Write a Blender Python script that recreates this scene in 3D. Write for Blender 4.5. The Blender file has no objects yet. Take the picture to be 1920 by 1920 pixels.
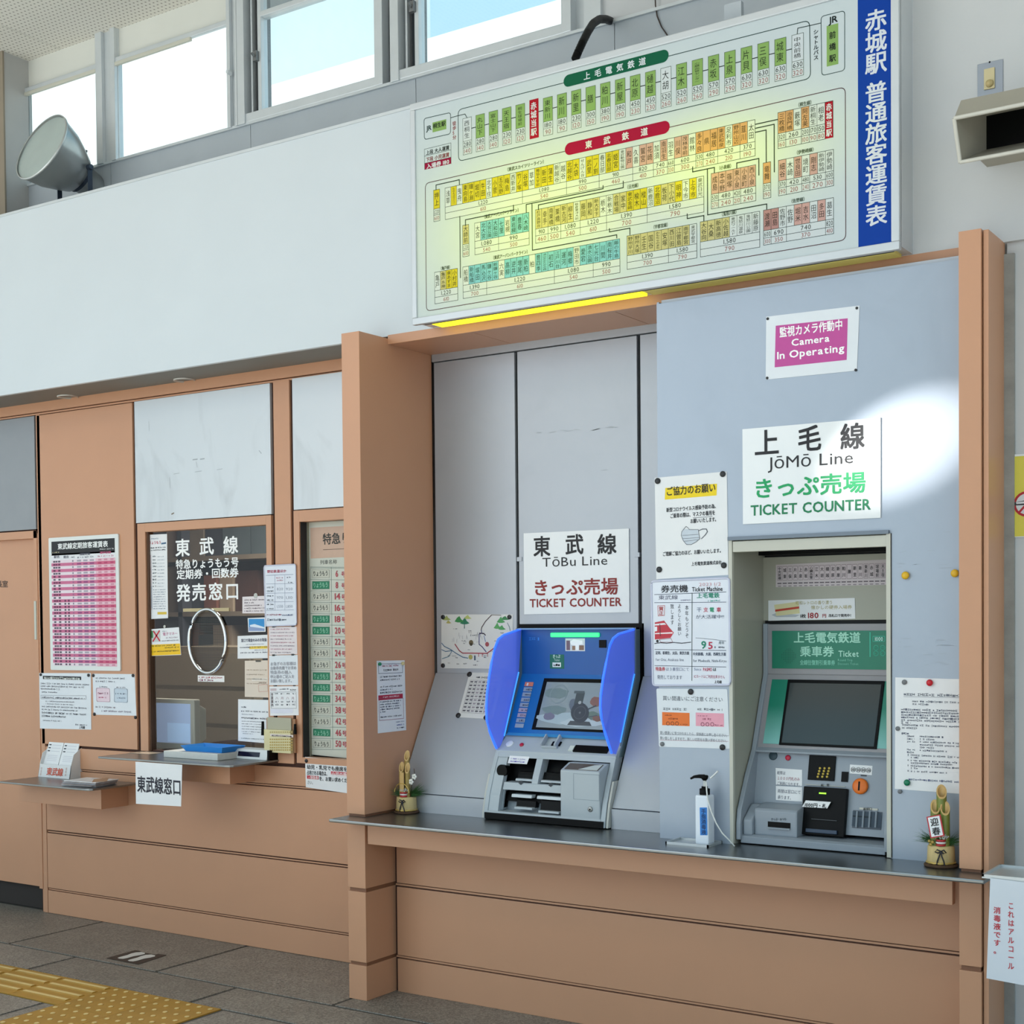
import bpy, bmesh, math, random
from mathutils import Vector, Matrix

scene = bpy.context.scene
C = scene.collection
random.seed(7)

# ------------------------------------------------------------------ camera
CAM = Vector((3.61, -4.24, 1.50))
FPX, CX, CY = 2619.23, 960.0, 1228.58          # focal length and principal point in a 1920 x 1920 frame
YAW, PITCH, ROLL = 0.58642, -0.025379, -0.0091531
_f = Vector((-math.sin(YAW)*math.cos(PITCH), math.cos(YAW)*math.cos(PITCH), math.sin(PITCH)))
_r0 = Vector((math.cos(YAW), math.sin(YAW), 0)); _u0 = _r0.cross(_f)
_r = _r0*math.cos(ROLL) + _u0*math.sin(ROLL); _u = -_r0*math.sin(ROLL) + _u0*math.cos(ROLL)
cam_data = bpy.data.cameras.new('camera'); cam = bpy.data.objects.new('camera', cam_data); C.objects.link(cam)
cam.matrix_world = Matrix(((_r.x, _u.x, -_f.x, CAM.x), (_r.y, _u.y, -_f.y, CAM.y), (_r.z, _u.z, -_f.z, CAM.z), (0, 0, 0, 1)))
cam_data.sensor_fit = 'HORIZONTAL'; cam_data.sensor_width = 36.0; cam_data.lens = FPX/1920*36
cam_data.shift_x = 0.0; cam_data.shift_y = (CY-960)/1920; cam_data.clip_start = .05; cam_data.clip_end = 500
scene.camera = cam

# ------------------------------------------------------------------ sky, sun, lights, exposure
w = bpy.data.worlds.new('sky'); scene.world = w; w.use_nodes = True
nt = w.node_tree; nt.nodes.clear()
tc = nt.nodes.new('ShaderNodeTexCoord'); sep = nt.nodes.new('ShaderNodeSeparateXYZ'); rp = nt.nodes.new('ShaderNodeValToRGB')
bg = nt.nodes.new('ShaderNodeBackground'); wo = nt.nodes.new('ShaderNodeOutputWorld')
nt.links.new(tc.outputs['Generated'], sep.inputs[0]); nt.links.new(sep.outputs['Z'], rp.inputs['Fac'])
rp.color_ramp.elements[0].position = .0; rp.color_ramp.elements[0].color = (.78, .90, 1.0, 1)
rp.color_ramp.elements[1].position = .75; rp.color_ramp.elements[1].color = (.34, .79, 1.0, 1)
nt.links.new(rp.outputs['Color'], bg.inputs['Color']); bg.inputs['Strength'].default_value = 1.12
nt.links.new(bg.outputs[0], wo.inputs[0])

def light(name, kind, loc, target, energy, color=(1, 1, 1), **kw):
    d = bpy.data.lights.new(name, kind); d.energy = energy; d.color = color
    for k, v in kw.items(): setattr(d, k, v)
    o = bpy.data.objects.new(name, d); C.objects.link(o); o.location = loc
    o.rotation_euler = (Vector(target)-Vector(loc)).to_track_quat('-Z', 'Y').to_euler()
    return o

light('sun', 'SUN', (0, -15, 30), (5, 0, 0), 6.0, (1, .95, .88), angle=.01)
# added area lamps: one standing for daylight from the front, one overhead fill
light('hall_daylight_lamp', 'AREA', (-3.2, -7.0, 3.3), (0.6, 0, 1.8), 82, (.97, .98, 1.0), shape='RECTANGLE', size=4.5, size_y=3.2)
light('hall_overhead_fill', 'AREA', (0.5, -3.0, 4.38), (0.5, -2.6, 0), 14, (1, .97, .92), shape='RECTANGLE', size=5, size_y=.5)
sp = light('sun_glint_spot', 'SPOT', (-1.6, -5.2, 4.1), (2.19, .12, 2.03), 3300, (1, .98, .93), spot_size=.070, spot_blend=1.0, shadow_soft_size=.01)  # added spot without a fitting, makes the reflected-sun patch on the panel
sp.rotation_euler = (sp.rotation_euler.to_matrix() @ Matrix.Rotation(.70, 3, 'Z')).to_euler(); sp.scale = (1.3, .68, 1)
scene.view_settings.view_transform = 'Standard'; scene.view_settings.look = 'None'
scene.view_settings.exposure = 0.0; scene.view_settings.gamma = 1.0; scene.view_settings.use_curve_mapping = False

# ------------------------------------------------------------------ surfaces in the room and where a measured point lies on them
def ray(x, y): return _f + _r*((x-CX)/FPX) - _u*((y-CY)/FPX)
def onY(x, y, Y): d = ray(x, y); return CAM + d*((Y-CAM.y)/d.y)
def onX(x, y, X): d = ray(x, y); return CAM + d*((X-CAM.x)/d.x)
def onZ(x, y, Z): d = ray(x, y); return CAM + d*((Z-CAM.z)/d.z)

class Surf:
    """a plane in the room: origin, across, up, outward normal"""
    def __init__(s, o, ux, uy):
        s.o = Vector(o); s.ux = Vector(ux).normalized(); s.uy = Vector(uy).normalized(); s.n = s.ux.cross(s.uy).normalized()
    def uv(s, x, y):
        d = ray(x, y); t = (s.o-CAM).dot(s.n)/d.dot(s.n); p = CAM + d*t - s.o
        return p.dot(s.ux), p.dot(s.uy)
    def p(s, u, v, h=0.0): return s.o + s.ux*u + s.uy*v + s.n*h
def SY(Y): return Surf((0, Y, 0), (1, 0, 0), (0, 0, 1))
def SX(X): return Surf((X, 0, 0), (0, 1, 0), (0, 0, 1))
def SS(a, b): return Surf((0, b[0], b[1]), (1, 0, 0), (0, a[0]-b[0], a[1]-b[1]))   # a upper, b lower (Y, Z)

# ------------------------------------------------------------------ materials
def lin(c):
    if isinstance(c, str): c = tuple(int(c[i:i+2], 16) for i in (0, 2, 4))
    return tuple(((v/255)/12.92 if v/255 <= .04045 else ((v/255+.055)/1.055)**2.4) for v in c)
_M = {}
def mat(name, col, rough=.5, metal=0.0, var=.04, scale=6.0, bump=0.0, bscale=80.0, emit=None, es=0.0, stretch=(1, 1, 1), spec=.5, coat=0.0, streak=0.0):
    if name in _M: return _M[name]
    m = bpy.data.materials.new(name); m.use_nodes = True; nt = m.node_tree; b = nt.nodes['Principled BSDF']
    c = lin(col); b.inputs['Roughness'].default_value = rough; b.inputs['Metallic'].default_value = metal
    b.inputs['Specular IOR Level'].default_value = spec; b.inputs['Coat Weight'].default_value = coat
    tc = nt.nodes.new('ShaderNodeTexCoord'); mp = nt.nodes.new('ShaderNodeMapping'); mp.inputs['Scale'].default_value = stretch
    nt.links.new(tc.outputs['Object'], mp.inputs[0])
    ns = nt.nodes.new('ShaderNodeTexNoise'); ns.inputs['Scale'].default_value = scale; ns.inputs['Detail'].default_value = 5
    nt.links.new(mp.outputs[0], ns.inputs['Vector'])
    mr = nt.nodes.new('ShaderNodeMapRange'); mr.inputs['From Min'].default_value = .25; mr.inputs['From Max'].default_value = .75
    mr.inputs['To Min'].default_value = 1-var; mr.inputs['To Max'].default_value = 1+var
    nt.links.new(ns.outputs['Fac'], mr.inputs['Value'])
    mx = nt.nodes.new('ShaderNodeVectorMath'); mx.operation = 'SCALE'; mx.inputs[0].default_value = c
    nt.links.new(mr.outputs[0], mx.inputs['Scale'])
    out = mx.outputs[0]
    if streak:
        n2 = nt.nodes.new('ShaderNodeTexNoise'); n2.inputs['Scale'].default_value = 3.2; n2.inputs['Detail'].default_value = 8; n2.inputs['Distortion'].default_value = 1.6
        nt.links.new(mp.outputs[0], n2.inputs['Vector'])
        r2 = nt.nodes.new('ShaderNodeMapRange'); r2.inputs['From Min'].default_value = .52; r2.inputs['From Max'].default_value = .78
        r2.inputs['To Min'].default_value = 1; r2.inputs['To Max'].default_value = 1-streak
        nt.links.new(n2.outputs['Fac'], r2.inputs['Value'])
        m2 = nt.nodes.new('ShaderNodeVectorMath'); m2.operation = 'SCALE'; nt.links.new(out, m2.inputs[0]); nt.links.new(r2.outputs[0], m2.inputs['Scale']); out = m2.outputs[0]
    nt.links.new(out, b.inputs['Base Color'])
    if bump:
        nb = nt.nodes.new('ShaderNodeTexNoise'); nb.inputs['Scale'].default_value = bscale; nb.inputs['Detail'].default_value = 3
        nt.links.new(tc.outputs['Object'], nb.inputs['Vector'])
        bp = nt.nodes.new('ShaderNodeBump'); bp.inputs['Strength'].default_value = bump; bp.inputs['Distance'].default_value = .002
        nt.links.new(nb.outputs['Fac'], bp.inputs['Height']); nt.links.new(bp.outputs[0], b.inputs['Normal'])
    if emit is not None:
        b.inputs['Emission Color'].default_value = (*lin(emit), 1); b.inputs['Emission Strength'].default_value = es
    m.diffuse_color = (*c, 1); _M[name] = m
    return m
def ink(col, glow=0.0):
    k = 'ink_%s_%.2f' % (col if isinstance(col, str) else '%02x%02x%02x' % tuple(col), glow)
    if k in _M: return _M[k]
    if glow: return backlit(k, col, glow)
    return mat(k, col, .55, var=.03, scale=40)
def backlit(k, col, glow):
    """a colour printed on the face of the fare board, its uneven yellowish backlight painted into the emission"""
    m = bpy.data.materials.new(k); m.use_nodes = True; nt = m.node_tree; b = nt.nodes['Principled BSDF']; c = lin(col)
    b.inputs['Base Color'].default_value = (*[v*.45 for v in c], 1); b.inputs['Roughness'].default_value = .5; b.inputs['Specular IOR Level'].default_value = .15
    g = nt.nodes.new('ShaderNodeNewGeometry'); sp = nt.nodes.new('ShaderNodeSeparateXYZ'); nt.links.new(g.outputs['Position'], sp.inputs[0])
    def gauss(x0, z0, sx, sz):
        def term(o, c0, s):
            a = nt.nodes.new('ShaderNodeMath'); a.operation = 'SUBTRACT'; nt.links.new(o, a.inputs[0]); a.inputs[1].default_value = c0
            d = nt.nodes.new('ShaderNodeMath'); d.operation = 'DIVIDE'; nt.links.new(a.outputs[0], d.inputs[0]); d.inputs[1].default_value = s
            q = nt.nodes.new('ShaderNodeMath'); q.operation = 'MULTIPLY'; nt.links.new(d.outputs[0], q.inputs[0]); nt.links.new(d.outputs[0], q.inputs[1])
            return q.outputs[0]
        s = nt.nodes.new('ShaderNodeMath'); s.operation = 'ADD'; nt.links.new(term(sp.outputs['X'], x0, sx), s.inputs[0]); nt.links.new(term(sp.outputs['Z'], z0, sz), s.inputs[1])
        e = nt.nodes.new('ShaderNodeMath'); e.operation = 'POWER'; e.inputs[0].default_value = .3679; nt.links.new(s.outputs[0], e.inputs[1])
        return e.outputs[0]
    ad = nt.nodes.new('ShaderNodeMath'); ad.operation = 'MAXIMUM'; nt.links.new(gauss(.90, 2.95, .46, .29), ad.inputs[0]); nt.links.new(gauss(1.56, 3.02, .36, .16), ad.inputs[1])  # two bright spots of the backlight, painted into the emission
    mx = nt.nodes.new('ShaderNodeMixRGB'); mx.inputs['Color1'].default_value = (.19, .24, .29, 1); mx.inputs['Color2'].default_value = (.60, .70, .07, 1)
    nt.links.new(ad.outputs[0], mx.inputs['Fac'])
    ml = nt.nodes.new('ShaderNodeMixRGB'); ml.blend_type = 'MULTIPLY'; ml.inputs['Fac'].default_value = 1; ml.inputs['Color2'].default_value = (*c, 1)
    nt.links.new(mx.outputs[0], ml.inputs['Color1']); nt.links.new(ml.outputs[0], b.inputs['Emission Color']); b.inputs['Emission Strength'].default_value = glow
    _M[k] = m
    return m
def glass(name, tint=(1, 1, 1), refl=.10, rough=.02):
    if name in _M: return _M[name]
    m = bpy.data.materials.new(name); m.use_nodes = True; nt = m.node_tree; nt.nodes.clear()
    o = nt.nodes.new('ShaderNodeOutputMaterial'); t = nt.nodes.new('ShaderNodeBsdfTransparent'); g = nt.nodes.new('ShaderNodeBsdfGlossy'); x = nt.nodes.new('ShaderNodeMixShader')
    fr = nt.nodes.new('ShaderNodeLayerWeight'); fr.inputs['Blend'].default_value = .5
    pw = nt.nodes.new('ShaderNodeMath'); pw.operation = 'POWER'; pw.inputs[1].default_value = 5; nt.links.new(fr.outputs['Facing'], pw.inputs[0])
    t.inputs[0].default_value = (*tint, 1); g.inputs['Roughness'].default_value = rough
    mu = nt.nodes.new('ShaderNodeMath'); mu.operation = 'MULTIPLY_ADD'; mu.inputs[1].default_value = 1-refl; mu.inputs[2].default_value = refl; nt.links.new(pw.outputs[0], mu.inputs[0])
    nt.links.new(mu.outputs[0], x.inputs[0]); nt.links.new(t.outputs[0], x.inputs[1]); nt.links.new(g.outputs[0], x.inputs[2]); nt.links.new(x.outputs[0], o.inputs[0])
    _M[name] = m; return m

M_white = mat('fascia_white_paint', (206, 213, 219), .45, var=.02, scale=2.5, bump=.04, bscale=120)
M_plaster = mat('grey_white_plaster', (198, 199, 201), .75, var=.03, scale=3, bump=.15, bscale=160)
M_concrete = mat('rough_cement', (150, 149, 145), .9, var=.18, scale=14, bump=.6, bscale=70)
M_orange = mat('salmon_brown_enamel', (199, 147, 114), .38, var=.025, scale=3, bump=.02, bscale=220)
M_joint = mat('dark_joint', (66, 36, 24), .8)
M_silver = mat('silver_panel', (174, 178, 185), .42, .35, var=.03, scale=2.2, streak=.06)
M_silver2 = mat('silver_panel_smudged', (208, 212, 216), .42, .30, var=.04, scale=2.0, streak=.22, stretch=(1, 1, .45))
M_jomo = mat('pale_blue_grey_panel', (163, 173, 187), .40, .28, var=.02, scale=3, streak=.05)
M_steel = mat('brushed_steel', (140, 142, 142), .30, .95, var=.06, scale=8, stretch=(1, 30, 30))
M_alu = mat('window_aluminium', (208, 213, 217), .35, .35, var=.04, scale=10)
M_alu_dark = mat('shadow_gap', (40, 42, 46), .6)
M_clad = mat('grey_cladding', (176, 183, 190), .5, .2, var=.04, scale=4, streak=.07)
M_beige = mat('beige_grey_enamel', (166, 165, 152), .4, var=.02)
M_trim = mat('cream_trim', (196, 194, 182), .4, var=.02)
M_black = mat('black_plastic', (5, 5, 6), .45, spec=.15)
M_paper = mat('paper_white', (232, 232, 234), .55, var=.012, scale=12)
M_mgrey = mat('machine_grey', (176, 184, 190), .42, var=.02, scale=6)
M_jgrey = mat('counter_machine_grey', (146, 154, 164), .42, var=.02, scale=6)
M_dark = mat('dark_recess', (30, 30, 32), .7)

# ------------------------------------------------------------------ objects
_W = {}
def tag(o, label=None, cat=None, group=None, kind=None):
    if label: o['label'] = label
    if cat: o['category'] = cat
    if group: o['group'] = group
    if kind: o['kind'] = kind
    return o
def link(o, base, parent):
    C.objects.link(o); _W[o.name] = Vector(base)
    if parent is not None:
        o.parent = parent; o.location = Vector(base)-_W[parent.name]
    else: o.location = base
    return o
def thing(name, base, label=None, cat=None, group=None, kind=None, parent=None):
    o = bpy.data.objects.new(name, None); o.empty_display_size = .05
    link(o, base, parent); return tag(o, label, cat, group, kind)
class MB:
    """collects faces of one mesh; material index per face"""
    def __init__(s): s.v = []; s.f = []; s.m = []; s.sm = []
    def add(s, vs, fs, mi=0, smooth=False):
        n = len(s.v); s.v += [Vector(p) for p in vs]; s.f += [[i+n for i in f] for f in fs]; s.m += [mi]*len(fs); s.sm += [smooth]*len(fs)
        return s
    def box(s, x0, x1, y0, y1, z0, z1, mi=0):
        return s.add([(x0, y0, z0), (x1, y0, z0), (x1, y1, z0), (x0, y1, z0), (x0, y0, z1), (x1, y0, z1), (x1, y1, z1), (x0, y1, z1)],
                     [(0, 3, 2, 1), (4, 5, 6, 7), (0, 1, 5, 4), (1, 2, 6, 5), (2, 3, 7, 6), (3, 0, 4, 7)], mi)
    def prismX(s, prof, x0, x1, mi=0):
        n = len(prof); vs = [(x0, y, z) for y, z in prof]+[(x1, y, z) for y, z in prof]
        return s.add(vs, [list(range(n)), list(range(2*n-1, n-1, -1))]+[[i, i+n, (i+1) % n+n, (i+1) % n] for i in range(n)], mi)
    def slab(s, sf, pts, h0, h1, mi=0):
        """polygon pts (u, v) on a surface, raised from h0 to h1"""
        n = len(pts); vs = [sf.p(u, v, h0) for u, v in pts]+[sf.p(u, v, h1) for u, v in pts]
        return s.add(vs, [list(range(n-1, -1, -1)), list(range(n, 2*n))]+[[i, (i+1) % n, (i+1) % n+n, i+n] for i in range(n)], mi)
    def rbox(s, sf, u0, u1, v0, v1, h0, h1, mi=0): return s.slab(sf, [(u0, v0), (u1, v0), (u1, v1), (u0, v1)], h0, h1, mi)
    def cyl(s, a, b, r0, r1=None, n=16, mi=0, caps=True, smooth=True):
        a = Vector(a); b = Vector(b); r1 = r0 if r1 is None else r1; d = (b-a).normalized()
        t = Vector((0, 0, 1)) if abs(d.z) < .9 else Vector((1, 0, 0)); e = d.cross(t).normalized(); g = d.cross(e)
        vs = []
        for c, r in ((a, r0), (b, r1)):
            vs += [c+e*(r*math.cos(2*math.pi*i/n))+g*(r*math.sin(2*math.pi*i/n)) for i in range(n)]
        s.add(vs, [[i, i+n, (i+1) % n+n, (i+1) % n] for i in range(n)], mi, smooth)
        if caps: s.add(vs, [list(range(n)), list(range(2*n-1, n-1, -1))], mi)
        return s
    def tube(s, pts, r, n=8, mi=0):
        pts = [Vector(p) for p in pts]; rs = r if isinstance(r, (list, tuple)) else [r]*len(pts); rings = []
        for i, p in enumerate(pts):
            d = (pts[min(i+1, len(pts)-1)]-pts[max(i-1, 0)]).normalized()
            t = Vector((0, 0, 1)) if abs(d.z) < .9 else Vector((1, 0, 0)); e = d.cross(t).normalized(); g = d.cross(e)
            rings += [p+e*(rs[i]*math.cos(2*math.pi*k/n))+g*(rs[i]*math.sin(2*math.pi*k/n)) for k in range(n)]
        fs = [[i*n+k, (i+1)*n+k, (i+1)*n+(k+1) % n, i*n+(k+1) % n] for i in range(len(pts)-1) for k in range(n)]
        s.add(rings, fs, mi, True); L = (len(pts)-1)*n
        return s.add(rings, [list(range(n)), list(range(L+n-1, L-1, -1))], mi)
    def lathe(s, c, axis, prof, n=32, mi=0, smooth=True):
        """prof: (distance along axis, radius)"""
        c = Vector(c); d = Vector(axis).normalized(); t = Vector((0, 0, 1)) if abs(d.z) < .9 else Vector((1, 0, 0)); e = d.cross(t).normalized(); g = d.cross(e); vs = []
        for h, r in prof: vs += [c+d*h+e*(r*math.cos(2*math.pi*k/n))+g*(r*math.sin(2*math.pi*k/n)) for k in range(n)]
        return s.add(vs, [[i*n+k, (i+1)*n+k, (i+1)*n+(k+1) % n, i*n+(k+1) % n] for i in range(len(prof)-1) for k in range(n)], mi, smooth)
    def build(s, name, m, parent=None, label=None, cat=None, group=None, kind=None, bevel=0.0, base=None, fix=True):
        if base is None:
            xs = [p.x for p in s.v]; ys = [p.y for p in s.v]; zs = [p.z for p in s.v]
            base = Vector(((min(xs)+max(xs))/2, (min(ys)+max(ys))/2, min(zs)))
        me = bpy.data.meshes.new(name); me.from_pydata([p-base for p in s.v], [], s.f)
        for mm in (m if isinstance(m, (list, tuple)) else [m]): me.materials.append(mm)
        me.polygons.foreach_set('material_index', s.m); me.polygons.foreach_set('use_smooth', s.sm)
        if fix or bevel:
            bm = bmesh.new(); bm.from_mesh(me)
            if fix: bmesh.ops.recalc_face_normals(bm, faces=bm.faces)
            if bevel:
                bmesh.ops.bevel(bm, geom=[e for e in bm.edges if e.calc_face_angle(0) > .6], offset=bevel, segments=2, profile=.6, affect='EDGES', clamp_overlap=True)
            bm.to_mesh(me); bm.free()
        me.update()
        o = bpy.data.objects.new(name, me); link(o, base, parent)
        return tag(o, label, cat, group, kind)
def box(name, m, x0, x1, y0, y1, z0, z1, parent=None, bevel=0.0, **kw): return MB().box(x0, x1, y0, y1, z0, z1).build(name, m, parent, bevel=bevel, **kw)
def copy_tree(o, base, parent=None):
    c = o.copy(); C.objects.link(c); _W[c.name] = Vector(base); c.parent = parent
    c.location = Vector(base)-(_W[parent.name] if parent else Vector((0, 0, 0)))
    for ch in o.children: copy_tree(ch, Vector(base)+_W[ch.name]-_W[o.name], c)
    return c

# ------------------------------------------------------------------ lettering: outlines of the built-in font, laid flat on a surface
_G = {}
def glyph(ch, bold):
    k = (ch, bold)
    if k not in _G:
        c = bpy.data.curves.new('g', 'FONT'); c.body = ch; c.size = 1; c.resolution_u = 2
        o = bpy.data.objects.new('g', c); me = o.to_mesh()
        v = [(p.co.x, p.co.y) for p in me.vertices]; f = [list(p.vertices) for p in me.polygons]
        o.to_mesh_clear(); bpy.data.objects.remove(o); bpy.data.curves.remove(c)
        if ord(ch) < 0x2000 and v:
            x0 = min(p[0] for p in v); x1 = max(p[0] for p in v); v = [(p[0]-x0+.05, p[1]) for p in v]; adv = x1-x0+.12
        elif ord(ch) < 0x2000: adv = .32
        else: adv = 1.0
        _G[k] = (v, f, adv)
    return _G[k]

class Sheet:
    """something flat with print on it: paper, board, sticker; corners are measured points TL TR BR BL on the surface sf"""
    def __init__(s, name, sf, pts, m=None, th=.0012, parent=None, label=None, cat=None, group=None, round_=0.0, lift=.0006, glow=0.0, body=True):
        s.sf = sf; s.q = [sf.uv(*p) for p in pts]; s.top = lift+th; s.acc = {}; s.lay = {}; s.glow = glow; s.k = 0
        a = math.atan2(s.q[1][1]-s.q[0][1], s.q[1][0]-s.q[0][0]); b = math.atan2(s.q[2][1]-s.q[3][1], s.q[2][0]-s.q[3][0]); s.a = (a+b)/2
        if abs(s.a) < .02: s.a = 0.0
        s.obj = None
        if body:
            poly = s.q[::-1] if not round_ else s.rounded(s.q[::-1], round_)
            s.obj = MB().slab(sf, poly, lift, s.top).build(name, m or M_paper, parent, label, cat, group)
        else: s.obj = parent
    @staticmethod
    def rounded(q, r, n=5):
        out = []
        for i in range(4):
            p = Vector(q[i]); a = (Vector(q[i-1])-p).normalized()*r; b = (Vector(q[(i+1) % 4])-p).normalized()*r
            for k in range(n+1):
                t = k/n; out.append(tuple(p+a*(1-t)**2+b*t**2))
        return out
    def poly(s, pts, col, lay=1, px=True):
        pts = [s.sf.uv(*p) for p in pts] if px else pts
        vs, fs = s.acc.setdefault((col, lay), ([], [])); n = len(vs); vs += pts; fs.append(list(range(n, n+len(pts)))); return s
    def rect(s, x0, y0, x1, y1, col, lay=1):
        """measured top-left and bottom-right, square to the sheet"""
        u0, v0 = s.sf.uv(x0, y0); u1, v1 = s.sf.uv(x1, y1); c, n = math.cos(s.a), math.sin(s.a)
        du, dv = u1-u0, v1-v0; a = du*c+dv*n; b = -du*n+dv*c
        return s.poly([(u0, v0), (u0+a*c, v0+a*n), (u1, v1), (u0-b*n, v0+b*c)], col, lay, False)
    def line(s, pts, wpx, col, lay=2, closed=False):
        q = [s.sf.uv(*p) for p in pts]; w = wpx*s.mpp(*pts[0])/2
        if closed: q = q+[q[0]]
        for a, b in zip(q, q[1:]):
            d = Vector((b[0]-a[0], b[1]-a[1]))
            if d.length < 1e-6: continue
            d = d.normalized(); n = Vector((-d.y, d.x))*w; e = d*w*.8
            s.poly([(a[0]-e.x-n.x, a[1]-e.y-n.y), (b[0]+e.x-n.x, b[1]+e.y-n.y), (b[0]+e.x+n.x, b[1]+e.y+n.y), (a[0]-e.x+n.x, a[1]-e.y+n.y)], col, lay, False)
        return s
    def rline(s, tl, tr, br, bl, wpx, col, lay=2, r=.012):
        q = s.rounded([s.sf.uv(*p) for p in (tl, tr, br, bl)], r); w = wpx*s.mpp(*tl)/2; q.append(q[0])
        for a, b in zip(q, q[1:]):
            d = Vector((b[0]-a[0], b[1]-a[1]))
            if d.length < 1e-6: continue
            d.normalize(); n = Vector((-d.y, d.x))*w; e = d*w*.6
            s.poly([(a[0]-e.x-n.x, a[1]-e.y-n.y), (b[0]+e.x-n.x, b[1]+e.y-n.y), (b[0]+e.x+n.x, b[1]+e.y+n.y), (a[0]-e.x+n.x, a[1]-e.y+n.y)], col, lay, False)
        return s
    def disc(s, x, y, rpx, col, lay=2, ring=0.0, n=20, sx=1.0):
        u, v = s.sf.uv(x, y); r = rpx*s.mpp(x, y); P = [(u+r*sx*math.cos(2*math.pi*i/n), v+r*math.sin(2*math.pi*i/n)) for i in range(n)]
        if ring:
            Q = [(u+r*sx*ring*math.cos(2*math.pi*i/n), v+r*ring*math.sin(2*math.pi*i/n)) for i in range(n)]
            for i in range(n): s.poly([Q[i], P[i], P[(i+1) % n], Q[(i+1) % n]], col, lay, False)
            return s
        return s.poly(P, col, lay, False)
    def mpp(s, x, y):
        a = s.sf.uv(x, y-4); b = s.sf.uv(x, y+4); return math.hypot(a[0]-b[0], a[1]-b[1])/8
    def put(s, ch, u, v, sx, sy, col, bold, lay, a=None):
        g, f, adv = glyph(ch, bold); c, n = math.cos(s.a if a is None else a), math.sin(s.a if a is None else a)
        # heavier strokes: the outline set again, slightly apart, each a hair above the last
        for j, (dx, dy) in enumerate(((-.018, -.018), (.018, -.018), (.018, .018), (-.018, .018)) if bold else ((0, 0),)):
            vs, fs = s.acc.setdefault((col, lay+.25*j), ([], [])); k = len(vs)
            vs += [(u+(x+dx)*sx*c-(y+dy)*sy*n, v+(x+dx)*sx*n+(y+dy)*sy*c) for x, y in g]; fs += [[i+k for i in q] for q in f]
    def text(s, t, x0, y0, x1, h, col='141414', bold=False, lay=3, skew=0.0):
        """t written from measured (x0, y0), its lower left, to x1, h points tall"""
        cjk = any(ord(c) >= 0x2000 for c in t); adv = [glyph(c, bold)[2] for c in t]; W = sum(adv)
        u0, v0 = s.sf.uv(x0, y0); u1, v1 = s.sf.uv(x1, y0); wd = (u1-u0); hh = h*s.mpp(x0, y0)
        sy = hh/(.90 if cjk else .70); sx = wd/W; c, n = math.cos(s.a), math.sin(s.a); o = .07*sy if cjk else 0
        x = 0
        for ch, ad in zip(t, adv):
            if ch not in ' \u3000': s.put(ch, u0+x*sx*c-o*n, v0+x*sx*n+o*c, sx, sy, col, bold, lay, s.a+skew)
            x += ad
        return s
    def vtext(s, t, xc, y0, y1, wpx, col='141414', bold=False, lay=3, uv=None, fill=.9):
        """t written downwards, centred on xc from y0 to y1; wpx wide"""
        if uv: uc, va, vb, wd = uv
        else:
            uc, va = s.sf.uv(xc, y0); _, vb = s.sf.uv(xc, y1); wd = s.sf.uv(xc+wpx/2, y0)[0]-s.sf.uv(xc-wpx/2, y0)[0]
        n = len(t); st = (va-vb)/n
        for i, ch in enumerate(t):
            if ch in ' \u3000': continue
            sy = min(st*fill, wd*1.15 if n > 1 else wd*1.1)/.92
            cy = va-st*(i+.5)
            s.put(ch, uc-wd*.5, cy-.38*sy, wd, sy, col, bold, lay, 0.0)
        return s
    def scribble(s, x0, y0, x1, h, col='505058', seed=0, dens=.8, lay=2, end=1.0):
        """a line of print too small to read: short strokes"""
        rn = random.Random(seed*131+int(x0*7+y0*13)); u0, v0 = s.sf.uv(x0, y0); u1, _ = s.sf.uv(x1, y0); hh = h*s.mpp(x0, y0); c, n = math.cos(s.a), math.sin(s.a)
        x = 0; L = (u1-u0)*end
        while x < L:
            wd = hh*rn.uniform(.5, 1.0); g = hh*rn.uniform(.08, .22)+(hh*.8 if rn.random() > dens else 0); a = rn.uniform(.0, .25)*hh; b = hh*rn.uniform(.7, 1.0)
            wd = min(wd, L-x)
            k = rn.random()
            if k < .5: P = [(x, a, x+wd, a+hh*.2), (x+wd*.35, a, x+wd*.55, b), (x, b-hh*.2, x+wd, b)]
            elif k < .8: P = [(x, a, x+wd*.22, b), (x+wd*.75, a, x+wd, b), (x, (a+b)/2-hh*.1, x+wd, (a+b)/2+hh*.1)]
            else: P = [(x, a, x+wd, b)]
            for (xa, ya, xb, yb) in P:
                s.poly([(u0+p*c-q*n, v0+p*n+q*c) for p, q in ((xa, ya), (xb, ya), (xb, yb), (xa, yb))], col, lay, False)
            x += wd+g
        return s
    def para(s, x0, y0, x1, y1, n, h, col='505058', seed=0, slope=0.0, ends=None, dens=.8):
        for i in range(n):
            s.scribble(x0, y0+(y1-y0)*i/max(1, n-1), x1, h, col, seed+i*17, dens, end=(ends[i] if ends else 1.0))
        return s
    def magnet(s, x, y, rpx, m, h=.006, name='magnet', dome=False):
        u, v = s.sf.uv(x, y); r = rpx*s.mpp(x, y); c = s.sf.p(u, v, s.top)
        pr = [(0, 0), (0, r), (h*.7, r), (h, r*.8), (h, 0)] if not dome else [(0, 0), (0, r*.7), (h*.6, r*.9), (h*1.1, r), (h*1.8, r*.8), (h*2.1, r*.4), (h*2.2, 0)]
        return MB().lathe(c, s.sf.n, pr, 14).build(name, m, s.obj)
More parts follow.
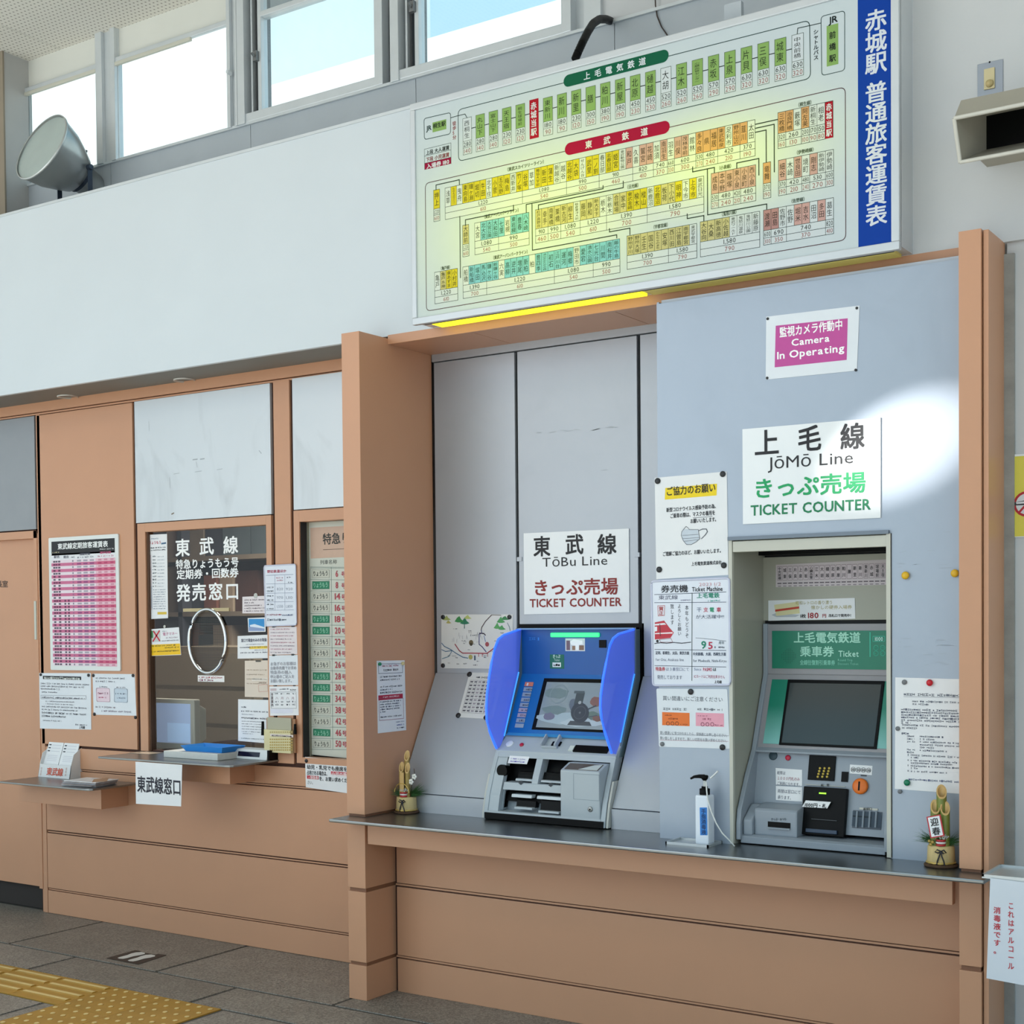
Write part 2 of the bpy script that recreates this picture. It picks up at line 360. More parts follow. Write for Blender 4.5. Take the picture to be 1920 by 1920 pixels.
    def done(s, name='print'):
        if not s.acc: return s
        mb = MB(); mats = []; idx = {}
        for (col, lay), (vs, fs) in sorted(s.acc.items(), key=lambda k: k[0][1]):
            if col not in idx: idx[col] = len(mats); mats.append(ink(col, s.glow))
            h = s.top+.00026*lay+.0002
            mb.add([s.sf.p(u, v, h) for u, v in vs], fs, idx[col])
        # faces look outwards
        me_ok = []
        for f in mb.f:
            a, b, c = (mb.v[f[0]], mb.v[f[1]], mb.v[f[2]])
            me_ok.append(f if (b-a).cross(c-a).dot(s.sf.n) >= 0 else f[::-1])
        mb.f = me_ok
        mb.build(name, mats, s.obj, fix=False); s.acc = {}
        return s
# ================================================================== the setting
YL, YW, YJ, YT, YC = .44, .18, .12, .468, .55      # left wall, fascia, right-hand panel, recessed panels, clerestory
ZS, ZT = 2.645, 3.525                              # underside and top of the fascia

# ---- floor of granite slabs with the sunken joints between them
fl = box('floor', mat('floor_joint', (78, 74, 70), .7, var=.1, scale=20), -9, 9, -9, 3, -.06, -.004, kind='structure')
def granite(name, k):
    m = mat(name, (112-k*5, 105-k*5, 98-k*4), .42, var=.0, bump=.12, bscale=300)
    nt = m.node_tree; b = nt.nodes['Principled BSDF']; tc = nt.nodes.new('ShaderNodeTexCoord'); v = nt.nodes.new('ShaderNodeTexNoise'); v.inputs['Scale'].default_value = 120; v.inputs['Detail'].default_value = 6; v.inputs['Roughness'].default_value = .85
    v2 = nt.nodes.new('ShaderNodeTexNoise'); v2.inputs['Scale'].default_value = 7; v2.inputs['Detail'].default_value = 4
    nt.links.new(tc.outputs['Object'], v.inputs['Vector']); nt.links.new(tc.outputs['Object'], v2.inputs['Vector'])
    r = nt.nodes.new('ShaderNodeValToRGB'); c = lin((130-k*4, 124-k*4, 116-k*4))
    r.color_ramp.elements[0].position = .40; r.color_ramp.elements[0].color = (*[x*.40 for x in c], 1)
    r.color_ramp.elements[1].position = .62; r.color_ramp.elements[1].color = (*[min(1, x*1.9) for x in c], 1)
    mr = nt.nodes.new('ShaderNodeMapRange'); mr.inputs['To Min'].default_value = .72; mr.inputs['To Max'].default_value = 1.2
    sc = nt.nodes.new('ShaderNodeVectorMath'); sc.operation = 'SCALE'
    nt.links.new(v.outputs['Fac'], r.inputs[0]); nt.links.new(r.outputs[0], sc.inputs[0]); nt.links.new(v2.outputs['Fac'], mr.inputs[0]); nt.links.new(mr.outputs[0], sc.inputs['Scale']); nt.links.new(sc.outputs[0], b.inputs['Base Color'])
    return m
GR = [granite('granite_slab_%d' % k, k) for k in range(3)]
rn = random.Random(3)
def slab(x0, x1, y0, y1):
    z = rn.uniform(-.0015, 0)
    MB().box(x0+.009, x1-.009, y0+.009, y1-.009, -.03, z).build('floor_slab', rn.choice(GR), fl, bevel=.0015)
rows = [(YW+.30, -.118), (-.118, -.385), (-.685, -.985), (-.985, -1.5), (-1.5, -2.1)]
for i, (ya, yb) in enumerate(rows):
    x = -4.0+(.0 if i % 2 == 0 else .49)
    st = 1.0
    while x < 3.4:
        slab(x+.01, x+st+.01, yb, ya); x += st
slab(-.31, .49, -.685, -.385); slab(.49, 1.49, -.685, -.385); slab(1.49, 2.49, -.685, -.385)

box('floor_bounce', mat('pale_bounce_floor', (198, 194, 186), .8, var=.06), -9, 9, -9, -2.11, -.004, -.001, kind='structure')  # unseen pale floor added to bounce sunlight up to the ceiling
# ---- raised tactile paving
M_yel = mat('tactile_yellow', (172, 128, 46), .5, var=.10, scale=9, bump=.1, bscale=200)
M_yel2 = mat('tactile_wear', (216, 186, 124), .5, var=.06, scale=20)
def dots(bm, x0, y0):
    for i in range(5):
        for j in range(5):
            cx, cy = x0+.03+i*.06, y0+.03+j*.06; n = 8
            for (h0, r0, h1, r1, mi) in ((.0, .0125, .003, .0105, 0), (.003, .0105, .005, .006, 1)):
                vs = [(cx+r0*math.cos(6.2832*k/n), cy+r0*math.sin(6.2832*k/n), h0) for k in range(n)]+[(cx+r1*math.cos(6.2832*k/n), cy+r1*math.sin(6.2832*k/n), h1) for k in range(n)]
                bm.add(vs, [[k, (k+1) % n, (k+1) % n+n, k+n] for k in range(n)]+([list(range(n, 2*n))] if mi else []), mi)
k = 0
for (x0, y0, lab) in ((-.92, -.685, 'yellow dotted paving block at the end of the ridged strip'), (-.62, -.685, 'yellow dotted paving block at the pointed right-hand corner'),
                      (-.92, -.985, 'yellow dotted paving block below the ridged strip end'), (-.62, -.985, 'yellow dotted paving block cut off at the picture foot')):
    t = thing('tactile_dot_block', (x0+.15, y0+.15, 0), lab, 'paving block', 'dotted tactile blocks')
    MB().box(x0+.001, x0+.299, y0+.001, y0+.299, -.02, .0012).build('base', M_yel, t, bevel=.001)
    b = MB(); dots(b, x0, y0); b.build('dots', [M_yel, M_yel2], t, kind='stuff', fix=False)
for j, x0 in enumerate((-1.22, -1.52, -1.82, -2.12)):
    lab = ['yellow ridged paving block touching the dotted blocks', 'second yellow ridged paving block from the dotted blocks', 'third yellow ridged paving block from the dotted blocks', 'yellow ridged paving block farthest from the dotted blocks'][j]
    t = thing('tactile_bar_block', (x0+.15, -.535, 0), lab, 'paving block', 'ridged tactile blocks')
    MB().box(x0+.001, x0+.299, -.684, -.386, -.02, .0012).build('base', M_yel, t, bevel=.001)
    for i in range(4):
        y = -.423-i*.066
        b = MB(); b.prismX([(y-.017, .001), (y+.017, .001), (y+.012, .0045), (y-.012, .0045)], x0+.012, x0+.288); b.prismX([(y-.009, .0044), (y+.009, .0044), (y+.007, .0056), (y-.007, .0056)], x0+.016, x0+.284, 1)
        b.build('ridge', [M_yel, M_yel2], t)

# ---- footprint sticker on the floor
SF = Surf((0, 0, .0), (1, 0, 0), (0, 1, 0))
st = Sheet('footprint_sticker', SF, [(253, 1782), (311.7, 1791.3), (259, 1808.4), (199.4, 1797)], mat('sticker_dark', (50, 44, 40), .5), th=.0008, lift=.0004,
           label='dark square floor sticker with two pale footprints', cat='sticker')
def foot(cx, cy, a):
    pts = []
    for (x, y) in ((-.022, -.045), (-.018, -.06), (0, -.066), (.018, -.06), (.022, -.04), (.02, 0), (.03, .03), (.03, .055), (.015, .07), (-.012, .072), (-.028, .055), (-.03, .03), (-.022, 0)):
        pts.append((cx+x*math.cos(a)-y*math.sin(a), cy+x*math.sin(a)+y*math.cos(a)))
    st.poly(pts, 'd8d4ce', 2, False)
u = [sum(q[i] for q in st.q)/4 for i in (0, 1)]
foot(u[0]-.038, u[1], 0); foot(u[0]+.038, u[1]-.008, 0); st.rect(262, 1785.5, 297, 1789, '8a8278'); st.done()

# ---- ceiling of perforated board, column, clerestory
M_ceil = mat('perforated_ceiling_board', (222, 218, 210), .8, var=.02)
nt = M_ceil.node_tree; b = nt.nodes['Principled BSDF']; tc = nt.nodes.new('ShaderNodeTexCoord'); vo = nt.nodes.new('ShaderNodeTexVoronoi'); vo.voronoi_dimensions = '2D'; vo.inputs['Scale'].default_value = 38; vo.inputs['Randomness'].default_value = 0
rr = nt.nodes.new('ShaderNodeValToRGB'); rr.color_ramp.elements[0].position = .15; rr.color_ramp.elements[0].color = (*lin((150, 144, 136)), 1); rr.color_ramp.elements[1].position = .22; rr.color_ramp.elements[1].color = (*lin((226, 222, 214)), 1)
nt.links.new(tc.outputs['Object'], vo.inputs['Vector']); nt.links.new(vo.outputs['Distance'], rr.inputs[0]); nt.links.new(rr.outputs[0], b.inputs['Base Color'])
ZC = 4.466
ce = box('ceiling', M_plaster, -7, 7, -3.7, YC+.30, ZC+.02, ZC+.2, kind='structure')
for i in range(-4, 4):
    for j in range(5):
        box('ceiling_board', M_ceil, i*1.82-.52+.002, i*1.82+1.30-.002, YC+.02-(j+1)*.91+.002, YC+.02-j*.91-.002, ZC, ZC+.02, ce)
col = box('column', mat('column_paint', (176, 175, 174), .7, var=.05, scale=5, bump=.1), -3.4, -2.606, .405, YC+.03, 2.7, ZC, kind='structure')
box('corner_strip', mat('column_strip', (140, 128, 112), .7), -2.7, -2.600, .397, .407, 2.7, ZC, col)

# clerestory wall: cladding below the windows, each sheet a piece
cw = box('wall_clerestory', M_clad, -7, 7, YC+.03, YC+.16, 2.6, 3.80, kind='structure')
xs = [-3.4, -2.926, -1.964, -1.002, -.037, .931, 1.9]
for a, b_ in zip(xs, xs[1:]): box('cladding_sheet', M_clad, a+.0015, b_-.0015, YC, YC+.03, 3.3, 3.812, cw)
box('cladding_cap', M_alu, -3.4, 1.9, YC-.012, YC+.03, 3.806, 3.818, cw)
box('wall_end', M_plaster, .86, 7, YC+.01, YC+.16, 3.815, ZC+.02, kind='structure')
box('wall_head', mat('window_head_white', (214, 214, 208), .7, var=.02), -3.4, -1.07, YC+.012, YC+.03, 4.315, ZC+.02, kind='structure')

M_glass = glass('clear_glass', (.93, .98, 1.0), .05)
def post(parent, x0, x1, z0=3.812, z1=ZC, y0=YC-.02, ribs=True):
    b = MB().box(x0, x1, y0+.02, YC+.03, z0, z1)
    if ribs:
        w3 = (x1-x0)/3
        b.box(x0+.002, x0+w3, y0, y0+.02, z0, z1); b.box(x1-w3*.7, x1-.002, y0, y0+.02, z0, z1)
    return b.build('mullion', M_alu, parent, bevel=.002)
# bays 1 and 2: clear panes before the added white wall, under a white band with a blind rail
for n, (xa, xb) in enumerate(((-2.606, -2.047), (-1.901, -1.133))):
    wn = thing('window_%d' % (n+1), (xa, YC, 3.81), kind='structure')
    box('pane', M_glass, xa, xb, YC+.008, YC+.012, 3.81, 4.31, wn)
    box('blind_rail', M_alu, xa-.01, xb+.01, YC-.014, YC+.008, 4.292, 4.318, wn, bevel=.004)
    box('blind_rail', M_trim, xa-.01, xb-(.24 if n else 0), YC-.018, YC-.002, 4.276, 4.294, wn, bevel=.003)
    post(wn, xb, (-1.901, -1.065)[n])
    if n: MB().cyl((xb+.03, YC-.02, 4.06), (xb+.03, YC-.045, 4.06), .012, .009).build('catch', M_alu, wn)
# bays 3 and 4: sliding sashes with clear panes
for n, (xa, ga, gb, xb) in enumerate(((-1.065, -.93, -.252, -.16), (-.16, -.02, .697, .86))):
    wn = thing('window_%d' % (n+3), (xa, YC, 3.81), kind='structure')
    box('pane', M_glass, ga-.01, gb+.01, YC+.02, YC+.024, 3.85, ZC, wn)
    box('sash_rail', M_alu, xa+.02, gb+.03, YC-.012, YC+.045, 3.818, 3.858, wn, bevel=.003)
    box('sash_stile', M_alu, gb, gb+.045, YC-.014, YC+.045, 3.818, ZC, wn, bevel=.003)
    box('sash_stile', M_alu, ga-.022, ga, YC+.0, YC+.045, 3.858, ZC, wn, bevel=.003)
    if n == 0: box('sash_rail', M_alu, ga, gb, YC-.002, YC+.045, 4.285, 4.31, wn, bevel=.003)
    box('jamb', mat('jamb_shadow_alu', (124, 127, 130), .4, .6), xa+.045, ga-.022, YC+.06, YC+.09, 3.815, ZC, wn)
    box('jamb_fin', M_alu, xa+.062, xa+.072, YC+.01, YC+.07, 3.815, ZC, wn)
    box('jamb_fin', M_alu_dark, xa+.084, xa+.090, YC+.02, YC+.07, 3.815, ZC, wn)
    box('mullion', M_alu, xa, xa+.045, YC-.02, YC+.10, 3.812, ZC, wn, bevel=.002)
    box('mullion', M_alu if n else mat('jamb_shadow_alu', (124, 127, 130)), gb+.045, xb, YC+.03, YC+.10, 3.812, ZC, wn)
    b = MB().box(ga-.035, ga-.012, YC-.018, YC+.0, 4.085, 4.13); b.cyl((ga-.025, YC-.02, 4.105), (ga-.025, YC-.035, 4.115), .006); b.build('sash_catch', mat('catch_grey', (120, 122, 124), .4, .5), wn)
box('window_5', M_alu, .80, .875, YC-.01, YC+.10, 3.812, ZC, kind='structure')

# white neighbouring building seen over the sill, an added taller wall, and the ground outside
box('wall_neighbour', mat('sunlit_white_render', (244, 244, 240), .8, var=.02), -6.25, 30, 6.0, 9, -.1, 6.76, kind='structure')
box('wall_white_backdrop', mat('sunlit_white_render', (244, 244, 240)), -40, -6.25, 5.98, 9, -.1, 10.5, kind='structure')  # tall white wall added so the first two bays look bright
box('ground', mat('outside_paving', (184, 180, 172), .9, var=.1, scale=2), -60, 60, -60, 60, -.12, -.065, kind='structure')

# ---- fascia above the ticket office, soffit, full-height wall on the right
box('wall_fascia', M_white, -7, 2.213, YW, YW+.02, ZS-.005, ZT, kind='structure')
box('trim_1', M_alu, -7, 2.25, YW-.004, YW+.03, ZT-.008, ZT+.004, kind='structure')
box('wall_ledge', M_clad, -7, 2.25, YW+.02, YC+.02, ZT-.06, ZT-.03, kind='structure')
M_soff = mat('soffit_board', (128, 124, 118), .7, var=.03)
so = box('ceiling_soffit', M_soff, -7, .02, YW+.012, YL+.06, ZS-.004, ZS+.03, kind='structure')
box('wall_right_upper', M_plaster, 2.213, 7, YW, YW+.2, ZS-.005, ZC+.02, kind='structure')
wr = box('wall_right', M_plaster, 2.497, 7, YW+.02, YW+.3, 0, ZS, kind='structure')
box('cement_edge', M_concrete, 2.4905, 2.521, YW+.008, YW+.03, 0, 2.605, wr)
# downlights in the soffit
M_ring = mat('downlight_ring', (196, 194, 190), .3, .4); M_refl = mat('downlight_reflector', (150, 146, 140), .18, .95)
for (px, py, lab) in ((127, 743, 'round recessed downlight above the door'), (346, 712, 'round recessed downlight above the office window')):
    p = onZ(px, py, ZS-.004); t = thing('downlight', p, lab, 'downlight', 'soffit downlights')
    MB().lathe(p, (0, 0, -1), [(0, .052), (.006, .052), (.006, .046), (.0, .043), (-.03, .03), (-.045, .0)], 28).build('ring', M_ring, t)
    MB().lathe(p, (0, 0, 1), [(.0, .0435), (.02, .036), (.028, .018), (.03, .0)], 24).build('reflector', M_refl, t)

# ---- salmon pillars and header
def pillar(name, x0, x1, parts, lab, yb):
    t = thing(name, ((x0+x1)/2, 0, 0), kind='structure'); t['label'] = lab
    for z0, z1 in parts: box('pillar_panel', M_orange, x0, x1, 0, yb, z0, z1, t, bevel=.0015)
    box('pillar_core', mat('pillar_groove', (132, 88, 62), .5), x0+.004, x1-.004, .008, yb-.004, 0, parts[-1][1]-.01, t)
    return t
pillar('trim_2', 0.0, .09, [(0.0, .137), (.151, .430), (.445, .722), (.738, 2.632)], 'salmon pillar at the open end of the counter', .47)
pr = pillar('trim_3', 2.406, 2.472, [(0.0, .137), (.151, .430), (.445, .722), (.738, 2.645)], 'salmon pillar beside the grey wall', .2)
box('pillar_side', M_orange, 2.475, 2.4905, .012, .2, 0, 2.642, pr, bevel=.0015)
hd = box('trim_4', M_orange, .09, 2.406, YW-.0005, .20, 2.608, ZS+.0, kind='structure', bevel=.001)
for i, (a, b_) in enumerate(((.092, .497), (.500, 1.12), (1.123, 2.40))): box('header_soffit', M_orange, a, b_, .20, YT+.01, 2.608, 2.625, hd)

# ---- recess on the machine counter: silver panels set in dark gaps
bk = box('wall_recess', M_alu_dark, .09, 2.406, YT+.012, YT+.05, .7295, 2.63, kind='structure')
box('top_rail', M_silver, .098, 1.34, YT-.006, YT+.012, 2.578, 2.608, bk)
box('recess_panel', M_silver, .104, .506, YT, YT+.012, 1.28, 2.574, bk, bevel=.001)
box('recess_panel', M_silver, .520, 1.063, YT, YT+.012, 1.482, 2.574, bk, bevel=.001)
box('recess_panel', M_silver, 1.078, 1.345, YT, YT+.012, 1.28, 2.574, bk, bevel=.001)
SL = ((YT, 1.28), (.222, .806))                      # slope of the lower part
for a, b_ in ((.097, .519), (1.081, 1.345)):
    MB().prismX([(YT, 1.28), (.222, .806), (.236, .800), (YT+.012, 1.27)], a, b_).build('slope_panel', M_silver, bk, bevel=.0008)
    box('kick_strip', M_silver, a, b_, .215, .235, .729, .802, bk, bevel=.0008)
# small notches beside the line board
for x in (.524, 1.059):
    box('hinge', M_silver, x-.012, x+.012, YT-.004, YT+.01, 1.735, 1.752, bk)

# ---- pale panel around the second machine, with the niche cut in
NX0, NX1, NZ = 1.612, 2.153, 1.763
jp = thing('wall_machine_panel', (1.85, YJ, .73), kind='structure')
b = MB()
for (x0, x1, z0, z1) in ((1.331, NX0, .729, 2.594), (NX1, 2.406, .729, 2.594), (NX0, NX1, NZ, 2.594)): b.box(x0, x1, YJ, YJ+.014, z0, z1)
b.box(1.331, 1.339, YJ+.002, YT+.012, .729, 2.60); b.build('face_panel', M_jomo, jp)
box('top_strip', M_silver, 1.345, 2.406, YJ+.010, YJ+.03, 2.590, 2.607, jp)
b = MB().box(NX0-.004, NX0, YJ, .40, .729, NZ).box(NX1, NX1+.004, YJ, .40, .729, NZ).box(NX0, NX1, YJ, .40, NZ, NZ+.004); b.build('niche_lining', M_beige, jp)
box('niche_back', M_beige, NX0, NX1, .381, .40, 1.489, 1.712, jp)
box('niche_gap', M_dark, NX0, NX1, .395, .405, .75, NZ, jp)
box('niche_rail', M_black, NX0, NX1, .34, .381, 1.718, 1.735, jp)
box('niche_trim', M_trim, NX0-.012, NX0+.001, YJ-.004, YJ+.012, .731, NZ+.0, jp, bevel=.001)
box('niche_trim', M_trim, NX1-.008, NX1+.006, YJ-.006, YJ+.02, .731, NZ+.0, jp, bevel=.001)
box('niche_trim', M_trim, NX0+.003, NX1-.008, YJ-.002, YJ+.03, 1.722, 1.758, jp, bevel=.001)
box('niche_lip', mat('lip_blue_grey', (112, 122, 134), .4, .3), NX0-.012, NX1+.002, YJ-.012, YJ+.005, NZ-.002, NZ+.010, jp, bevel=.001)
box('panel_joint', M_alu_dark, NX1+.0065, NX1+.0085, YJ-.0012, YJ+.002, .731, NZ, jp)

# ---- steel counter with its apron and the panels under it
MB().box(-.002, 2.508, -.108, YT-.002, .716, .729).build('steel_counter', M_steel, None, 'long steel counter top under both ticket machines', 'counter', bevel=.004)
ap = thing('counter_apron', (1.24, 0, .62), 'salmon apron board below the steel counter top', 'apron board')
box('board', M_orange, .106, 2.386, -.002, .03, .624, .712, ap, bevel=.0015)
box('bracket', M_orange, .093, .106, .012, .05, .633, .712, ap); box('bracket', M_orange, 2.386, 2.404, .03, .06, .633, .712, ap)
bp = box('wall_counter_base', M_joint, .09, 2.406, YW+.010, YW+.06, 0, .716, kind='structure')
for z0, z1 in ((0, .134), (.149, .426), (.442, .712)): box('base_panel', M_orange, .104, 2.404, YW, YW+.012, z0, z1, bp, bevel=.0015)
for z in (.1385, .431): box('base_reveal', M_orange, .094, 2.404, YW+.006, YW+.012, z, z+.007, bp)

# ---- left wall: salmon panels in dark joints around the door and windows
lw = thing('wall_left', (-1.2, YL, 0), kind='structure')
b = MB().box(-2.47, .0, YL+.012, YL+.05, 0, .88).box(-1.72, -1.634, YL+.012, YL+.05, .88, 2.60).box(-.83, -.63, YL+.012, YL+.05, .88, 2.6).box(-2.47, -1.72, YL+.012, YL+.05, .88, 2.6).box(-1.66, -.8, YL+.012, YL+.05, 1.95, 2.6).box(-.65, .0, YL+.012, YL+.05, 1.95, 2.6).box(-6, -2.45, YL+.012, YL+.05, 1.97, 2.6)
b.build('joint_backing', M_joint, lw)
box('top_rail', M_orange, -6, 0, YL-.006, YL+.02, 2.592, ZS, lw, bevel=.001)
box('top_rail', M_orange, -6, 0, YL+.002, YL+.02, 2.580, 2.588, lw)
for z0, z1 in ((0, .117), (.131, .416), (.433, .748)): box('lower_panel', M_orange, -2.408, .0, YL, YL+.012, z0, z1, lw, bevel=.0015)
for z in (.1205, .4205, .752): box('lower_reveal', M_orange, -2.408, .0, YL+.006, YL+.012, z, z+.006, lw)
box('lower_panel', M_orange, -1.72, .0, YL, YL+.012, .762, .845, lw, bevel=.0015)
box('lower_panel', M_orange, -2.408, -1.724, YL, YL+.012, .762, .866, lw, bevel=.0015)
box('edge_post', M_orange, -2.452, -2.416, YL+.002, YL+.05, 0, 1.97, lw, bevel=.0015)
box('edge_post', M_orange, -2.440, -2.412, YL+.0, YL+.05, .0, 2.578, lw)
box('wide_panel', M_orange, -2.434, -1.712, YL, YL+.012, .879, 2.576, lw, bevel=.0015)
box('mid_post', M_orange, -.780, -.683, YL, YL+.012, .86, 2.584, lw, bevel=.0015)
box('silver_panel', M_silver2, -1.692, -.797, YL-.003, YL+.012, 1.988, 2.578, lw, bevel=.001)
box('silver_panel', M_silver2, -.662, .0, YL-.003, YL+.012, 2.000, 2.584, lw, bevel=.001)
box('silver_panel', mat('grey_transom_panel', (148, 150, 154), .45, .3, var=.03), -6, -2.450, YL-.003, YL+.012, 1.992, 2.576, lw, bevel=.001)

# ---- door of the station office
dr = thing('door_1', (-2.9, YL, 0), kind='structure')
b = MB().box(-2.474, -2.447, YL-.002, YL+.06, .12, 1.985).box(-6, -2.447, YL-.002, YL+.06, 1.945, 1.985); b.build('door_frame', M_orange, dr, bevel=.001)
box('door_leaf', M_orange, -6, -2.474, YL+.028, YL+.06, .122, 1.945, dr, bevel=.001)
box('latch_plate', M_trim, -2.474, -2.457, YL-.006, YL+.0, 1.42, 1.62, dr, bevel=.001)
box('dark_sill', mat('door_gap', (46, 38, 34), .8), -6, -2.447, YL+.05, YL+.09, 0, .14, dr)
sd = SY(YL+.028)
ds = Sheet('door_text', sd, [(-40, 1080), (40, 1080), (40, 1110), (-40, 1110)], body=False, parent=dr, lift=0, th=.0002)
ds.text('駅長室', -18, 1101, 15.5, 12, '4a3426', True); ds.done('door_lettering')

# ---- office window: frame, pane, dim room behind
YG = YL+.022
wd = thing('window_6', (-1.23, YL, .88), kind='structure')
b = MB().box(-1.684, -1.630, YL-.003, YL+.05, .876, 1.984).box(-.832, -.800, YL-.003, YL+.05, .876, 1.984).box(-1.630, -.832, YL-.003, YL+.05, 1.942, 1.984); b.build('window_frame', M_orange, wd, bevel=.001)
b = MB().box(-1.630, -1.619, YL+.006, YG+.02, .876, 1.942).box(-.840, -.832, YL+.006, YG+.02, .876, 1.942); b.build('inner_frame', mat('bronze_frame', (96, 70, 54), .4, .4), wd)
M_og = glass('office_glass', (.86, .88, .88), .055)
# pane with the round speaking hole
cx, cz = SY(YG).uv(391, 1202); rx, rz = .122, .150
b = MB(); n = 40; x0, x1, z0, z1 = -1.619, -.840, .884, 1.942
ring = [(cx+rx*math.cos(2*math.pi*i/n), cz+rz*math.sin(2*math.pi*i/n)) for i in range(n)]
def border(a):
    c, s_ = math.cos(a), math.sin(a); t = min((x1-cx)/c if c > 1e-6 else 9, (x0-cx)/c if c < -1e-6 else 9, (z1-cz)/s_ if s_ > 1e-6 else 9, (z0-cz)/s_ if s_ < -1e-6 else 9)
    return (cx+c*t, cz+s_*t)
outer = [border(2*math.pi*i/n) for i in range(n)]
corner = [(x1, z1), (x0, z1), (x0, z0), (x1, z0)]
vs = [(p[0], YG, p[1]) for p in ring+outer+corner]; fs = [[i, i+n, (i+1) % n+n, (i+1) % n] for i in range(n)]
def side(p): return 0 if abs(p[0]-x1) < 1e-4 else 2 if abs(p[0]-x0) < 1e-4 else 1 if abs(p[1]-z1) < 1e-4 else 3
for i in range(n):
    a, c = side(outer[i]), side(outer[(i+1) % n])
    if a != c: fs.append([i+n, 2*n+{(0, 1): 0, (1, 2): 1, (2, 3): 2, (3, 0): 3}[(a, c)], (i+1) % n+n])
b.add(vs, fs); b.build('pane', M_og, wd, fix=False)
b = MB(); pts = [Vector((cx+rx*math.cos(2*math.pi*i/48), YG-.008, cz+rz*math.sin(2*math.pi*i/48))) for i in range(49)]; b.tube(pts, .0085, 10); b.build('speaking_ring', mat('chrome', (220, 222, 224), .12, 1.0), wd)
M_mesh = mat('perforated_speaking_plate', (70, 70, 70), .5, .3)
b = MB(); nn = 40
b.add([(cx, YG+.004, cz)]+[(cx+rx*math.cos(2*math.pi*i/nn), YG+.004, cz+rz*math.sin(2*math.pi*i/nn)) for i in range(nn)], [[0, 1+i, 1+(i+1) % nn] for i in range(nn)])
m = bpy.data.materials.new('fine_mesh'); m.use_nodes = True; nt = m.node_tree; bb = nt.nodes['Principled BSDF']; bb.inputs['Base Color'].default_value = (.05, .05, .05, 1); tc = nt.nodes.new('ShaderNodeTexCoord'); vo = nt.nodes.new('ShaderNodeTexVoronoi'); vo.inputs['Scale'].default_value = 130; vo.inputs['Randomness'].default_value = 0
gt = nt.nodes.new('ShaderNodeMath'); gt.operation = 'GREATER_THAN'; gt.inputs[1].default_value = .36; nt.links.new(tc.outputs['Object'], vo.inputs['Vector']); nt.links.new(vo.outputs['Distance'], gt.inputs[0]); nt.links.new(gt.outputs[0], bb.inputs['Alpha'])
b.build('speaking_mesh', m, wd)
box('speaking_strip', mat('wood_strip', (190, 172, 132), .6), *[SY(YG).uv(345, 1143)[0], SY(YG).uv(431, 1143)[0]], YG-.006, YG-.001, SY(YG).uv(345, 1147)[1], SY(YG).uv(345, 1141)[1], wd)
gl = Sheet('window_text', SY(YG-.001), [(270, 990), (505, 985), (505, 1400), (275, 1400)], body=False, parent=wd, lift=0, th=.0005)
for t_, xa, xb, yb, yc in (('東', 330, 356, 1043, 0), ('武', 375, 401, 1040, 0), ('線', 420, 446.5, 1038, 0)): gl.text(t_, xa-1, yb, xb+1, 31, 'f4f4f4', True)
gl.text('特急りょうもう号', 330, 1067, 448.5, 17, 'f4f4f4', True); gl.text('定期券・回数券', 331.5, 1086, 448, 17, 'f4f4f4', True)
for t_, xa, xb, yb in (('発', 332, 357, 1127.5), ('売', 361, 387, 1126), ('窓', 392, 418, 1125), ('口', 423, 449, 1124)): gl.text(t_, xa-1, yb, xb+1, 31, 'f4f4f4', True)
gl.rect(371, 1266, 421, 1279, 'e9e6e4'); gl.scribble(373, 1272, 417, 4, 'b03040', 3); gl.scribble(373, 1277, 400, 4, '803048', 5); gl.done('window_lettering')
# the office behind the glass
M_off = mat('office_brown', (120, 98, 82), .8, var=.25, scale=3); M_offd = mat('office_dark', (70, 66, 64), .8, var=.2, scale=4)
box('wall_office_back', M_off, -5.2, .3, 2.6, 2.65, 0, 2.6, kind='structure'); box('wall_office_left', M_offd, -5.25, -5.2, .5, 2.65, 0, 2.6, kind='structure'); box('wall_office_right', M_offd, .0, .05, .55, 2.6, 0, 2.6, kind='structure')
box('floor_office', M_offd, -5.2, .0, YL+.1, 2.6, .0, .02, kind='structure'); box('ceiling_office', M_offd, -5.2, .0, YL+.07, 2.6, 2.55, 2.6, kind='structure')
light('office_fill', 'AREA', (-1.6, 1.5, 2.5), (-2.0, 1.5, 0), 60, (1, .94, .85), shape='RECTANGLE', size=1.2, size_y=.2)  # added area lamp without a fitting, brightens the room behind the glass

# ---- second window with the limited-express timetable
w7 = thing('window_7', (-.3, YL, .88), kind='structure')
b = MB().box(-.664, -.630, YL-.003, YL+.05, .866, 1.996).box(-.630, .0, YL-.003, YL+.05, 1.945, 1.996).box(-.63, 0, YL-.003, YL+.05, .866, .893); b.build('window_frame', M_orange, w7, bevel=.001)
box('inner_frame', M_alu_dark, -.640, -.627, YL+.004, YL+.05, .893, 1.945, w7)
box('inner_frame', mat('bronze_frame', (96, 70, 54)), -.70, -.634, YL+.035, YL+.05, .86, 1.98, w7)
box('back_board', M_offd, -.72, .0, YL+.09, YL+.10, .86, 2.0, w7)
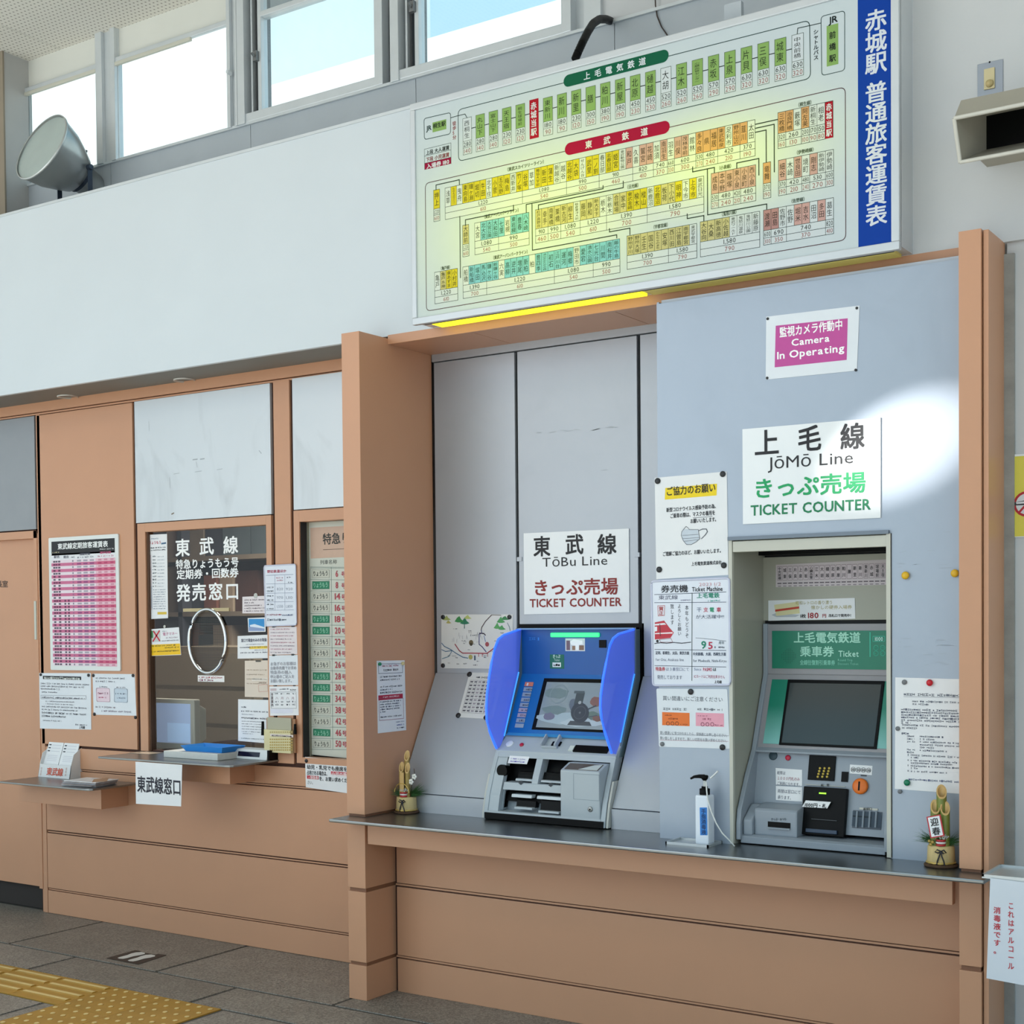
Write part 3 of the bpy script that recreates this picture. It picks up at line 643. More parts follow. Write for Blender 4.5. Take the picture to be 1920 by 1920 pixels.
# ================================================================== the lit fare board
FB = thing('fare_board', (1.265, .115, 2.64), 'large lit railway fare board with a blue title band above the machines', 'fare board')
X0, X1, Z0, Z1, YF = .316, 2.212, 2.634, 3.474, .05
M_fr = mat('board_frame_aluminium', (200, 204, 208), .36, .25, var=.03)
b = MB().box(X0, X1, YF+.012, YW, Z0+.012, Z1-.002); b.build('case', M_fr, FB)
for (x0, x1, z0, z1) in ((X0, X1, Z0, Z0+.026), (X0, X1, Z1-.026, Z1), (X0, X0+.022, Z0+.026, Z1-.026), (X1-.026, X1, Z0+.026, Z1-.026)):
    box('frame_bar', M_fr, x0, x1, YF-.004, YF+.018, z0, z1, FB, bevel=.003)
box('under_gap', M_dark, X0+.03, X1-.03, YF+.018, YF+.040, Z0+.004, Z0+.013, FB)
XD = onY(1207, 556, .11).x
box('under_diffuser', mat('lit_yellow_diffuser', (240, 226, 60), .5, emit=(250, 236, 40), es=1.15), X0+.06, XD-.012, YF+.044, YW-.02, Z0+.003, Z0+.012, FB)
box('under_diffuser', mat('dull_yellow_diffuser', (206, 196, 120), .5, emit=(250, 220, 90), es=.06), XD+.012, X1-.03, YF+.044, YW-.02, Z0+.003, Z0+.012, FB)
box('top_bracket', M_clad, *sorted((onY(1360, 30, YF+.06).x, onY(1392, 30, YF+.06).x)), YF+.05, YF+.07, Z1-.01, Z1+.075, FB)
SB = SY(YF+.004)
G = .95
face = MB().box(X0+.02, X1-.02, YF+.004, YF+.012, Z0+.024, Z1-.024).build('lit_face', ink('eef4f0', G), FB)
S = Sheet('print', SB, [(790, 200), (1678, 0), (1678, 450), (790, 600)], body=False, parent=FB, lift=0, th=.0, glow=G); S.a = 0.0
uB0 = SB.uv(1609, 250)[0]
S.poly([(uB0, Z0+.025), (X1-.025, Z0+.025), (X1-.025, Z1-.025), (uB0, Z1-.025)], '0448b0', 1, False)
uc = (SB.uv(1624, 250)[0]+SB.uv(1662, 250)[0])/2; wdt = SB.uv(1664, 250)[0]-SB.uv(1622, 250)[0]
S.vtext('赤城駅', 0, 0, 0, 0, 'ffffff', True, uv=(uc, SB.uv(1643, 17)[1], SB.uv(1643, 138)[1], wdt), fill=.95)
S.vtext('普通旅客運賃表', 0, 0, 0, 0, 'ffffff', True, uv=(uc, SB.uv(1643, 153)[1], SB.uv(1643, 423)[1], wdt), fill=.95)
CB = {'w': 'f6f8f4', 'y': 'f6dc2c', 's': 'e8d894', 'p': 'ecb8aa', 'o': 'f2b47c', 'c': '96dcee', 'g': 'a2c66c', 'r': 'c81428', 'k': 'd49c92'}
LN, TX, RD = '3c4a44', '2c3026', 'b06a62'
def uvb(x, y): return SB.uv(x, y)
def lineuv(pts, w=.0028, col=LN, lay=2):
    for a, c in zip(pts, pts[1:]):
        d = Vector((c[0]-a[0], c[1]-a[1]));
        if d.length < 1e-6: continue
        d.normalize(); n = Vector((-d.y, d.x))*w/2; e = d*w/2
        S.poly([(a[0]-n.x-e.x, a[1]-n.y-e.y), (c[0]-n.x+e.x, c[1]-n.y+e.y), (c[0]+n.x+e.x, c[1]+n.y+e.y), (a[0]+n.x-e.x, a[1]+n.y-e.y)], col, lay, False)
def num(t, u, v, wmax, h, col):
    adv = [glyph(c, False)[2] for c in t]; s_ = h/.70; W = sum(adv)*s_; k = min(1, wmax/W); x = u-W*k/2
    for c, a in zip(t, adv): S.put(c, x, v-h/2, s_*k, s_, col, False, 3, 0.0); x += a*s_*k
def table(names, cols, tl, xr, ynb, yf1, yf2, fares, full=()):
    """station cells above two rows of fares; measured top-left, right end, and the heights of the rules at the left"""
    u0, v0 = uvb(*tl); u1 = uvb(xr, tl[1])[0]; vn = uvb(tl[0], ynb)[1]; va = uvb(tl[0], yf1)[1]; vb = uvb(tl[0], yf2)[1]
    n = len(names); cw = (u1-u0)/n
    for i, (t, c) in enumerate(zip(names, cols)):
        a = u0+cw*i; bot = vb if i in full else vn
        S.poly([(a, bot), (a+cw, bot), (a+cw, v0), (a, v0)], CB[c], 1, False)
        L = len(t); g = .010 if L <= 2 else .004
        S.vtext(t, 0, 0, 0, 0, 'ffffff' if c == 'r' else TX, c == 'r', uv=(a+cw/2, v0-g, bot+g, cw*.74 if L < 5 else cw*.62), fill=.92)
        lineuv([(a, bot), (a, v0)], .0014)
    ue = u0+cw*(n-len(full))
    lineuv([(u0, v0), (u1, v0)], .0016); lineuv([(u0, vn), (ue, vn)], .0016); lineuv([(u0, va), (ue, va)], .0016); lineuv([(u0, vb), (ue, vb)], .0016); lineuv([(u0, vn), (u0, vb)], .0016); lineuv([(u1, v0), (u1, vb)], .0016)
    k = 0
    for (end, f1, f2) in fares:
        end = n if end is None else (end if end <= n else max(k+1, min(n, round((uvb(end, tl[1]-120)[0]-u0)/cw))))
        a, c_ = u0+cw*k, u0+cw*end; w_ = (c_-a)*.86
        S.poly([(a, vb), (c_, vb), (c_, vn), (a, vn)], 'f4f7f2', 1, False)
        num(f1, (a+c_)/2, (vn+va)/2, w_, (vn-va)*.62, TX); num(f2, (a+c_)/2, (va+vb)/2, w_, (va-vb)*.62, RD)
        lineuv([(c_, vn), (c_, vb)], .0014); k = end
    return u0, cw, v0, vn
# upper line
u0 = uvb(868, 223)[0]; u22 = uvb(1485, 66)[0]; pit = (u22-u0)/22; cw = pit*.66
vt = uvb(868, 223)[1]; vn = uvb(868, 266)[1]; va = uvb(868, 278.5)[1]; vb = uvb(868, 291)[1]
jn = ['西桐生', '丸山下', '富士山下', '天王宿', '桐生球場前', '赤城当駅', '東新川', '新川', '新里', '膳', '粕川', '新屋', '北原', '樋越', '大胡', '江木', '心臓血管センター', '赤坂', '上泉', '片貝', '三俣', '城東', '中央前橋']
jc = 'wggggrggggggggwggggggg'+'w'
jf = [280, 280, 280, 230, 230, 0, 180, 180, 230, 300, 380, 380, 450, 450, 520, 520, 520, 570, 570, 630, 630, 630, 630]
jh = [140, 140, 140, 120, 120, 0, 90, 90, 120, 150, 190, 190, 230, 230, 260, 260, 260, 290, 290, 320, 320, 320, 320]
lineuv([(u0, (vt+vn)/2), (u22, (vt+vn)/2)], .003, '26302a', 1)
for i, t in enumerate(jn):
    a = u0+pit*i; red = jc[i] == 'r'; bot = vb if red else vn; top = vt+(.006 if red else 0)
    S.poly([(a, bot), (a+cw, bot), (a+cw, top), (a, top)], CB[jc[i]], 2, False)
    S.vtext(t, 0, 0, 0, 0, 'ffffff' if red else TX, red, uv=(a+cw*.46, top-.008, bot+.008, cw*.66 if len(t) < 5 else cw*.5), fill=.85)
    if not red:
        S.poly([(a, vb), (a+cw, vb), (a+cw, vn), (a, vn)], 'f4f7f2', 2, False)
        num(str(jf[i]), a+cw/2, (vn+va)/2, cw*.9, (vn-va)*.66, TX); num(str(jh[i]), a+cw/2, (va+vb)/2, cw*.9, (va-vb)*.66, RD)
        for (p, q) in (((a, vt), (a+cw, vt)), ((a, vn), (a+cw, vn)), ((a, va), (a+cw, va)), ((a, vb), (a+cw, vb)), ((a, vt), (a, vb)), ((a+cw, vt), (a+cw, vb))): lineuv([p, q], .0014, '56664e', 3)
S.rline((859, 206), (1518, 38), (1520, 147), (860, 302.5), 1.3, '37524a', 2, .02)
S.rline((795, 222.5), (845, 211), (845, 251), (796, 262), 1.2, '37524a', 2, .012); S.rect(811, 230, 837, 242, CB['g']); S.text('桐生駅', 812, 241.5, 836, 9, TX, True); S.text('JR', 799, 246, 810, 9, '26443c', True)
S.vtext('徒歩5分', 852, 227, 262, 7, 'b0605c', True)
S.rline((1539.5, 31), (1584, 20), (1584, 132), (1541, 142), 1.3, '37524a', 2, .012); S.rect(1550, 49, 1572, 120, CB['g']); S.vtext('前橋駅', 1561, 55, 120, 13, TX, True, fill=.6); S.text('JR', 1553, 45, 1572, 12, '202824', True)
S.vtext('シャトルバス', 1530, 55, 113, 10, '2c3430', True)
for pl in ([(845, 221), (859, 217), (872, 214), (876, 221)], [(1495, 63), (1496, 53), (1519, 48), (1539.5, 43.3)]): lineuv([uvb(*p) for p in pl], .0026)
q = [uvb(796, 280), uvb(845.6, 268)]; lx0, lx1 = q[0][0], q[1][0]; lv = [uvb(796, y)[1] for y in (280, 293, 306.5, 318.5)]
S.poly([(lx0, lv[3]), (lx1, lv[3]), (lx1, lv[2]), (lx0, lv[2])], 'b01040', 1, False)
for v in lv[:3]: lineuv([(lx0, v), (lx1, v)], .0014)
for x in (lx0, lx1): lineuv([(x, lv[0]), (x, lv[3])], .0014)
S.text('上段 大人運賃', 799, 291, 843, 8, TX, True); S.text('下段 小児運賃', 799, 304, 843, 8, '9c4a44', True); S.text('入場券 180', 800, 317, 843, 9, 'ffffff', True)
def pill(a, c, hpx, col, t, xa, xb):
    (u_a, v_a), (u_b, v_b) = uvb(*a), uvb(*c); v = (v_a+v_b)/2; r = hpx*S.mpp(*a)/2; P = []
    for k in range(13): th = math.pi/2+math.pi*k/12; P.append((u_a+r+r*math.cos(th), v+r*math.sin(th)))
    for k in range(13): th = -math.pi/2+math.pi*k/12; P.append((u_b-r+r*math.cos(th), v+r*math.sin(th)))
    S.poly(P, col, 4, False); ua = uvb(xa, 200)[0]; ub = uvb(xb, 200)[0]; n = len(t); w_ = r*1.32
    for i, ch in enumerate(t): S.put(ch, ua+(ub-ua-w_)*i/(n-1), v-.37*w_, w_, w_, 'ffffff', True, 5, 0.0)
pill((1057, 152.7), (1254, 104), 22.6, '0a6a48', '上毛電気鉄道', 1095, 1212); pill((1059.4, 280), (1256, 238), 23, 'c00c3c', '東武鉄道', 1097, 1215)
S.rline((797.5, 344), (1585, 163), (1586, 450), (799.7, 583.5), 1.3, '6c4a4c', 2, .02)
main = '浅草 とうきょうスカイツリー 曳舟 東向島 鐘ヶ淵 堀切 牛田 北千住 小菅 五反野 梅島 西新井 竹ノ塚 谷塚 草加 獨協大学前 新田 蒲生 新越谷 越谷 北越谷 大袋 せんげん台 武里 一ノ割 春日部 北春日部 姫宮 東武動物公園 和戸 久喜 鷲宮 花崎 加須 南羽生 羽生 川俣 茂林寺前 館林 多々良 県 福居 東武和泉 足利市 野州山辺 韮川 太田'.split()
mc = 'wywyyyywyyywyywyyywwyywyywyywpwppwpwppwoooowoow'
table(main, mc, (834.6, 353), 1416.3, 388.7, 400, 412, [(13, '1,220', '610'), (20, '1,080', '540'), (25, '990', '500'), (30, '910', '460'), (33, '820', '410'), (35, '740', '370'), (36, '660', '330'), (39, '600', '300'), (40, '530', '270'), (42, '480', '240'), (45, '420', '210'), (None, '370', '190')])
table(['押上'], 'y', (813, 357), 824.5, 392.5, 404, 416, [(None, '1,220', '610')])
table(['大師前'], 's', (867.5, 423), 879, 459, 470, 482, [(None, '1,220', '610')])
table('大宮 北大宮 大宮公園 大和田 七里 岩槻 東岩槻 豊春 八木崎'.split(), 'wccccwccc', (890, 418.7), 992, 453, 466, 478, [(4, '1,080', '540'), (None, '990', '500')])
table('船橋 新船橋 塚田 馬込沢 鎌ヶ谷 新鎌ヶ谷 六実 高柳 逆井 増尾 新柏 柏 豊四季 流山おおたかの森 初石 江戸川台 運河 梅郷 野田市 愛宕 清水公園 七光台 川間 南桜井 藤の牛島'.split(), 'wcccccwccccwccccccwcccccc', (868, 501), 1162.4, 535.4, 548, 560, [(4, '1,390', '700'), (15, '1,220', '610'), (21, '1,080', '540'), (None, '990', '500')])
table('亀戸 亀戸水神 東あずま 小村井'.split(), 'wsyy', (815, 511), 858, 545.6, 558, 570, [(None, '1,220', '610')])
table('杉戸高野台 幸手 南栗橋 栗橋 新古河 柳生 板倉東洋大前 藤岡 静和 新大平下 栃木 新栃木 合戦場 家中 東武金崎 楡木 樅山 新鹿沼 北鹿沼 板荷 下小代 明神 下今市 上今市 東武日光'.split(), 'sssssswssswwssyyywyssywyw'[:25], (1004, 393.7), 1320, 429.8, 442.7, 456.4, [(2, '910', '460'), (4, '990', '500'), (7, '1,080', '540'), (11, '1,220', '610'), (17, '1,390', '700'), (None, '1,580', '790')])
table('野州平川 野州大塚 壬生 国谷 おもちゃのまち 安塚 西川田 江曽島 南宇都宮 東武宇都宮'.split(), 'sssssssssw', (1175.7, 442.7), 1306.5, 479.6, 492.5, 505.4, [(6, '1,390', '700'), (None, '1,580', '790')])
table('大谷向 大桑 新高徳 小佐越 東武ワールド 鬼怒川温泉 鬼怒川公園 新藤原'.split(), 'sssswwww', (1313, 416.4), 1424.5, 454, 468, 482, [(None, '1,580', '790')])
table('成島 本中野 篠塚 東小泉 小泉町 西小泉'.split(), 'pppppp', (1333.6, 325.8), 1417, 364.8, 378, 392, [(1, '530', '270'), (3, '480', '240'), (4, '420', '210'), (None, '480', '240')])
table(['竜舞'], 'o', (1431, 306), 1445, 345, 359, 373, [(None, '370', '190')])
table('細谷 木崎 世良田 境町 剛志 新伊勢崎 伊勢崎'.split(), 'pwpwpww', (1459.7, 301), 1563, 340, 353, 367.5, [(1, '370', '190'), (3, '420', '210'), (4, '480', '240'), (6, '530', '270'), (None, '600', '300')])
table('三枚橋 治良門橋 藪塚 阿左美 新桐生 相老 赤城当駅'.split(), 'oowowwr', (1458.7, 211.7), 1562, 251, 265, 279, [(1, '320', '160'), (3, '260', '130'), (4, '200', '100'), (5, '170', '90'), (6, '150', '80')], full=(6,))
table('渡瀬 田島 佐野市 佐野 堀米 吉水 田沼 多田 葛生'.split(), 'kkwwppwpw', (1431.6, 394.5), 1563, 433, 447, 460, [(1, '600', '300'), (3, '690', '350'), (8, '740', '370'), (None, '820', '410')])
for t, xa, y, xb, h in (('（東武スカイツリーライン）', 948, 322.5, 1024, 7), ('（東武アーバンパークライン）', 905, 411, 976, 7), ('（東武アーバンパークライン）', 922, 487.5, 993, 7), ('（日光線）', 1173, 355.5, 1201, 7.5), ('（宇都宮線）', 1222, 430.5, 1256, 7.5), ('（鬼怒川線）', 1350, 406.5, 1385, 7.5), ('（佐野線）', 1480, 382, 1513, 7.5), ('（伊勢崎線）', 1490, 291, 1530, 7.5), ('（桐生線）', 1493, 202, 1526, 8), ('（小泉線）', 1345, 320, 1375, 7.5), ('（亀戸線）', 824, 507.5, 847, 6.5)):
    S.text(t, xa, y, xb, h, '4a5648', True)
for pl in ([(818, 356), (818, 347), (861.5, 337.5), (861.5, 346)], [(963, 385), (963, 394), (873, 413.6), (873, 423)], [(862.4, 406), (863, 520), (858, 521.5)], [(1131, 348.4), (1131, 354), (987, 385), (986, 398.5)], [(1168.8, 340), (1168.8, 352), (1009.8, 387), (1009.8, 393.4)],
           [(997.8, 383), (998.5, 469.4), (1156.6, 439.8), (1156.6, 446)], [(1143, 429), (1143, 435), (1181.3, 427), (1181.3, 440)], [(1288.8, 401.4), (1289, 410), (1320, 404.5), (1320, 414.3)], [(1299, 313.3), (1299, 322.5), (1339.7, 314), (1339.7, 324)], [(1326.6, 317), (1327.3, 403), (1437.8, 382.5), (1437.8, 392)],
           [(1381.7, 315), (1381.7, 305.8), (1423, 297.5), (1424, 327.5), (1431, 326.7)], [(1416.7, 248.3), (1436.7, 244), (1437.5, 304)], [(1416.7, 240.8), (1451.7, 233.3), (1452.5, 321.7), (1459, 321)], [(1416.7, 233.3), (1458.3, 224.7)]):
    q = [uvb(*p) for p in pl]
    for i in range(1, len(q)):          # rules are square
        if abs(q[i][0]-q[i-1][0]) < .02: q[i] = (q[i-1][0], q[i][1])
        else: q[i] = (q[i][0], q[i-1][1])
    lineuv(q, .0032, '2c3a30', 4)
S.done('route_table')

# black corrugated conduit and a loose wire on the wall above
pts = [onY(*p, y) for p, y in (((1078, 112), .13), ((1083, 100), .14), ((1092, 80), .17), ((1102, 60), .23), ((1112, 44), .31), ((1124, 36), .40), ((1136, 36), .48), ((1146, 40), .56))]
fine = []
for a, c in zip(pts, pts[1:]):
    for k in range(8): fine.append(a.lerp(c, k/8))
fine.append(pts[-1])
MB().tube(fine, [.0155 if i % 2 else .0135 for i in range(len(fine))], 12).build('cable_conduit', M_black, None, 'black corrugated conduit rising from the lit fare board', 'conduit')
MB().tube([onY(*p, YC-.006) for p in ((1228, -20), (1229, 10), (1232, 30), (1240, 50), (1251, 66))], .0025, 6).build('loose_wire', mat('thin_brown_wire', (60, 46, 40), .5), None, 'thin dark wire hanging above the fare board', 'wire')
# ================================================================== blue touch-screen ticket machine
TM = thing('ticket_machine', (.8, .33, .73), 'ticket machine with glowing blue side screens and a touch screen', 'ticket machine')
MX0, MX1 = .527, 1.072
M_blue = mat('machine_blue', (8, 104, 178), .35, var=.03); M_bluel = mat('machine_light_blue', (72, 158, 214), .35)
A, B_ = (.458, 1.285), (.346, 1.055)                 # slope of the touch-screen panel
b = MB().box(MX0-.010, MX1+.014, YT+.0, YT+.011, 1.27, 1.482); b.prismX([(YT+.006, 1.28), (.24, .80), (.30, .80), (.50, 1.28)], MX0-.008, MX1+.010); b.build('gap', M_black, TM)
prof = [(.462, 1.466), (.43, 1.466), (.428, 1.290), (.300, .985), (.345, .985), (.462, 1.27)]
for x0, x1 in ((MX0, MX0+.010), (MX1-.010, MX1)): MB().prismX(prof, x0, x1).build('side_rim', mat('rim_grey_green', (104, 122, 126), .4), TM)
box('top_rim', mat('rim_light', (120, 160, 200), .35), MX0, MX1, .43, .46, 1.460, 1.466, TM)
box('upper_face', mat('machine_deep_blue', (8, 86, 160), .35), MX0+.010, MX1-.010, .457, .466, 1.283, 1.462, TM)
MB().prismX([A, B_, (B_[0]+.012, B_[1]-.006), (A[0]+.012, A[1])], MX0+.010, MX1-.010).build('slope_face', M_blue, TM)
MB().prismX([(.352, 1.066), (.3465, 1.054), (.3300, 1.045), (.345, 1.05)], MX0+.012, MX1-.012).build('lower_band', M_bluel, TM)
SU = SY(.457); SD = SS(A, B_)
U = Sheet('face_print', SU, [(975, 1180), (1190, 1180), (1190, 1255), (975, 1255)], body=False, parent=TM, lift=0, th=.0)
U.a = 0.0
U.scribble(992, 1201, 1011, 6, '3a8ae0', 4); U.rect(1060, 1197, 1097, 1221, 'd8dce0', 1); U.done('camera_sticker'); U.rect(1062, 1201, 1069, 1219, '7a6070', 2); U.poly([(1069, 1203), (1075, 1199), (1092, 1201), (1093, 1208), (1086, 1209), (1085, 1219), (1079, 1219), (1079, 1210), (1071, 1209)], 'ffffff', 3); U.rect(1086, 1210, 1095, 1219, '8a6a58', 2); U.rect(1073, 1211, 1079, 1219, '9a7a62', 2); U.done('sticker_picture')
U.rect(1031, 1227, 1058, 1254, '0c6a58', 1); U.text('きっぷ', 1036.5, 1234, 1051, 7, 'cfe8e0', True); U.text('Ticket', 1039, 1239.5, 1050, 4.5, 'cfe8e0'); U.rect(1036, 1242, 1052, 1251, 'dfe8e8', 2); U.scribble(1038, 1249.5, 1051, 5, '40707a', 1); U.done('upper_stickers')
q = SU.uv(1124, 1200); q2 = SU.uv(1137, 1214.5); MB().rbox(SU, q[0], q2[0], q2[1], q[1], 0, .004).build('sensor', M_black, TM)
q = SU.uv(1034, 1186.5); q2 = SU.uv(1125, 1194.5); MB().rbox(SU, q[0], q2[0], q2[1], q[1], 0, .010).build('status_light', mat('green_light', (60, 240, 130), .4, emit=(50, 240, 120), es=1.3), TM, bevel=.004)
# touch screen
b = MB(); s0 = SD.uv(1024, 1272); s1 = SD.uv(1000, 1368); sx0, sx1 = .648, .990; sv0, sv1 = s1[1], s0[1]
b.rbox(SD, sx0, sx1, sv0, sv1, -.004, .0016); b.build('screen_bezel', M_black, TM)
M_scr = mat('touch_screen', (120, 132, 140), .15, var=.10, scale=5, emit=(118, 134, 142), es=.30)
b = MB(); b.rbox(SD, sx0+.018, sx1-.012, sv0+.010, sv1-.016, .0016, .0022); b.build('screen', M_scr, TM)
W = Sheet('scr', SD, [(1024, 1272), (1128, 1275), (1135, 1376), (1000, 1368)], body=False, parent=TM, lift=0, th=.0022)
W.a = 0
def blob(x, y, rx, ry, col, lay, n=14, j=.18, seed=1):
    r_ = random.Random(seed); W.poly([(x+rx*math.cos(6.283*i/n)*(1+r_.uniform(-j, j)), y+ry*math.sin(6.283*i/n)*(1+r_.uniform(-j, j))) for i in range(n)], col, lay)
# picture on the screen: a steam engine among trees and red leaves
blob(1062, 1347, 52, 12, 'a8b8c0', 1, seed=2); blob(1090, 1355, 40, 8, 'b8c4ca', 2, seed=5); blob(1045, 1300, 22, 10, '78898a', 2, seed=3); blob(1040, 1332, 24, 8, '748688', 2, seed=4); blob(1030, 1344, 12, 7, '76748a', 3, seed=8)
blob(1118, 1316, 11, 9, '8a645e', 3, seed=6); blob(1120, 1348, 9, 6, '806058', 3, seed=7); blob(1078, 1322, 12, 12, '66707e', 2, seed=12); blob(1112, 1342, 12, 8, '6c7e76', 2, seed=15)
W.rect(1082, 1299, 1092, 1322, '4a5256', 4); W.rect(1078, 1296, 1096, 1301, '566064', 5); W.poly([(1070, 1352), (1106, 1354), (1110, 1362), (1064, 1360)], '4c5056', 4); blob(1088, 1337, 17, 19, '40454e', 5, seed=9, j=.02, n=20); W.disc(1088, 1337, 12, '565a62', 6, ring=.9); W.disc(1088, 1337, 2, '70747a', 6); W.disc(1088, 1318, 3, 'a8acae', 6); W.line([(1104, 1330), (1118, 1324)], 2.4, '4a5058', 4); W.line([(1104, 1345), (1120, 1342)], 2, '5a6068', 4)
W.disc(1048, 1302, 17, '88979c', 4, ring=.93); W.done('screen_picture')
# key labels beside the screen
for i in range(9):
    y0 = 1279+i*9.7; xc = 993.5-i*2.28
    c0 = SD.uv(xc-8.2, y0); c1 = SD.uv(xc+8.2-1.5, y0+8.2)
    MB().rbox(SD, c0[0], c0[0]+.040, c1[1], c0[1], 0, .002).build('key_label', mat('key_label_orange', (226, 130, 104), .5) if i == 0 else mat('key_label_pink', (186, 170, 186), .5) if i in (5, 6) else mat('key_label_grey', (160, 172, 186), .5), TM, bevel=.0006)
KP = Sheet('kp', SD, [(985, 1279), (1002, 1279), (982, 1366), (966, 1366)], body=False, parent=TM, lift=0, th=.0021); KP.a = 0
for i in range(1, 8): KP.scribble(989-i*2.28, 1285.5+i*9.7, 1000-i*2.28, 4, '4c4c60', i)
KP.text('1', 987, 1286, 992, 5, 'fff0ea', True); KP.done('key_print')
# ledge under the screen
LA, LB = (.349, 1.052), (.276, .990)
SLg = SS(LA, LB)
MB().prismX([LA, LB, (.276, .978), (.36, .978), (.36, 1.045)], MX0+.002, MX1-.004).build('ledge', M_mgrey, TM, bevel=.002)
def on(sf, x, y, r, m, h, name, parent=TM, n=18, dome=False):
    u_, v_ = sf.uv(x, y); c = sf.p(u_, v_); return MB().lathe(c, sf.n, [(0, 0), (0, r), (h*.7, r), (h, r*.8), (h, 0)], n).build(name, m, parent)
on(SLg, 956, 1394.5, .0165, mat('white_disc', (228, 230, 232), .4), .003, 'white_disc'); on(SLg, 978.5, 1397, .0085, mat('red_button', (190, 24, 60), .35), .006, 'call_button')
c = SLg.uv(1016, 1402); d = SLg.uv(1056, 1384)
b = MB(); b.rbox(SLg, c[0], c[0]+.006, c[1], c[1]+.055, 0, .022); b.rbox(SLg, d[0]-.010, d[0]-.002, c[1], c[1]+.055, 0, .022); b.rbox(SLg, c[0], d[0], c[1]-.004, c[1]+.004, 0, .010); b.build('coin_tray', M_mgrey, TM, bevel=.002)
b = MB()
for i in range(3): b.rbox(SLg, c[0]+.036+i*.016, c[0]+.044+i*.016, c[1]+.012, c[1]+.034, 0, .003)
b.build('coin_slots', M_black, TM)
c = SLg.uv(1069, 1410); d = SLg.uv(1141, 1398); b = MB(); b.rbox(SLg, c[0]+.012, d[0]+.012, c[1], c[1]+.034, 0, .006); b.build('card_reader', M_black, TM, bevel=.002)
b = MB(); b.rbox(SLg, c[0]-.010, c[0]+.010, c[1]+.004, c[1]+.030, 0, .005); b.build('reader_plate', mat('pale_label', (214, 220, 214), .5), TM)
# lower body: front follows a sloping curve; pockets on the left, return box on the right
PF = [(.276, .984), (.238, .902), (.207, .822), (.192, .757), (.189, .733)]
def yat(z):
    for (ya, za), (yb, zb) in zip(PF, PF[1:]):
        if zb <= z <= za: return yb+(ya-yb)*(z-zb)/(za-zb)
    return PF[-1][0] if z < .74 else PF[0][0]
def strip(x0, x1, z0, z1, d0=0.0, d1=.02):
    zz = sorted({z0, z1, *[z for _, z in PF if z0 < z < z1]}, reverse=True)
    return MB().prismX([(yat(z)+d0, z) for z in zz]+[(yat(z)+d1, z) for z in reversed(zz)], x0, x1)
strip(MX0, .545, .7335, .982, 0, .09).build('lower_side', M_mgrey, TM, bevel=.002)
strip(1.048, MX1-.004, .7335, .982, 0, .09).build('lower_side', M_mgrey, TM, bevel=.002)
strip(.545, .590, .760, .968, .004, .03).build('lower_stile', M_mgrey, TM)
strip(.545, 1.05, .966, .982, 0, .05).build('lower_rail', M_mgrey, TM, bevel=.001)
strip(.60, .885, .846, .874, 0, .06).build('lower_rail', M_mgrey, TM, bevel=.002)
strip(.724, .752, .874, .966, .002, .05).build('pocket_divider', M_mgrey, TM, bevel=.001)
strip(.545, 1.05, .756, .764, -.002, .06).build('lower_sill', M_mgrey, TM, bevel=.001)
box('kick_band', M_black, .534, 1.062, .186, .20, .733, .757, TM)
strip(.545, 1.05, .756, .975, .055, .065).build('pocket_back', mat('pocket_grey', (132, 142, 150), .5), TM)
strip(.545, .60, .764, .85, .02, .05).build('pocket_cheek', mat('pocket_grey', (132, 142, 150)), TM, bevel=.006)
for x0, x1, z0, z1 in ((.640, .724, .886, .912), (.755, .862, .886, .914), (.655, .742, .782, .806), (.765, .862, .775, .812)):
    strip(x0, x1, z0, z1, .03, .056).build('note_slot', M_black, TM)
    strip(x0+.003, x1-.003, z0-.006, z0+.002, .012, .05).build('slot_lip', M_mgrey, TM, bevel=.001)
for x0, x1 in ((.636, .728), (.752, .866)): strip(x0, x1, .818, .830, .016, .05).build('shutter_bar', mat('shutter_bar', (206, 212, 216), .4), TM, bevel=.002)
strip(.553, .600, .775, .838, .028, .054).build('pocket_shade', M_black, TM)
MB().cyl((.581, yat(.915)-.004, .915), (.581, yat(.915)+.03, .915), .024, .020, 20).build('coin_knob', M_black, TM)
b = MB().prismX([(.192, .752), (.192, .938), (.252, .962), (.30, .962), (.30, .752)], .876, 1.046); b.build('return_box', M_mgrey, TM, bevel=.006)
SBX = SY(.192); SBT = SS((.252, .962), (.192, .938))
b = MB().rbox(SBT, .890, 1.034, .008, .056, 0, .0012); b.build('box_window', mat('smoky_window', (104, 92, 84), .12), TM)
b = MB().slab(SBT, [(.950, .010), (1.030, .010), (1.030, .054), (1.0, .048)], .0012, .0018); b.build('window_note', mat('pale_label', (214, 220, 214)), TM)
p0, p1 = SBX.uv(1075, 1450), SBX.uv(1124, 1502)
b = MB()
for (a, c, d, e) in ((p0[0], p1[0], p0[1]-.0015, p0[1]), (p0[0], p1[0], p1[1], p1[1]+.0015), (p0[0], p0[0]+.0015, p1[1], p0[1]), (p1[0]-.0015, p1[0], p1[1], p0[1])): b.rbox(SBX, a, c, d, e, 0, .0006)
b.build('hatch_line', mat('hatch_line', (140, 150, 160), .5), TM)
on(SBX, 1107, 1517.5, .010, mat('lock_steel', (150, 150, 148), .3, .9), .004, 'lock'); on(SBX, 1107, 1517.5, .0035, M_black, .005, 'keyhole', n=8)
SM = SS((.270, .97), (.236, .90))
tk = Sheet('instruction_sticker', SM, [(956, 1417), (993, 1419), (988, 1433), (952, 1431)], th=.001, parent=TM, lift=.0); tk.scribble(958, 1424, 986, 2.5, '9a90c0', 1); tk.scribble(957, 1429, 984, 3, '6a60b0', 2); tk.done()
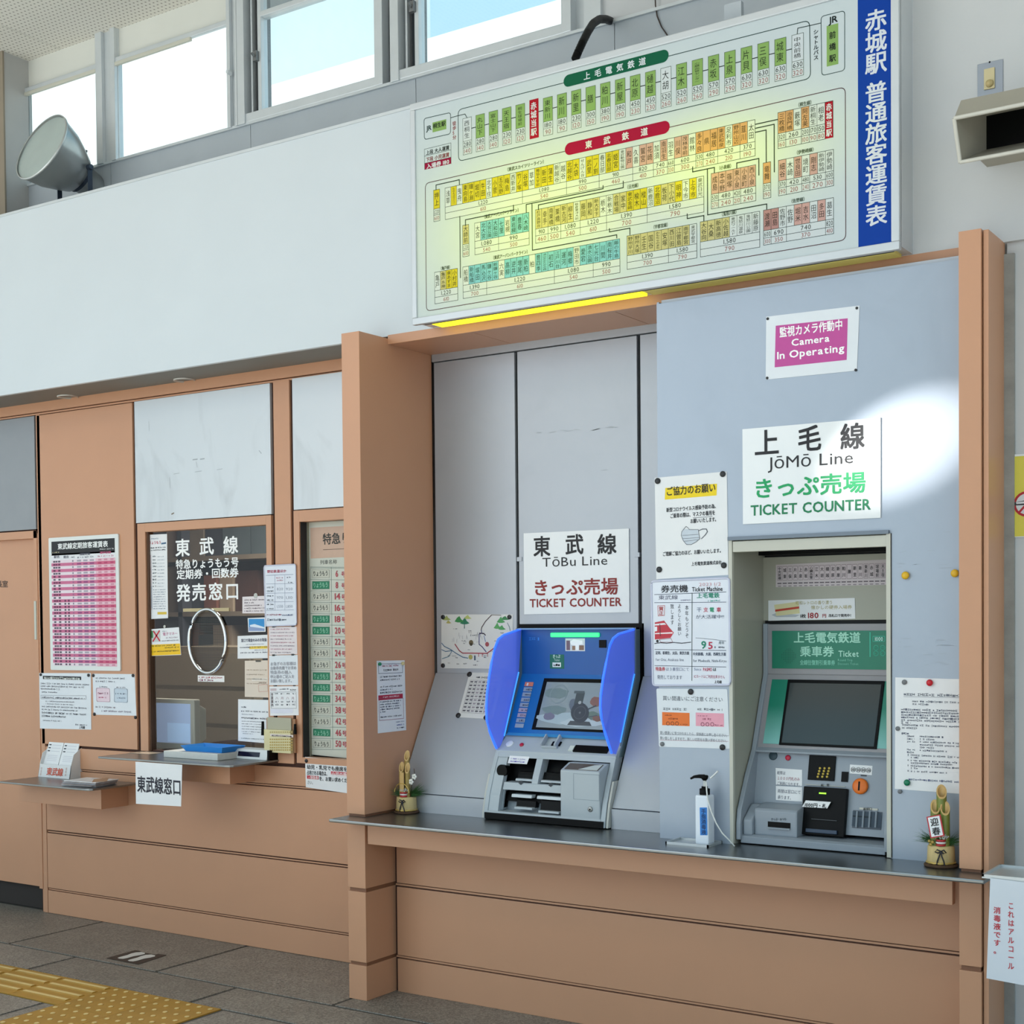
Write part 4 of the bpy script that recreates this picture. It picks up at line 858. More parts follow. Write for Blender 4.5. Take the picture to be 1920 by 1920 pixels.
for x, y in ((977, 1468), (1033, 1472)):
    sm = SS((yat(.87), .87), (yat(.85), .85)); ar = Sheet('arrow', sm, [(x-5, y-5), (x+5, y-5), (x+5, y+5), (x-5, y+5)], body=False, parent=TM, lift=.0, th=.0012); ar.poly([(x-3, y-4), (x+3, y-4), (x+3, y), (x+5, y), (x, y+4), (x-5, y), (x-3, y)], '30343a', 2); ar.done('arrow_mark')
# glowing side screens
M_wing = bpy.data.materials.new('glowing_blue_acrylic'); M_wing.use_nodes = True; nt = M_wing.node_tree; nt.nodes.clear()
o_ = nt.nodes.new('ShaderNodeOutputMaterial'); pb = nt.nodes.new('ShaderNodeBsdfPrincipled'); tr_ = nt.nodes.new('ShaderNodeBsdfTransparent'); x_ = nt.nodes.new('ShaderNodeMixShader'); x_.inputs[0].default_value = .72
pb.inputs['Base Color'].default_value = (*lin((118, 126, 214)), 1); pb.inputs['Roughness'].default_value = .25; pb.inputs['Emission Color'].default_value = (*lin((50, 105, 245)), 1); pb.inputs['Emission Strength'].default_value = .34
nt.links.new(tr_.outputs[0], x_.inputs[1]); nt.links.new(pb.outputs[0], x_.inputs[2]); nt.links.new(x_.outputs[0], o_.inputs[0])
M_edge = mat('lit_blue_edge', (60, 110, 255), .3, emit=(40, 90, 255), es=1.5)
for X, P in ((.535, [(.452, 1.462), (.330, 1.440), (.292, 1.424), (.268, 1.390), (.242, 1.330), (.226, 1.277), (.211, 1.215), (.205, 1.160), (.207, 1.115), (.226, 1.068), (.250, 1.030), (.273, .997), (.292, 1.000), (.322, 1.042), (.430, 1.290)]),
             (1.063, [(.440, 1.460), (.312, 1.443), (.272, 1.428), (.248, 1.405), (.215, 1.335), (.193, 1.280), (.176, 1.220), (.172, 1.180), (.179, 1.140), (.201, 1.090), (.228, 1.045), (.252, 1.004), (.278, .998), (.312, 1.040), (.425, 1.290)])):
    MB().prismX(P, X-.004, X+.004).build('side_screen', M_wing, TM)
    MB().tube([(X, y, z) for y, z in P[:12]], .0048, 8).build('lit_edge', M_edge, TM)
    MB().tube([(X+.003, y, z) for y, z in (P[14], P[13])] , .0035, 6).build('lit_edge', mat('lit_blue_edge2', (60, 150, 255), .3, emit=(60, 150, 255), es=1.0), TM)
# white caulk along the lower edges
for xx in (MX0-.006, MX1+.002): strip(xx-.003, xx+.005, .7335, .90, .004, .05).build('caulk', mat('caulk', (196, 196, 190), .7), TM)
# ================================================================== grey machine in the niche
JM = thing('ticket_machine', (1.88, .26, .73), 'grey ticket machine with green panel and dark screen in a niche', 'ticket machine')
JX0, JX1 = 1.628, 2.150
A, B_ = (.372, 1.300), (.276, 1.045); CA, CB_ = (.284, 1.036), (.228, .775)
sp_ = [(.366, 1.478), (.366, 1.300), (.262, 1.042), (.205, .960), (.140, .845), (.132, .80), (.131, .745), (.20, .735), (.39, .735), (.39, 1.478)]
for x0, x1 in ((JX0-.012, JX0+.004), (JX1-.020, JX1-.002)): MB().prismX(sp_, x0, x1).build('side_cheek', M_jgrey, JM, bevel=.002)
b = MB().box(JX0, JX1-.02, .372, .39, 1.300, 1.476); b.build('header_case', mat('case_mauve_grey', (150, 148, 152), .4), JM, bevel=.002)
SG = SY(.372)
g0 = SG.uv(1448, 1183); g1 = SG.uv(1448, 1253)
M_green = mat('green_panel', (16, 122, 96), .35, var=.02)
box('green_panel', M_green, g0[0], JX1-.03, .3695, .373, g1[1], g0[1], JM)
Gp = Sheet('gp', SY(.3695), [(1448, 1183), (1663, 1183), (1663, 1256), (1448, 1253)], body=False, parent=JM, lift=0, th=.0); Gp.a = 0
Gp.text('上毛電気鉄道', 1488, 1205, 1614, 19, 'a8e0cc', True); Gp.text('乗車券', 1500, 1230.5, 1564, 18.5, 'a8e0cc', True); Gp.text('Ticket', 1572, 1231, 1611, 11, 'b4e6d4', True)
Gp.text('全線往復割引乗車券', 1500, 1246.5, 1566, 9, '80cab4', True); Gp.text('Round Trip', 1571, 1239.5, 1599, 4.2, '80cab4'); Gp.text('Discount Ticket', 1571, 1246.5, 1610, 4.2, '80cab4')
Gp.line([(1631.5, 1186), (1631.5, 1231)], 1.6, '48cdb0'); Gp.line([(1637, 1193), (1659, 1193), (1659, 1202.5), (1637, 1202.5)], .8, '48cdb0', closed=True); Gp.text('1000', 1640.5, 1201.5, 1656, 7, 'c0f0e4', True)
for x in (1642.5, 1655):
    for y in (1214.5, 1225): Gp.disc(x, y, 5, '2fae90', 2, ring=.78); Gp.scribble(x-3, y+2, x+3, 4, '2fae90', int(x+y))
for i in range(9):
    for j in range(9):
        if (i-4)**2+(j-4)**2 < 18: Gp.disc(1479+(i-4)*3.2, 1230+(j-4)*3.2, .9, '0c5c4a', 2, n=6)
Gp.done('panel_print')
# slanted screen panel
MB().prismX([A, B_, (B_[0]+.02, B_[1]-.01), (A[0]+.02, A[1])], JX0, JX1-.02).build('screen_case', mat('case_mauve_grey', (150, 148, 152)), JM, bevel=.002)
SC = SS(A, B_)
M_teal = mat('teal_fade', (20, 130, 108), .35)
nt = M_teal.node_tree; bb = nt.nodes['Principled BSDF']; tc = nt.nodes.new('ShaderNodeTexCoord'); sx = nt.nodes.new('ShaderNodeSeparateXYZ'); rr = nt.nodes.new('ShaderNodeValToRGB'); mr = nt.nodes.new('ShaderNodeMapRange'); mr.inputs['From Max'].default_value = .235
rr.color_ramp.elements[0].color = (*lin((128, 190, 184)), 1); rr.color_ramp.elements[0].position = .05; rr.color_ramp.elements[1].color = (*lin((12, 128, 104)), 1); rr.color_ramp.elements[1].position = .55
nt.links.new(tc.outputs['Object'], sx.inputs[0]); nt.links.new(sx.outputs['Z'], mr.inputs['Value']); nt.links.new(mr.outputs[0], rr.inputs[0]); nt.links.new(rr.outputs[0], bb.inputs['Base Color'])
t0, t1 = SC.uv(1448, 1274), SC.uv(1433, 1394)
MB().rbox(SC, t0[0], JX1-.03, t1[1], t0[1], 0, .0015).build('teal_surround', M_teal, JM)
k0, k1 = SC.uv(1478, 1275), SC.uv(1462.5, 1395); k2 = SC.uv(1657, 1281)
MB().rbox(SC, k0[0], k2[0]+.004, k1[1]-.004, k0[1]+.001, .0, .005).build('screen_bezel', M_black, JM, bevel=.002)
MB().rbox(SC, k0[0]+.010, k2[0]-.006, k1[1]+.004, k0[1]-.012, .005, .0056).build('screen', mat('dark_screen', (58, 64, 66), .12, var=.03), JM)
MB().prismX([(B_[0]+.004, B_[1]+.006), (.262, 1.040), (.262, 1.034), (.30, 1.034)], JX0, JX1-.02).build('middle_rail', M_jgrey, JM, bevel=.001)
# control panel
MB().prismX([CA, CB_, (CB_[0]+.02, CB_[1]), (CA[0]+.02, CA[1])], JX0, JX1-.018).build('control_panel', M_jgrey, JM)
SK = SS(CA, CB_)
def onk(x, y, r, m, h, name, n=20): return on(SK, x, y, r, m, h, name, JM, n)
onk(1450, 1417, .0155, mat('dark_teal_disc', (40, 62, 72), .4), .003, 'service_disc'); onk(1478, 1421, .0095, mat('red_button', (190, 24, 60)), .006, 'call_button')
def plate(x0, y0, x1, y1, m, h, name, bev=.0, h0=0.0):
    a = SK.uv(x0, y0); c = SK.uv(x1, y1); return MB().rbox(SK, a[0], c[0], c[1], a[1], h0, h).build(name, m, JM, bevel=bev)
plate(1518.5, 1416, 1565, 1465, M_black, .006, 'keypad', .002)
M_key = mat('yellow_keys', (206, 178, 78), .45)
for r_ in range(4):
    for c_ in range(3): onk(1539+c_*8.6-r_*1.4, 1441+r_*5.3, .0042, M_key, .010, 'key', 10)
plate(1579, 1447, 1590, 1466.5, M_black, .004, 'card_slot')
plate(1511, 1475, 1586, 1571, M_black, .020, 'note_unit', .003)
plate(1511, 1470.5, 1585, 1476, M_trim, .004, 'note_label')
plate(1540, 1486.8, 1553, 1490.4, mat('small_green_display', (160, 240, 60), .4, emit=(150, 240, 40), es=1.2), .0212, 'note_display', 0, .020)
plate(1526, 1536, 1574, 1541, mat('slot_dark_steel', (70, 74, 78), .3, .6), .026, 'note_shelf', .001, .020); plate(1516, 1554, 1574, 1566, mat('note_tray_blue', (40, 60, 84), .4), .028, 'note_tray', .002, .020)
S2 = Surf(SK.o+SK.n*.024, SK.ux, SK.uy)
tg = Sheet('note_tongue', S2, [(1512, 1501), (1559, 1504), (1552, 1516), (1505, 1513)], th=.002, parent=JM, lift=.004); tg.text('1000円・札', 1510, 1513, 1551, 8, '202020', True); tg.done()
pp = Sheet('card_notice', SK, [(1454.5, 1440), (1504, 1443.5), (1504, 1474), (1455, 1471)], parent=JM, lift=.0, th=.001); pp.text('紙幣は', 1457, 1452, 1473, 6.5, '505468'); pp.text('１０００円札のみ', 1457, 1462, 1500, 6.5, 'a05868'); pp.text('ご利用になれます。', 1457, 1472, 1503, 6.5, '505468'); pp.done()
pp = Sheet('card_notice', SK, [(1455, 1473.5), (1504, 1476), (1504, 1503), (1455, 1500)], parent=JM, lift=.0, th=.001); pp.text('両替は窓口にて', 1458, 1486.5, 1502, 7, '505468'); pp.text('承ります。', 1458, 1498, 1487, 7, '505468'); pp.done()
cs = Sheet('coin_sticker', SK, [(1594, 1433.5), (1636, 1436), (1635, 1453.5), (1593, 1450)], parent=JM, lift=.0, th=.001)
for i, t in enumerate(('10', '50', '100', '500')): cs.disc(1600+i*9.6, 1443+i*.5, 4.8, '222222', 2, ring=.86); cs.text(t, 1597+i*9.6, 1445.5+i*.5, 1603.4+i*9.6, 5, '222222', True)
cs.done()
M_or = mat('orange_coin_slot', (226, 112, 24), .35)
uu, vv = SK.uv(1614, 1474.5); cc = SK.p(uu, vv); MB().lathe(cc, SK.n, [(0, 0), (0, .0265), (.008, .0265), (.012, .022), (.012, 0)], 24).build('coin_slot', M_or, JM)
MB().rbox(SK, uu-.005, uu+.001, vv-.015, vv+.015, .012, .0125).build('coin_slit', M_black, JM)
plate(1614, 1452.5, 1625, 1456, mat('tiny_mark', (60, 64, 70), .5), .0008, 'coin_mark')
# return tray at right
plate(1600, 1519, 1652, 1556, mat('tray_recess', (70, 78, 90), .4), .002, 'return_recess')
plate(1612, 1514, 1646, 1520, M_trim, .003, 'return_label'); plate(1600, 1529, 1634, 1534, M_black, .004, 'return_bar'); plate(1600, 1552, 1652, 1556, M_black, .004, 'return_lip')
plate(1600, 1521, 1652, 1553, glass('clear_flap', (.72, .76, .80), .03), .008, 'return_flap', 0, .007)
for i in range(4): plate(1607+i*12, 1521, 1608+i*12, 1552, mat('flap_line', (120, 130, 140), .4), .0085, 'flap_line', 0, .008)
rl = Sheet('rl', SK, [(1612, 1514), (1646, 1514), (1646, 1520), (1612, 1520)], body=False, parent=JM, lift=.003, th=.0002); rl.text('返却口', 1619, 1519.5, 1636, 5, '303030', True); rl.done('return_text')
rl = Sheet('rl', SK, [(1540, 1470), (1560, 1470), (1560, 1476), (1540, 1476)], body=False, parent=JM, lift=.004, th=.0002); rl.text('紙　幣', 1540, 1475, 1556, 5, '303030', True); rl.done('note_text')
# ticket box at left and the base tray
b = MB().prismX([(.165, .760), (.165, .846), (.172, .852), (.262, .866), (.262, .760)], 1.668, 1.822); b.build('ticket_box', M_jgrey, JM, bevel=.006)
b = MB().prismX([(.148, .760), (.148, .812), (.156, .818), (.215, .858), (.255, .858), (.255, .760)], 1.634, 1.668); b.build('ticket_box_side', M_jgrey, JM, bevel=.006)
S3 = SY(.165); p0, p1 = S3.uv(1440, 1540), S3.uv(1482, 1554.5)
MB().rbox(S3, p0[0], p1[0], p1[1], p0[1], 0, .002).build('ticket_slot', M_black, JM); MB().rbox(S3, p0[0], p1[0], p1[1]-.003, p1[1]+.002, 0, .008).build('slot_lip', M_jgrey, JM)
tb = Sheet('tb', S3, [(1440, 1530), (1482, 1530), (1482, 1540), (1440, 1540)], body=False, parent=JM, lift=.0, th=.0004); tb.text('きっぷ・おつり', 1446, 1538.5, 1475, 5, '505860', True); tb.done('ticket_text')
MB().prismX([(.142, .733), (.142, .756), (.155, .762), (.30, .762), (.30, .733)], JX0, JX1-.02).build('base_tray', M_jgrey, JM, bevel=.002)
# notices stuck on the niche back wall
SN = SY(.381)
s = Sheet('station_strip', SN, [(1455, 1059), (1680, 1048), (1680, 1096), (1455, 1101)], mat('pinkish_paper', (206, 196, 200), .55), label='long strip of station names taped inside the machine niche', cat='notice')
names = '中央前橋 城東 三俣 片貝 上泉 赤坂 心臓血管 江木 大胡 樋越 北原 新屋 粕川 膳 新里 新川 東新川 赤城 球場前 天王宿 富士山下'.split()
q0 = s.q[0]; q1 = s.q[1]; q3 = s.q[3]; wd_ = (q1[0]-q0[0])*.955/21; s.a = 0
for i, t in enumerate(names):
    ua = q0[0]+.006+i*wd_; vt_ = q0[1]-.006; hh = .050
    s.poly([(ua, vt_-hh), (ua+wd_*.86, vt_-hh), (ua+wd_*.86, vt_), (ua, vt_)], '8f7d86', 1, False); s.poly([(ua+.001, vt_-hh+.0015), (ua+wd_*.86-.001, vt_-hh+.0015), (ua+wd_*.86-.001, vt_-.0015), (ua+.001, vt_-.0015)], 'd0c4ca', 2, False)
    s.vtext(t, 0, 0, 0, 0, '3a3438', True, uv=(ua+wd_*.43, vt_-.003, vt_-hh+.003, wd_*.6), fill=.9)
    s.poly([(ua, vt_-hh-.012), (ua+wd_*.8, vt_-hh-.012), (ua+wd_*.8, vt_-hh-.008), (ua, vt_-hh-.008)], '6a6068', 2, False); s.poly([(ua+wd_*.1, vt_-hh-.021), (ua+wd_*.7, vt_-hh-.021), (ua+wd_*.7, vt_-hh-.018), (ua+wd_*.1, vt_-hh-.018)], '8a8088', 2, False)
s.done()
s = Sheet('ticket_advert', SN, [(1441, 1126), (1603, 1121), (1604, 1160), (1441, 1164)], label='white strip advertising an admission ticket at 180 yen', cat='notice')
s.poly([(1447, 1153), (1456, 1149), (1500, 1153), (1492, 1157), (1456, 1157)], 'b8bcc4', 1); s.poly([(1452, 1134), (1498, 1128), (1500, 1150), (1456, 1155)], 'dcd3a4', 2); s.poly([(1454, 1143), (1499, 1137), (1499, 1141), (1454, 1147)], 'c0402c', 3)
s.text('昭和レトロの香り漂う', 1492, 1134, 1562, 7, 'b0a468'); s.text('懐かしの硬券入場券', 1521, 1142.5, 1598, 7, 'b0a468'); s.text('1枚', 1501, 1158.5, 1512, 7, '202020', True); s.text('180', 1515, 1159, 1536, 10, '9c1c28', True, skew=0); s.text('円', 1542, 1158, 1550, 7, '9c1c28', True); s.text('改札口で発売中！', 1554, 1157, 1600, 5.5, '202020', True)
s.done()
# ================================================================== signs and notices
S_T, S_J, S_L = SY(YT), SY(YJ), SY(YL)
M_mag = mat('black_magnet', (28, 28, 32), .35); M_magg = mat('grey_magnet', (112, 114, 118), .4)
M_yelm = mat('yellow_magnet', (226, 178, 30), .35); M_redm = mat('red_magnet', (200, 20, 40), .3); M_grnm = mat('green_magnet', (10, 120, 84), .3); M_creamm = mat('cream_magnet', (206, 190, 140), .4)
M_acr = mat('white_acrylic_sign', (232, 234, 236), .25, var=.01, coat=.2)

# --- line boards
s = Sheet('line_sign', S_T, [(983, 1000), (1180, 991), (1181, 1148), (984, 1152)], M_acr, th=.004, label='white ticket counter sign with dark red lower lettering', cat='sign', group='line signs over the ticket machines')
for t, xa, xb, y in (('東', 1001, 1034, 1043), ('武', 1061, 1096, 1039.5), ('線', 1121, 1158, 1039)): s.text(t, xa, y, xb, 36, '16161c', True)
s.text('TōBu Line', 1017, 1063, 1142, 17, '1c1c22'); s.text('きっぷ売場', 1000, 1117, 1161, 29, '8a2420', True); s.text('TICKET COUNTER', 994, 1138.5, 1168, 15, '8a2420', True); s.done('lettering')
s = Sheet('line_sign', S_J, [(1393, 805), (1652, 783), (1652, 971), (1394, 983)], M_acr, th=.004, label='white ticket counter sign with green lower lettering', cat='sign', group='line signs over the ticket machines')
for t, xa, xb, y in (('上', 1415, 1463, 855), ('毛', 1496, 1542, 847), ('線', 1576, 1623, 843)): s.text(t, xa, y, xb, 46, '14141c', True)
s.text('JōMō Line', 1439, 880, 1603, 22, '1c1c22'); s.text('きっぷ売場', 1413, 935, 1625, 36, '14a060', True); s.text('TICKET COUNTER', 1408, 967, 1635, 19, '0c7c50', True); s.done('lettering')

# --- camera notice
s = Sheet('camera_notice', S_J, [(1437, 594), (1612, 573), (1607, 695), (1436, 712)], mat('laminated_white', (222, 226, 232), .25), label='laminated notice with a magenta panel about a surveillance camera', cat='notice')
q = [(1455, 611), (1590, 597), (1588, 675), (1453, 689)]; s.poly(q[::-1], 'c04a98', 1); s.a = s.a
s.text('監視カメラ作動中', 1462, 633, 1581, 18.5, 'ffffff', True); s.text('Camera', 1484, 649, 1557, 12.5, 'ffffff', True); s.text('In Operating', 1457, 674, 1585, 13.5, 'ffffff', True)
for x, y in ((1440, 598), (1607, 578), (1605, 694), (1439, 709)): s.magnet(x, y, 2.6, M_mag, .003, 'tack')
s.done('lettering')

# --- mask notice and the two boards under it (stand proud over the panel's edge)
s = Sheet('mask_notice', S_J, [(1228, 896), (1363, 884), (1366, 1078), (1231, 1086)], label='white mask request notice with a yellow heading', cat='notice')
s.poly([(1248, 915), (1345, 907), (1344, 929), (1247, 937)][::-1], 'f0d008', 1); s.done('heading_band'); s.text('ご協力のお願い', 1249.5, 930, 1343, 16, '2c2400', True)
s.text('新型コロナウイルス感染予防の為、', 1250, 960.5, 1347, 8, '1c2028', True); s.text('ご乗車の際は、マスクの着用を', 1257, 972, 1342, 8.5, '1c2028', True); s.line([(1300, 971), (1336, 968.5)], .7, '1c2028'); s.text('お願いいたします。', 1295, 981.5, 1347, 8.5, '1c2028', True)
s.text('ご理解ご協力のほど、お願いいたします。', 1243, 1043, 1356, 8, '1c2028', True); s.text('上毛電気鉄道株式会社', 1297, 1061, 1354, 7, '1c2028', True)
s.poly([(1279, 997), (1282, 992), (1310, 993), (1312, 1010), (1305, 1016), (1296, 1021), (1288, 1021), (1281, 1014), (1278, 1004)], 'c8d0da', 2)
s.line([(1279, 997), (1283, 992), (1287, 987), (1291, 990), (1293, 993), (1310, 993), (1311, 1001), (1313, 1010), (1306, 1016), (1297, 1021), (1288, 1021), (1282, 1014), (1278, 1004)], .9, '5a5e68', 4, True)
for a, b_ in (((1280, 1004), (1310, 1002)), ((1281, 1010), (1312, 1008)), ((1284, 1015), (1309, 1012))): s.line([a, b_], .7, '6a6e78', 4)
s.line([(1311, 995), (1318, 992), (1325, 992), (1327, 997), (1323, 1003), (1316, 1010)], 1.6, '6a6e78', 4); s.acc, keep = {k: v for k, v in s.acc.items() if k[0] in ('c8d0da', '5a5e68', '6a6e78')}, {k: v for k, v in s.acc.items() if k[0] not in ('c8d0da', '5a5e68', '6a6e78')}; s.done('mask_drawing'); s.acc = keep
for x, y in ((1234, 902), (1356, 889), (1237, 1068), (1358, 1060)): s.magnet(x, y, 5.6, M_mag)
s.done('lettering')
M_wb = mat('whiteboard', (222, 226, 236), .22, var=.015); M_wbf = mat('whiteboard_rim', (204, 206, 226), .35)
def rim(s, r, w_, m):
    P = s.rounded([s.q[3], s.q[2], s.q[1], s.q[0]], r); n = len(P); pts = [s.sf.p(u_, v_, s.top) for u_, v_ in P]; MB().tube(pts+[pts[0]], w_, 6).build('rim', m, s.obj)
s = Sheet('handwritten_board', S_J, [(1223, 1090), (1369, 1084), (1371, 1284), (1226, 1285)], M_wb, th=.006, round_=.012, label='handwritten whiteboard with a red train drawing beside the mask notice', cat='whiteboard'); rim(s, .012, .004, M_wbf)
s.text('券売機', 1241, 1111, 1292, 13, '303038', True); s.text('Ticket Machine', 1299, 1109, 1357, 8, '202028', True); s.text('2023 1/2', 1312, 1099, 1354, 6, 'c89098')
s.line([(1229, 1115), (1363, 1110)], 1, '303a50'); s.line([(1299.5, 1112), (1299, 1276)], 1.2, '2c4440'); s.line([(1229, 1130), (1363, 1129)], .9, '384060'); s.text('東武線', 1236, 1124.5, 1273, 8, '50506a'); s.scribble(1278, 1127, 1297, 3, '9a9ab0', 1); s.text('上毛電鉄', 1308, 1121.5, 1351, 9, '1a8a70', True); s.scribble(1329, 1128, 1352, 3, '40a090', 2)
s.vtext('本年もどうぞ', 1289.5, 1134, 1197, 7, '303040'); s.vtext('よろしくお願い', 1275.5, 1132, 1192, 7, '303040'); s.vtext('致します', 1262, 1132, 1172, 7, '303040'); s.line([(1235, 1136), (1248, 1135.5), (1247.5, 1154), (1236, 1155)], 1, 'c87070', closed=True); s.vtext('賀正', 1241.5, 1137, 1154, 9, 'b84848', True)
s.poly([(1229.5, 1167), (1247, 1163.5), (1257, 1177), (1265, 1186), (1259, 1196), (1229.5, 1199)], 'c03040', 2); s.poly([(1229.5, 1170), (1248, 1168), (1251, 1171), (1229.5, 1173)], 'e8e4ea', 3); s.poly([(1229.5, 1175), (1234, 1175), (1234, 1183), (1229.5, 1184)], 'e8e8f0', 3); s.poly([(1230, 1187), (1263, 1185), (1263, 1188), (1230, 1189)], 'f0dce0', 3); s.line([(1239, 1171), (1240, 1192)], 1.6, '6a2430', 4); s.disc(1234.5, 1202, 2.6, '181414', 4); s.line([(1238, 1199), (1260, 1197), (1263, 1204), (1241, 1204)], .7, '8a4048', 3, True)
s.line([(1229.5, 1206.5), (1240, 1205), (1252, 1206), (1265, 1204.5), (1280, 1206), (1297, 1204)], 1.5, '282838'); s.line([(1229.5, 1217.5), (1363, 1219.5)], .9, '303850'); s.line([(1229.5, 1248), (1363, 1250.5)], .9, '303850')
for t, x, c in (('干', 1308, '8088a0'), ('支', 1320.5, 'c87080'), ('電', 1332, '1a9a70'), ('車', 1345, 'b83850')): s.text(t, x, 1147.5, x+9, 8.5, c, True)
s.text('が大活躍中!!', 1306, 1160, 1360, 7, '404860'); s.line([(1306, 1196), (1320, 1197), (1340, 1199), (1363, 1202)], .7, '404858'); s.text('9', 1316, 1216, 1327, 14, '14866a', True); s.text('5', 1329, 1216.5, 1339, 13, 'b8284c', True); s.text('周年', 1349, 1208, 1360, 6, '30505a'); s.scribble(1341, 1216, 1360, 5, '404858', 3)
s.text('足利、新桐生、太田、東京方面', 1231, 1227, 1294, 6, '40465a', True); s.text('for Ota, Asakusa line', 1231, 1239, 1284, 5, '5a6078'); s.text('中央前橋、大胡、西桐生方面', 1301, 1229, 1363, 6, '30405a', True); s.text('for Maebashi, Nishi-Kiryu', 1301, 1241, 1364, 5, '30405a')
s.text('特急券', 1231, 1257.5, 1249, 7, 'c03040', True); s.text('は３番窓口にて', 1250, 1257.5, 1294, 6.5, '60688a'); s.text('発売しております', 1234, 1273, 1281, 7.5, '505870'); s.text('Suica', 1303, 1257, 1317, 5, '7078a0'); s.text('PASMO', 1320, 1258, 1337, 6, 'c04060', True); s.text('は', 1338, 1258, 1345, 6, '202028', True); s.text('ICカードはご利用出来ません', 1303, 1271, 1361, 6, 'b04868'); s.text('上毛線', 1341, 1281, 1355, 5.5, '202028', True)
s.done('handwriting')
s = Sheet('ticket_warning', S_J, [(1231, 1291), (1364, 1292), (1369, 1404), (1236, 1400)], mat('laminated_white', (222, 226, 232)), round_=.006, label='laminated notice with an orange and a pink sample ticket', cat='notice')
s.text('買い間違いにご注意ください', 1243, 1313, 1356, 8.5, '585c66'); s.scribble(1244, 1331.5, 1288, 5, '70747e', 1); s.scribble(1308, 1332, 1355, 5, '70747e', 2); s.rect(1242, 1335, 1293.5, 1361.5, 'e8742c', 1); s.done('sample_ticket'); s.rect(1305, 1336, 1358, 1363, 'e8a2b4', 1); s.done('sample_ticket')
for x in (1253, 1261.5, 1270): s.disc(x, 1356.5, 3.8, '7a3a18', 3, ring=.72)
for x in (1318, 1327, 1336): s.disc(x, 1358, 3.8, '7a3048', 3, ring=.72)
s.scribble(1247, 1342, 1260, 2.5, 'a04818', 1); s.scribble(1254, 1349, 1272, 4, 'a04818', 4); s.scribble(1276, 1359.5, 1290, 3, 'a04818', 5); s.scribble(1309, 1343, 1327, 2.5, 'a05068', 6); s.scribble(1318, 1350, 1336, 4, 'a05068', 7); s.scribble(1341, 1361, 1356, 3, 'a05068', 8)
s.text('買い間違いに気づかれましたら、駅係員にお申し出ください。', 1238, 1376.5, 1367, 6, '70747e'); s.line([(1238, 1377), (1367, 1379.5)], .6, '8a8e98'); s.text('買い直しをしますので、新しい切符をお買い求めください。', 1238, 1386.5, 1366, 6, '70747e'); s.line([(1238, 1387.5), (1366, 1390)], .6, 'b07888')
s.magnet(1296, 1297, 5.6, M_mag); s.magnet(1355.5, 1401, 5.6, M_mag); s.magnet(1242.5, 1395, 4.2, M_magg); s.done('lettering')

# --- long text notice right of the niche, and the lone yellow magnets
s = Sheet('text_notice', S_J, [(1679, 1270), (1822, 1274), (1822, 1490), (1678, 1479)], label='white sheet of small print right of the grey machine', cat='notice')
s.scribble(1695, 1305, 1822, 6, '707480', 1); s.line([(1695, 1306), (1822, 1308.5)], .7, '8a8e98'); s.para(1711, 1317, 1822, 1322, 2, 4, '666a78', 3, ends=[1, .28]); s.para(1690, 1332, 1822, 1357, 6, 4.2, '585c70', 9, ends=[1, 1, 1, 1, 1, .14]); s.para(1692, 1361, 1822, 1366.5, 2, 4, '666a78', 19, ends=[1, .22]); s.scribble(1691, 1377, 1706, 4, '585c70', 2)
for i, y in enumerate((1382, 1387, 1392)): s.scribble(1701, y, 1714+i, 3.6, '585c70', i); s.scribble(1725, y+.5, (1770, 1755, 1822)[i], 3.6, '585c70', i+5)
s.para(1725, 1398, 1822, 1403, 2, 3.6, '585c70', 31, ends=[1, .28]); s.scribble(1701, 1407, 1716, 3.6, '585c70', 3); s.scribble(1725, 1408.5, 1776, 3.6, '585c70', 6); s.scribble(1701, 1412, 1714, 3.6, '585c70', 7)
for i, y in enumerate((1417, 1427, 1437, 1447)): s.scribble(1702, y, 1705, 4, '585c70', i); s.para(1708, y+.5, 1822, y+5, 2, 3.6, '585c70', 40+i, ends=[1 if i < 3 else .6, (.13, .7, .13, .0)[i]])
s.scribble(1704, 1463, 1822, 4.2, '60688a', 12)
s.magnet(1696.5, 1279, 4.8, M_magg); s.magnet(1744.5, 1280, 6.4, M_redm, .006, 'magnet', True); s.magnet(1684, 1366, 4.2, M_magg); s.magnet(1702, 1467, 6.2, M_grnm, .006, 'magnet', True); s.magnet(1688, 1484, 4, M_magg); s.done('lettering')
for x, y, lab in ((1699, 1079, 'yellow round magnet on the bare panel beside the niche frame'), (1791.5, 1075, 'yellow round magnet half hidden by the salmon pillar')):
    u_, v_ = S_J.uv(x, y); r = .0125; MB().lathe(S_J.p(u_, v_, 0), S_J.n, [(0, 0), (0, r*.7), (.005, r*.92), (.009, r), (.013, r*.8), (.015, r*.4), (.0155, 0)], 16).build('round_magnet', M_yelm, None, lab, 'magnet', 'lone yellow magnets')

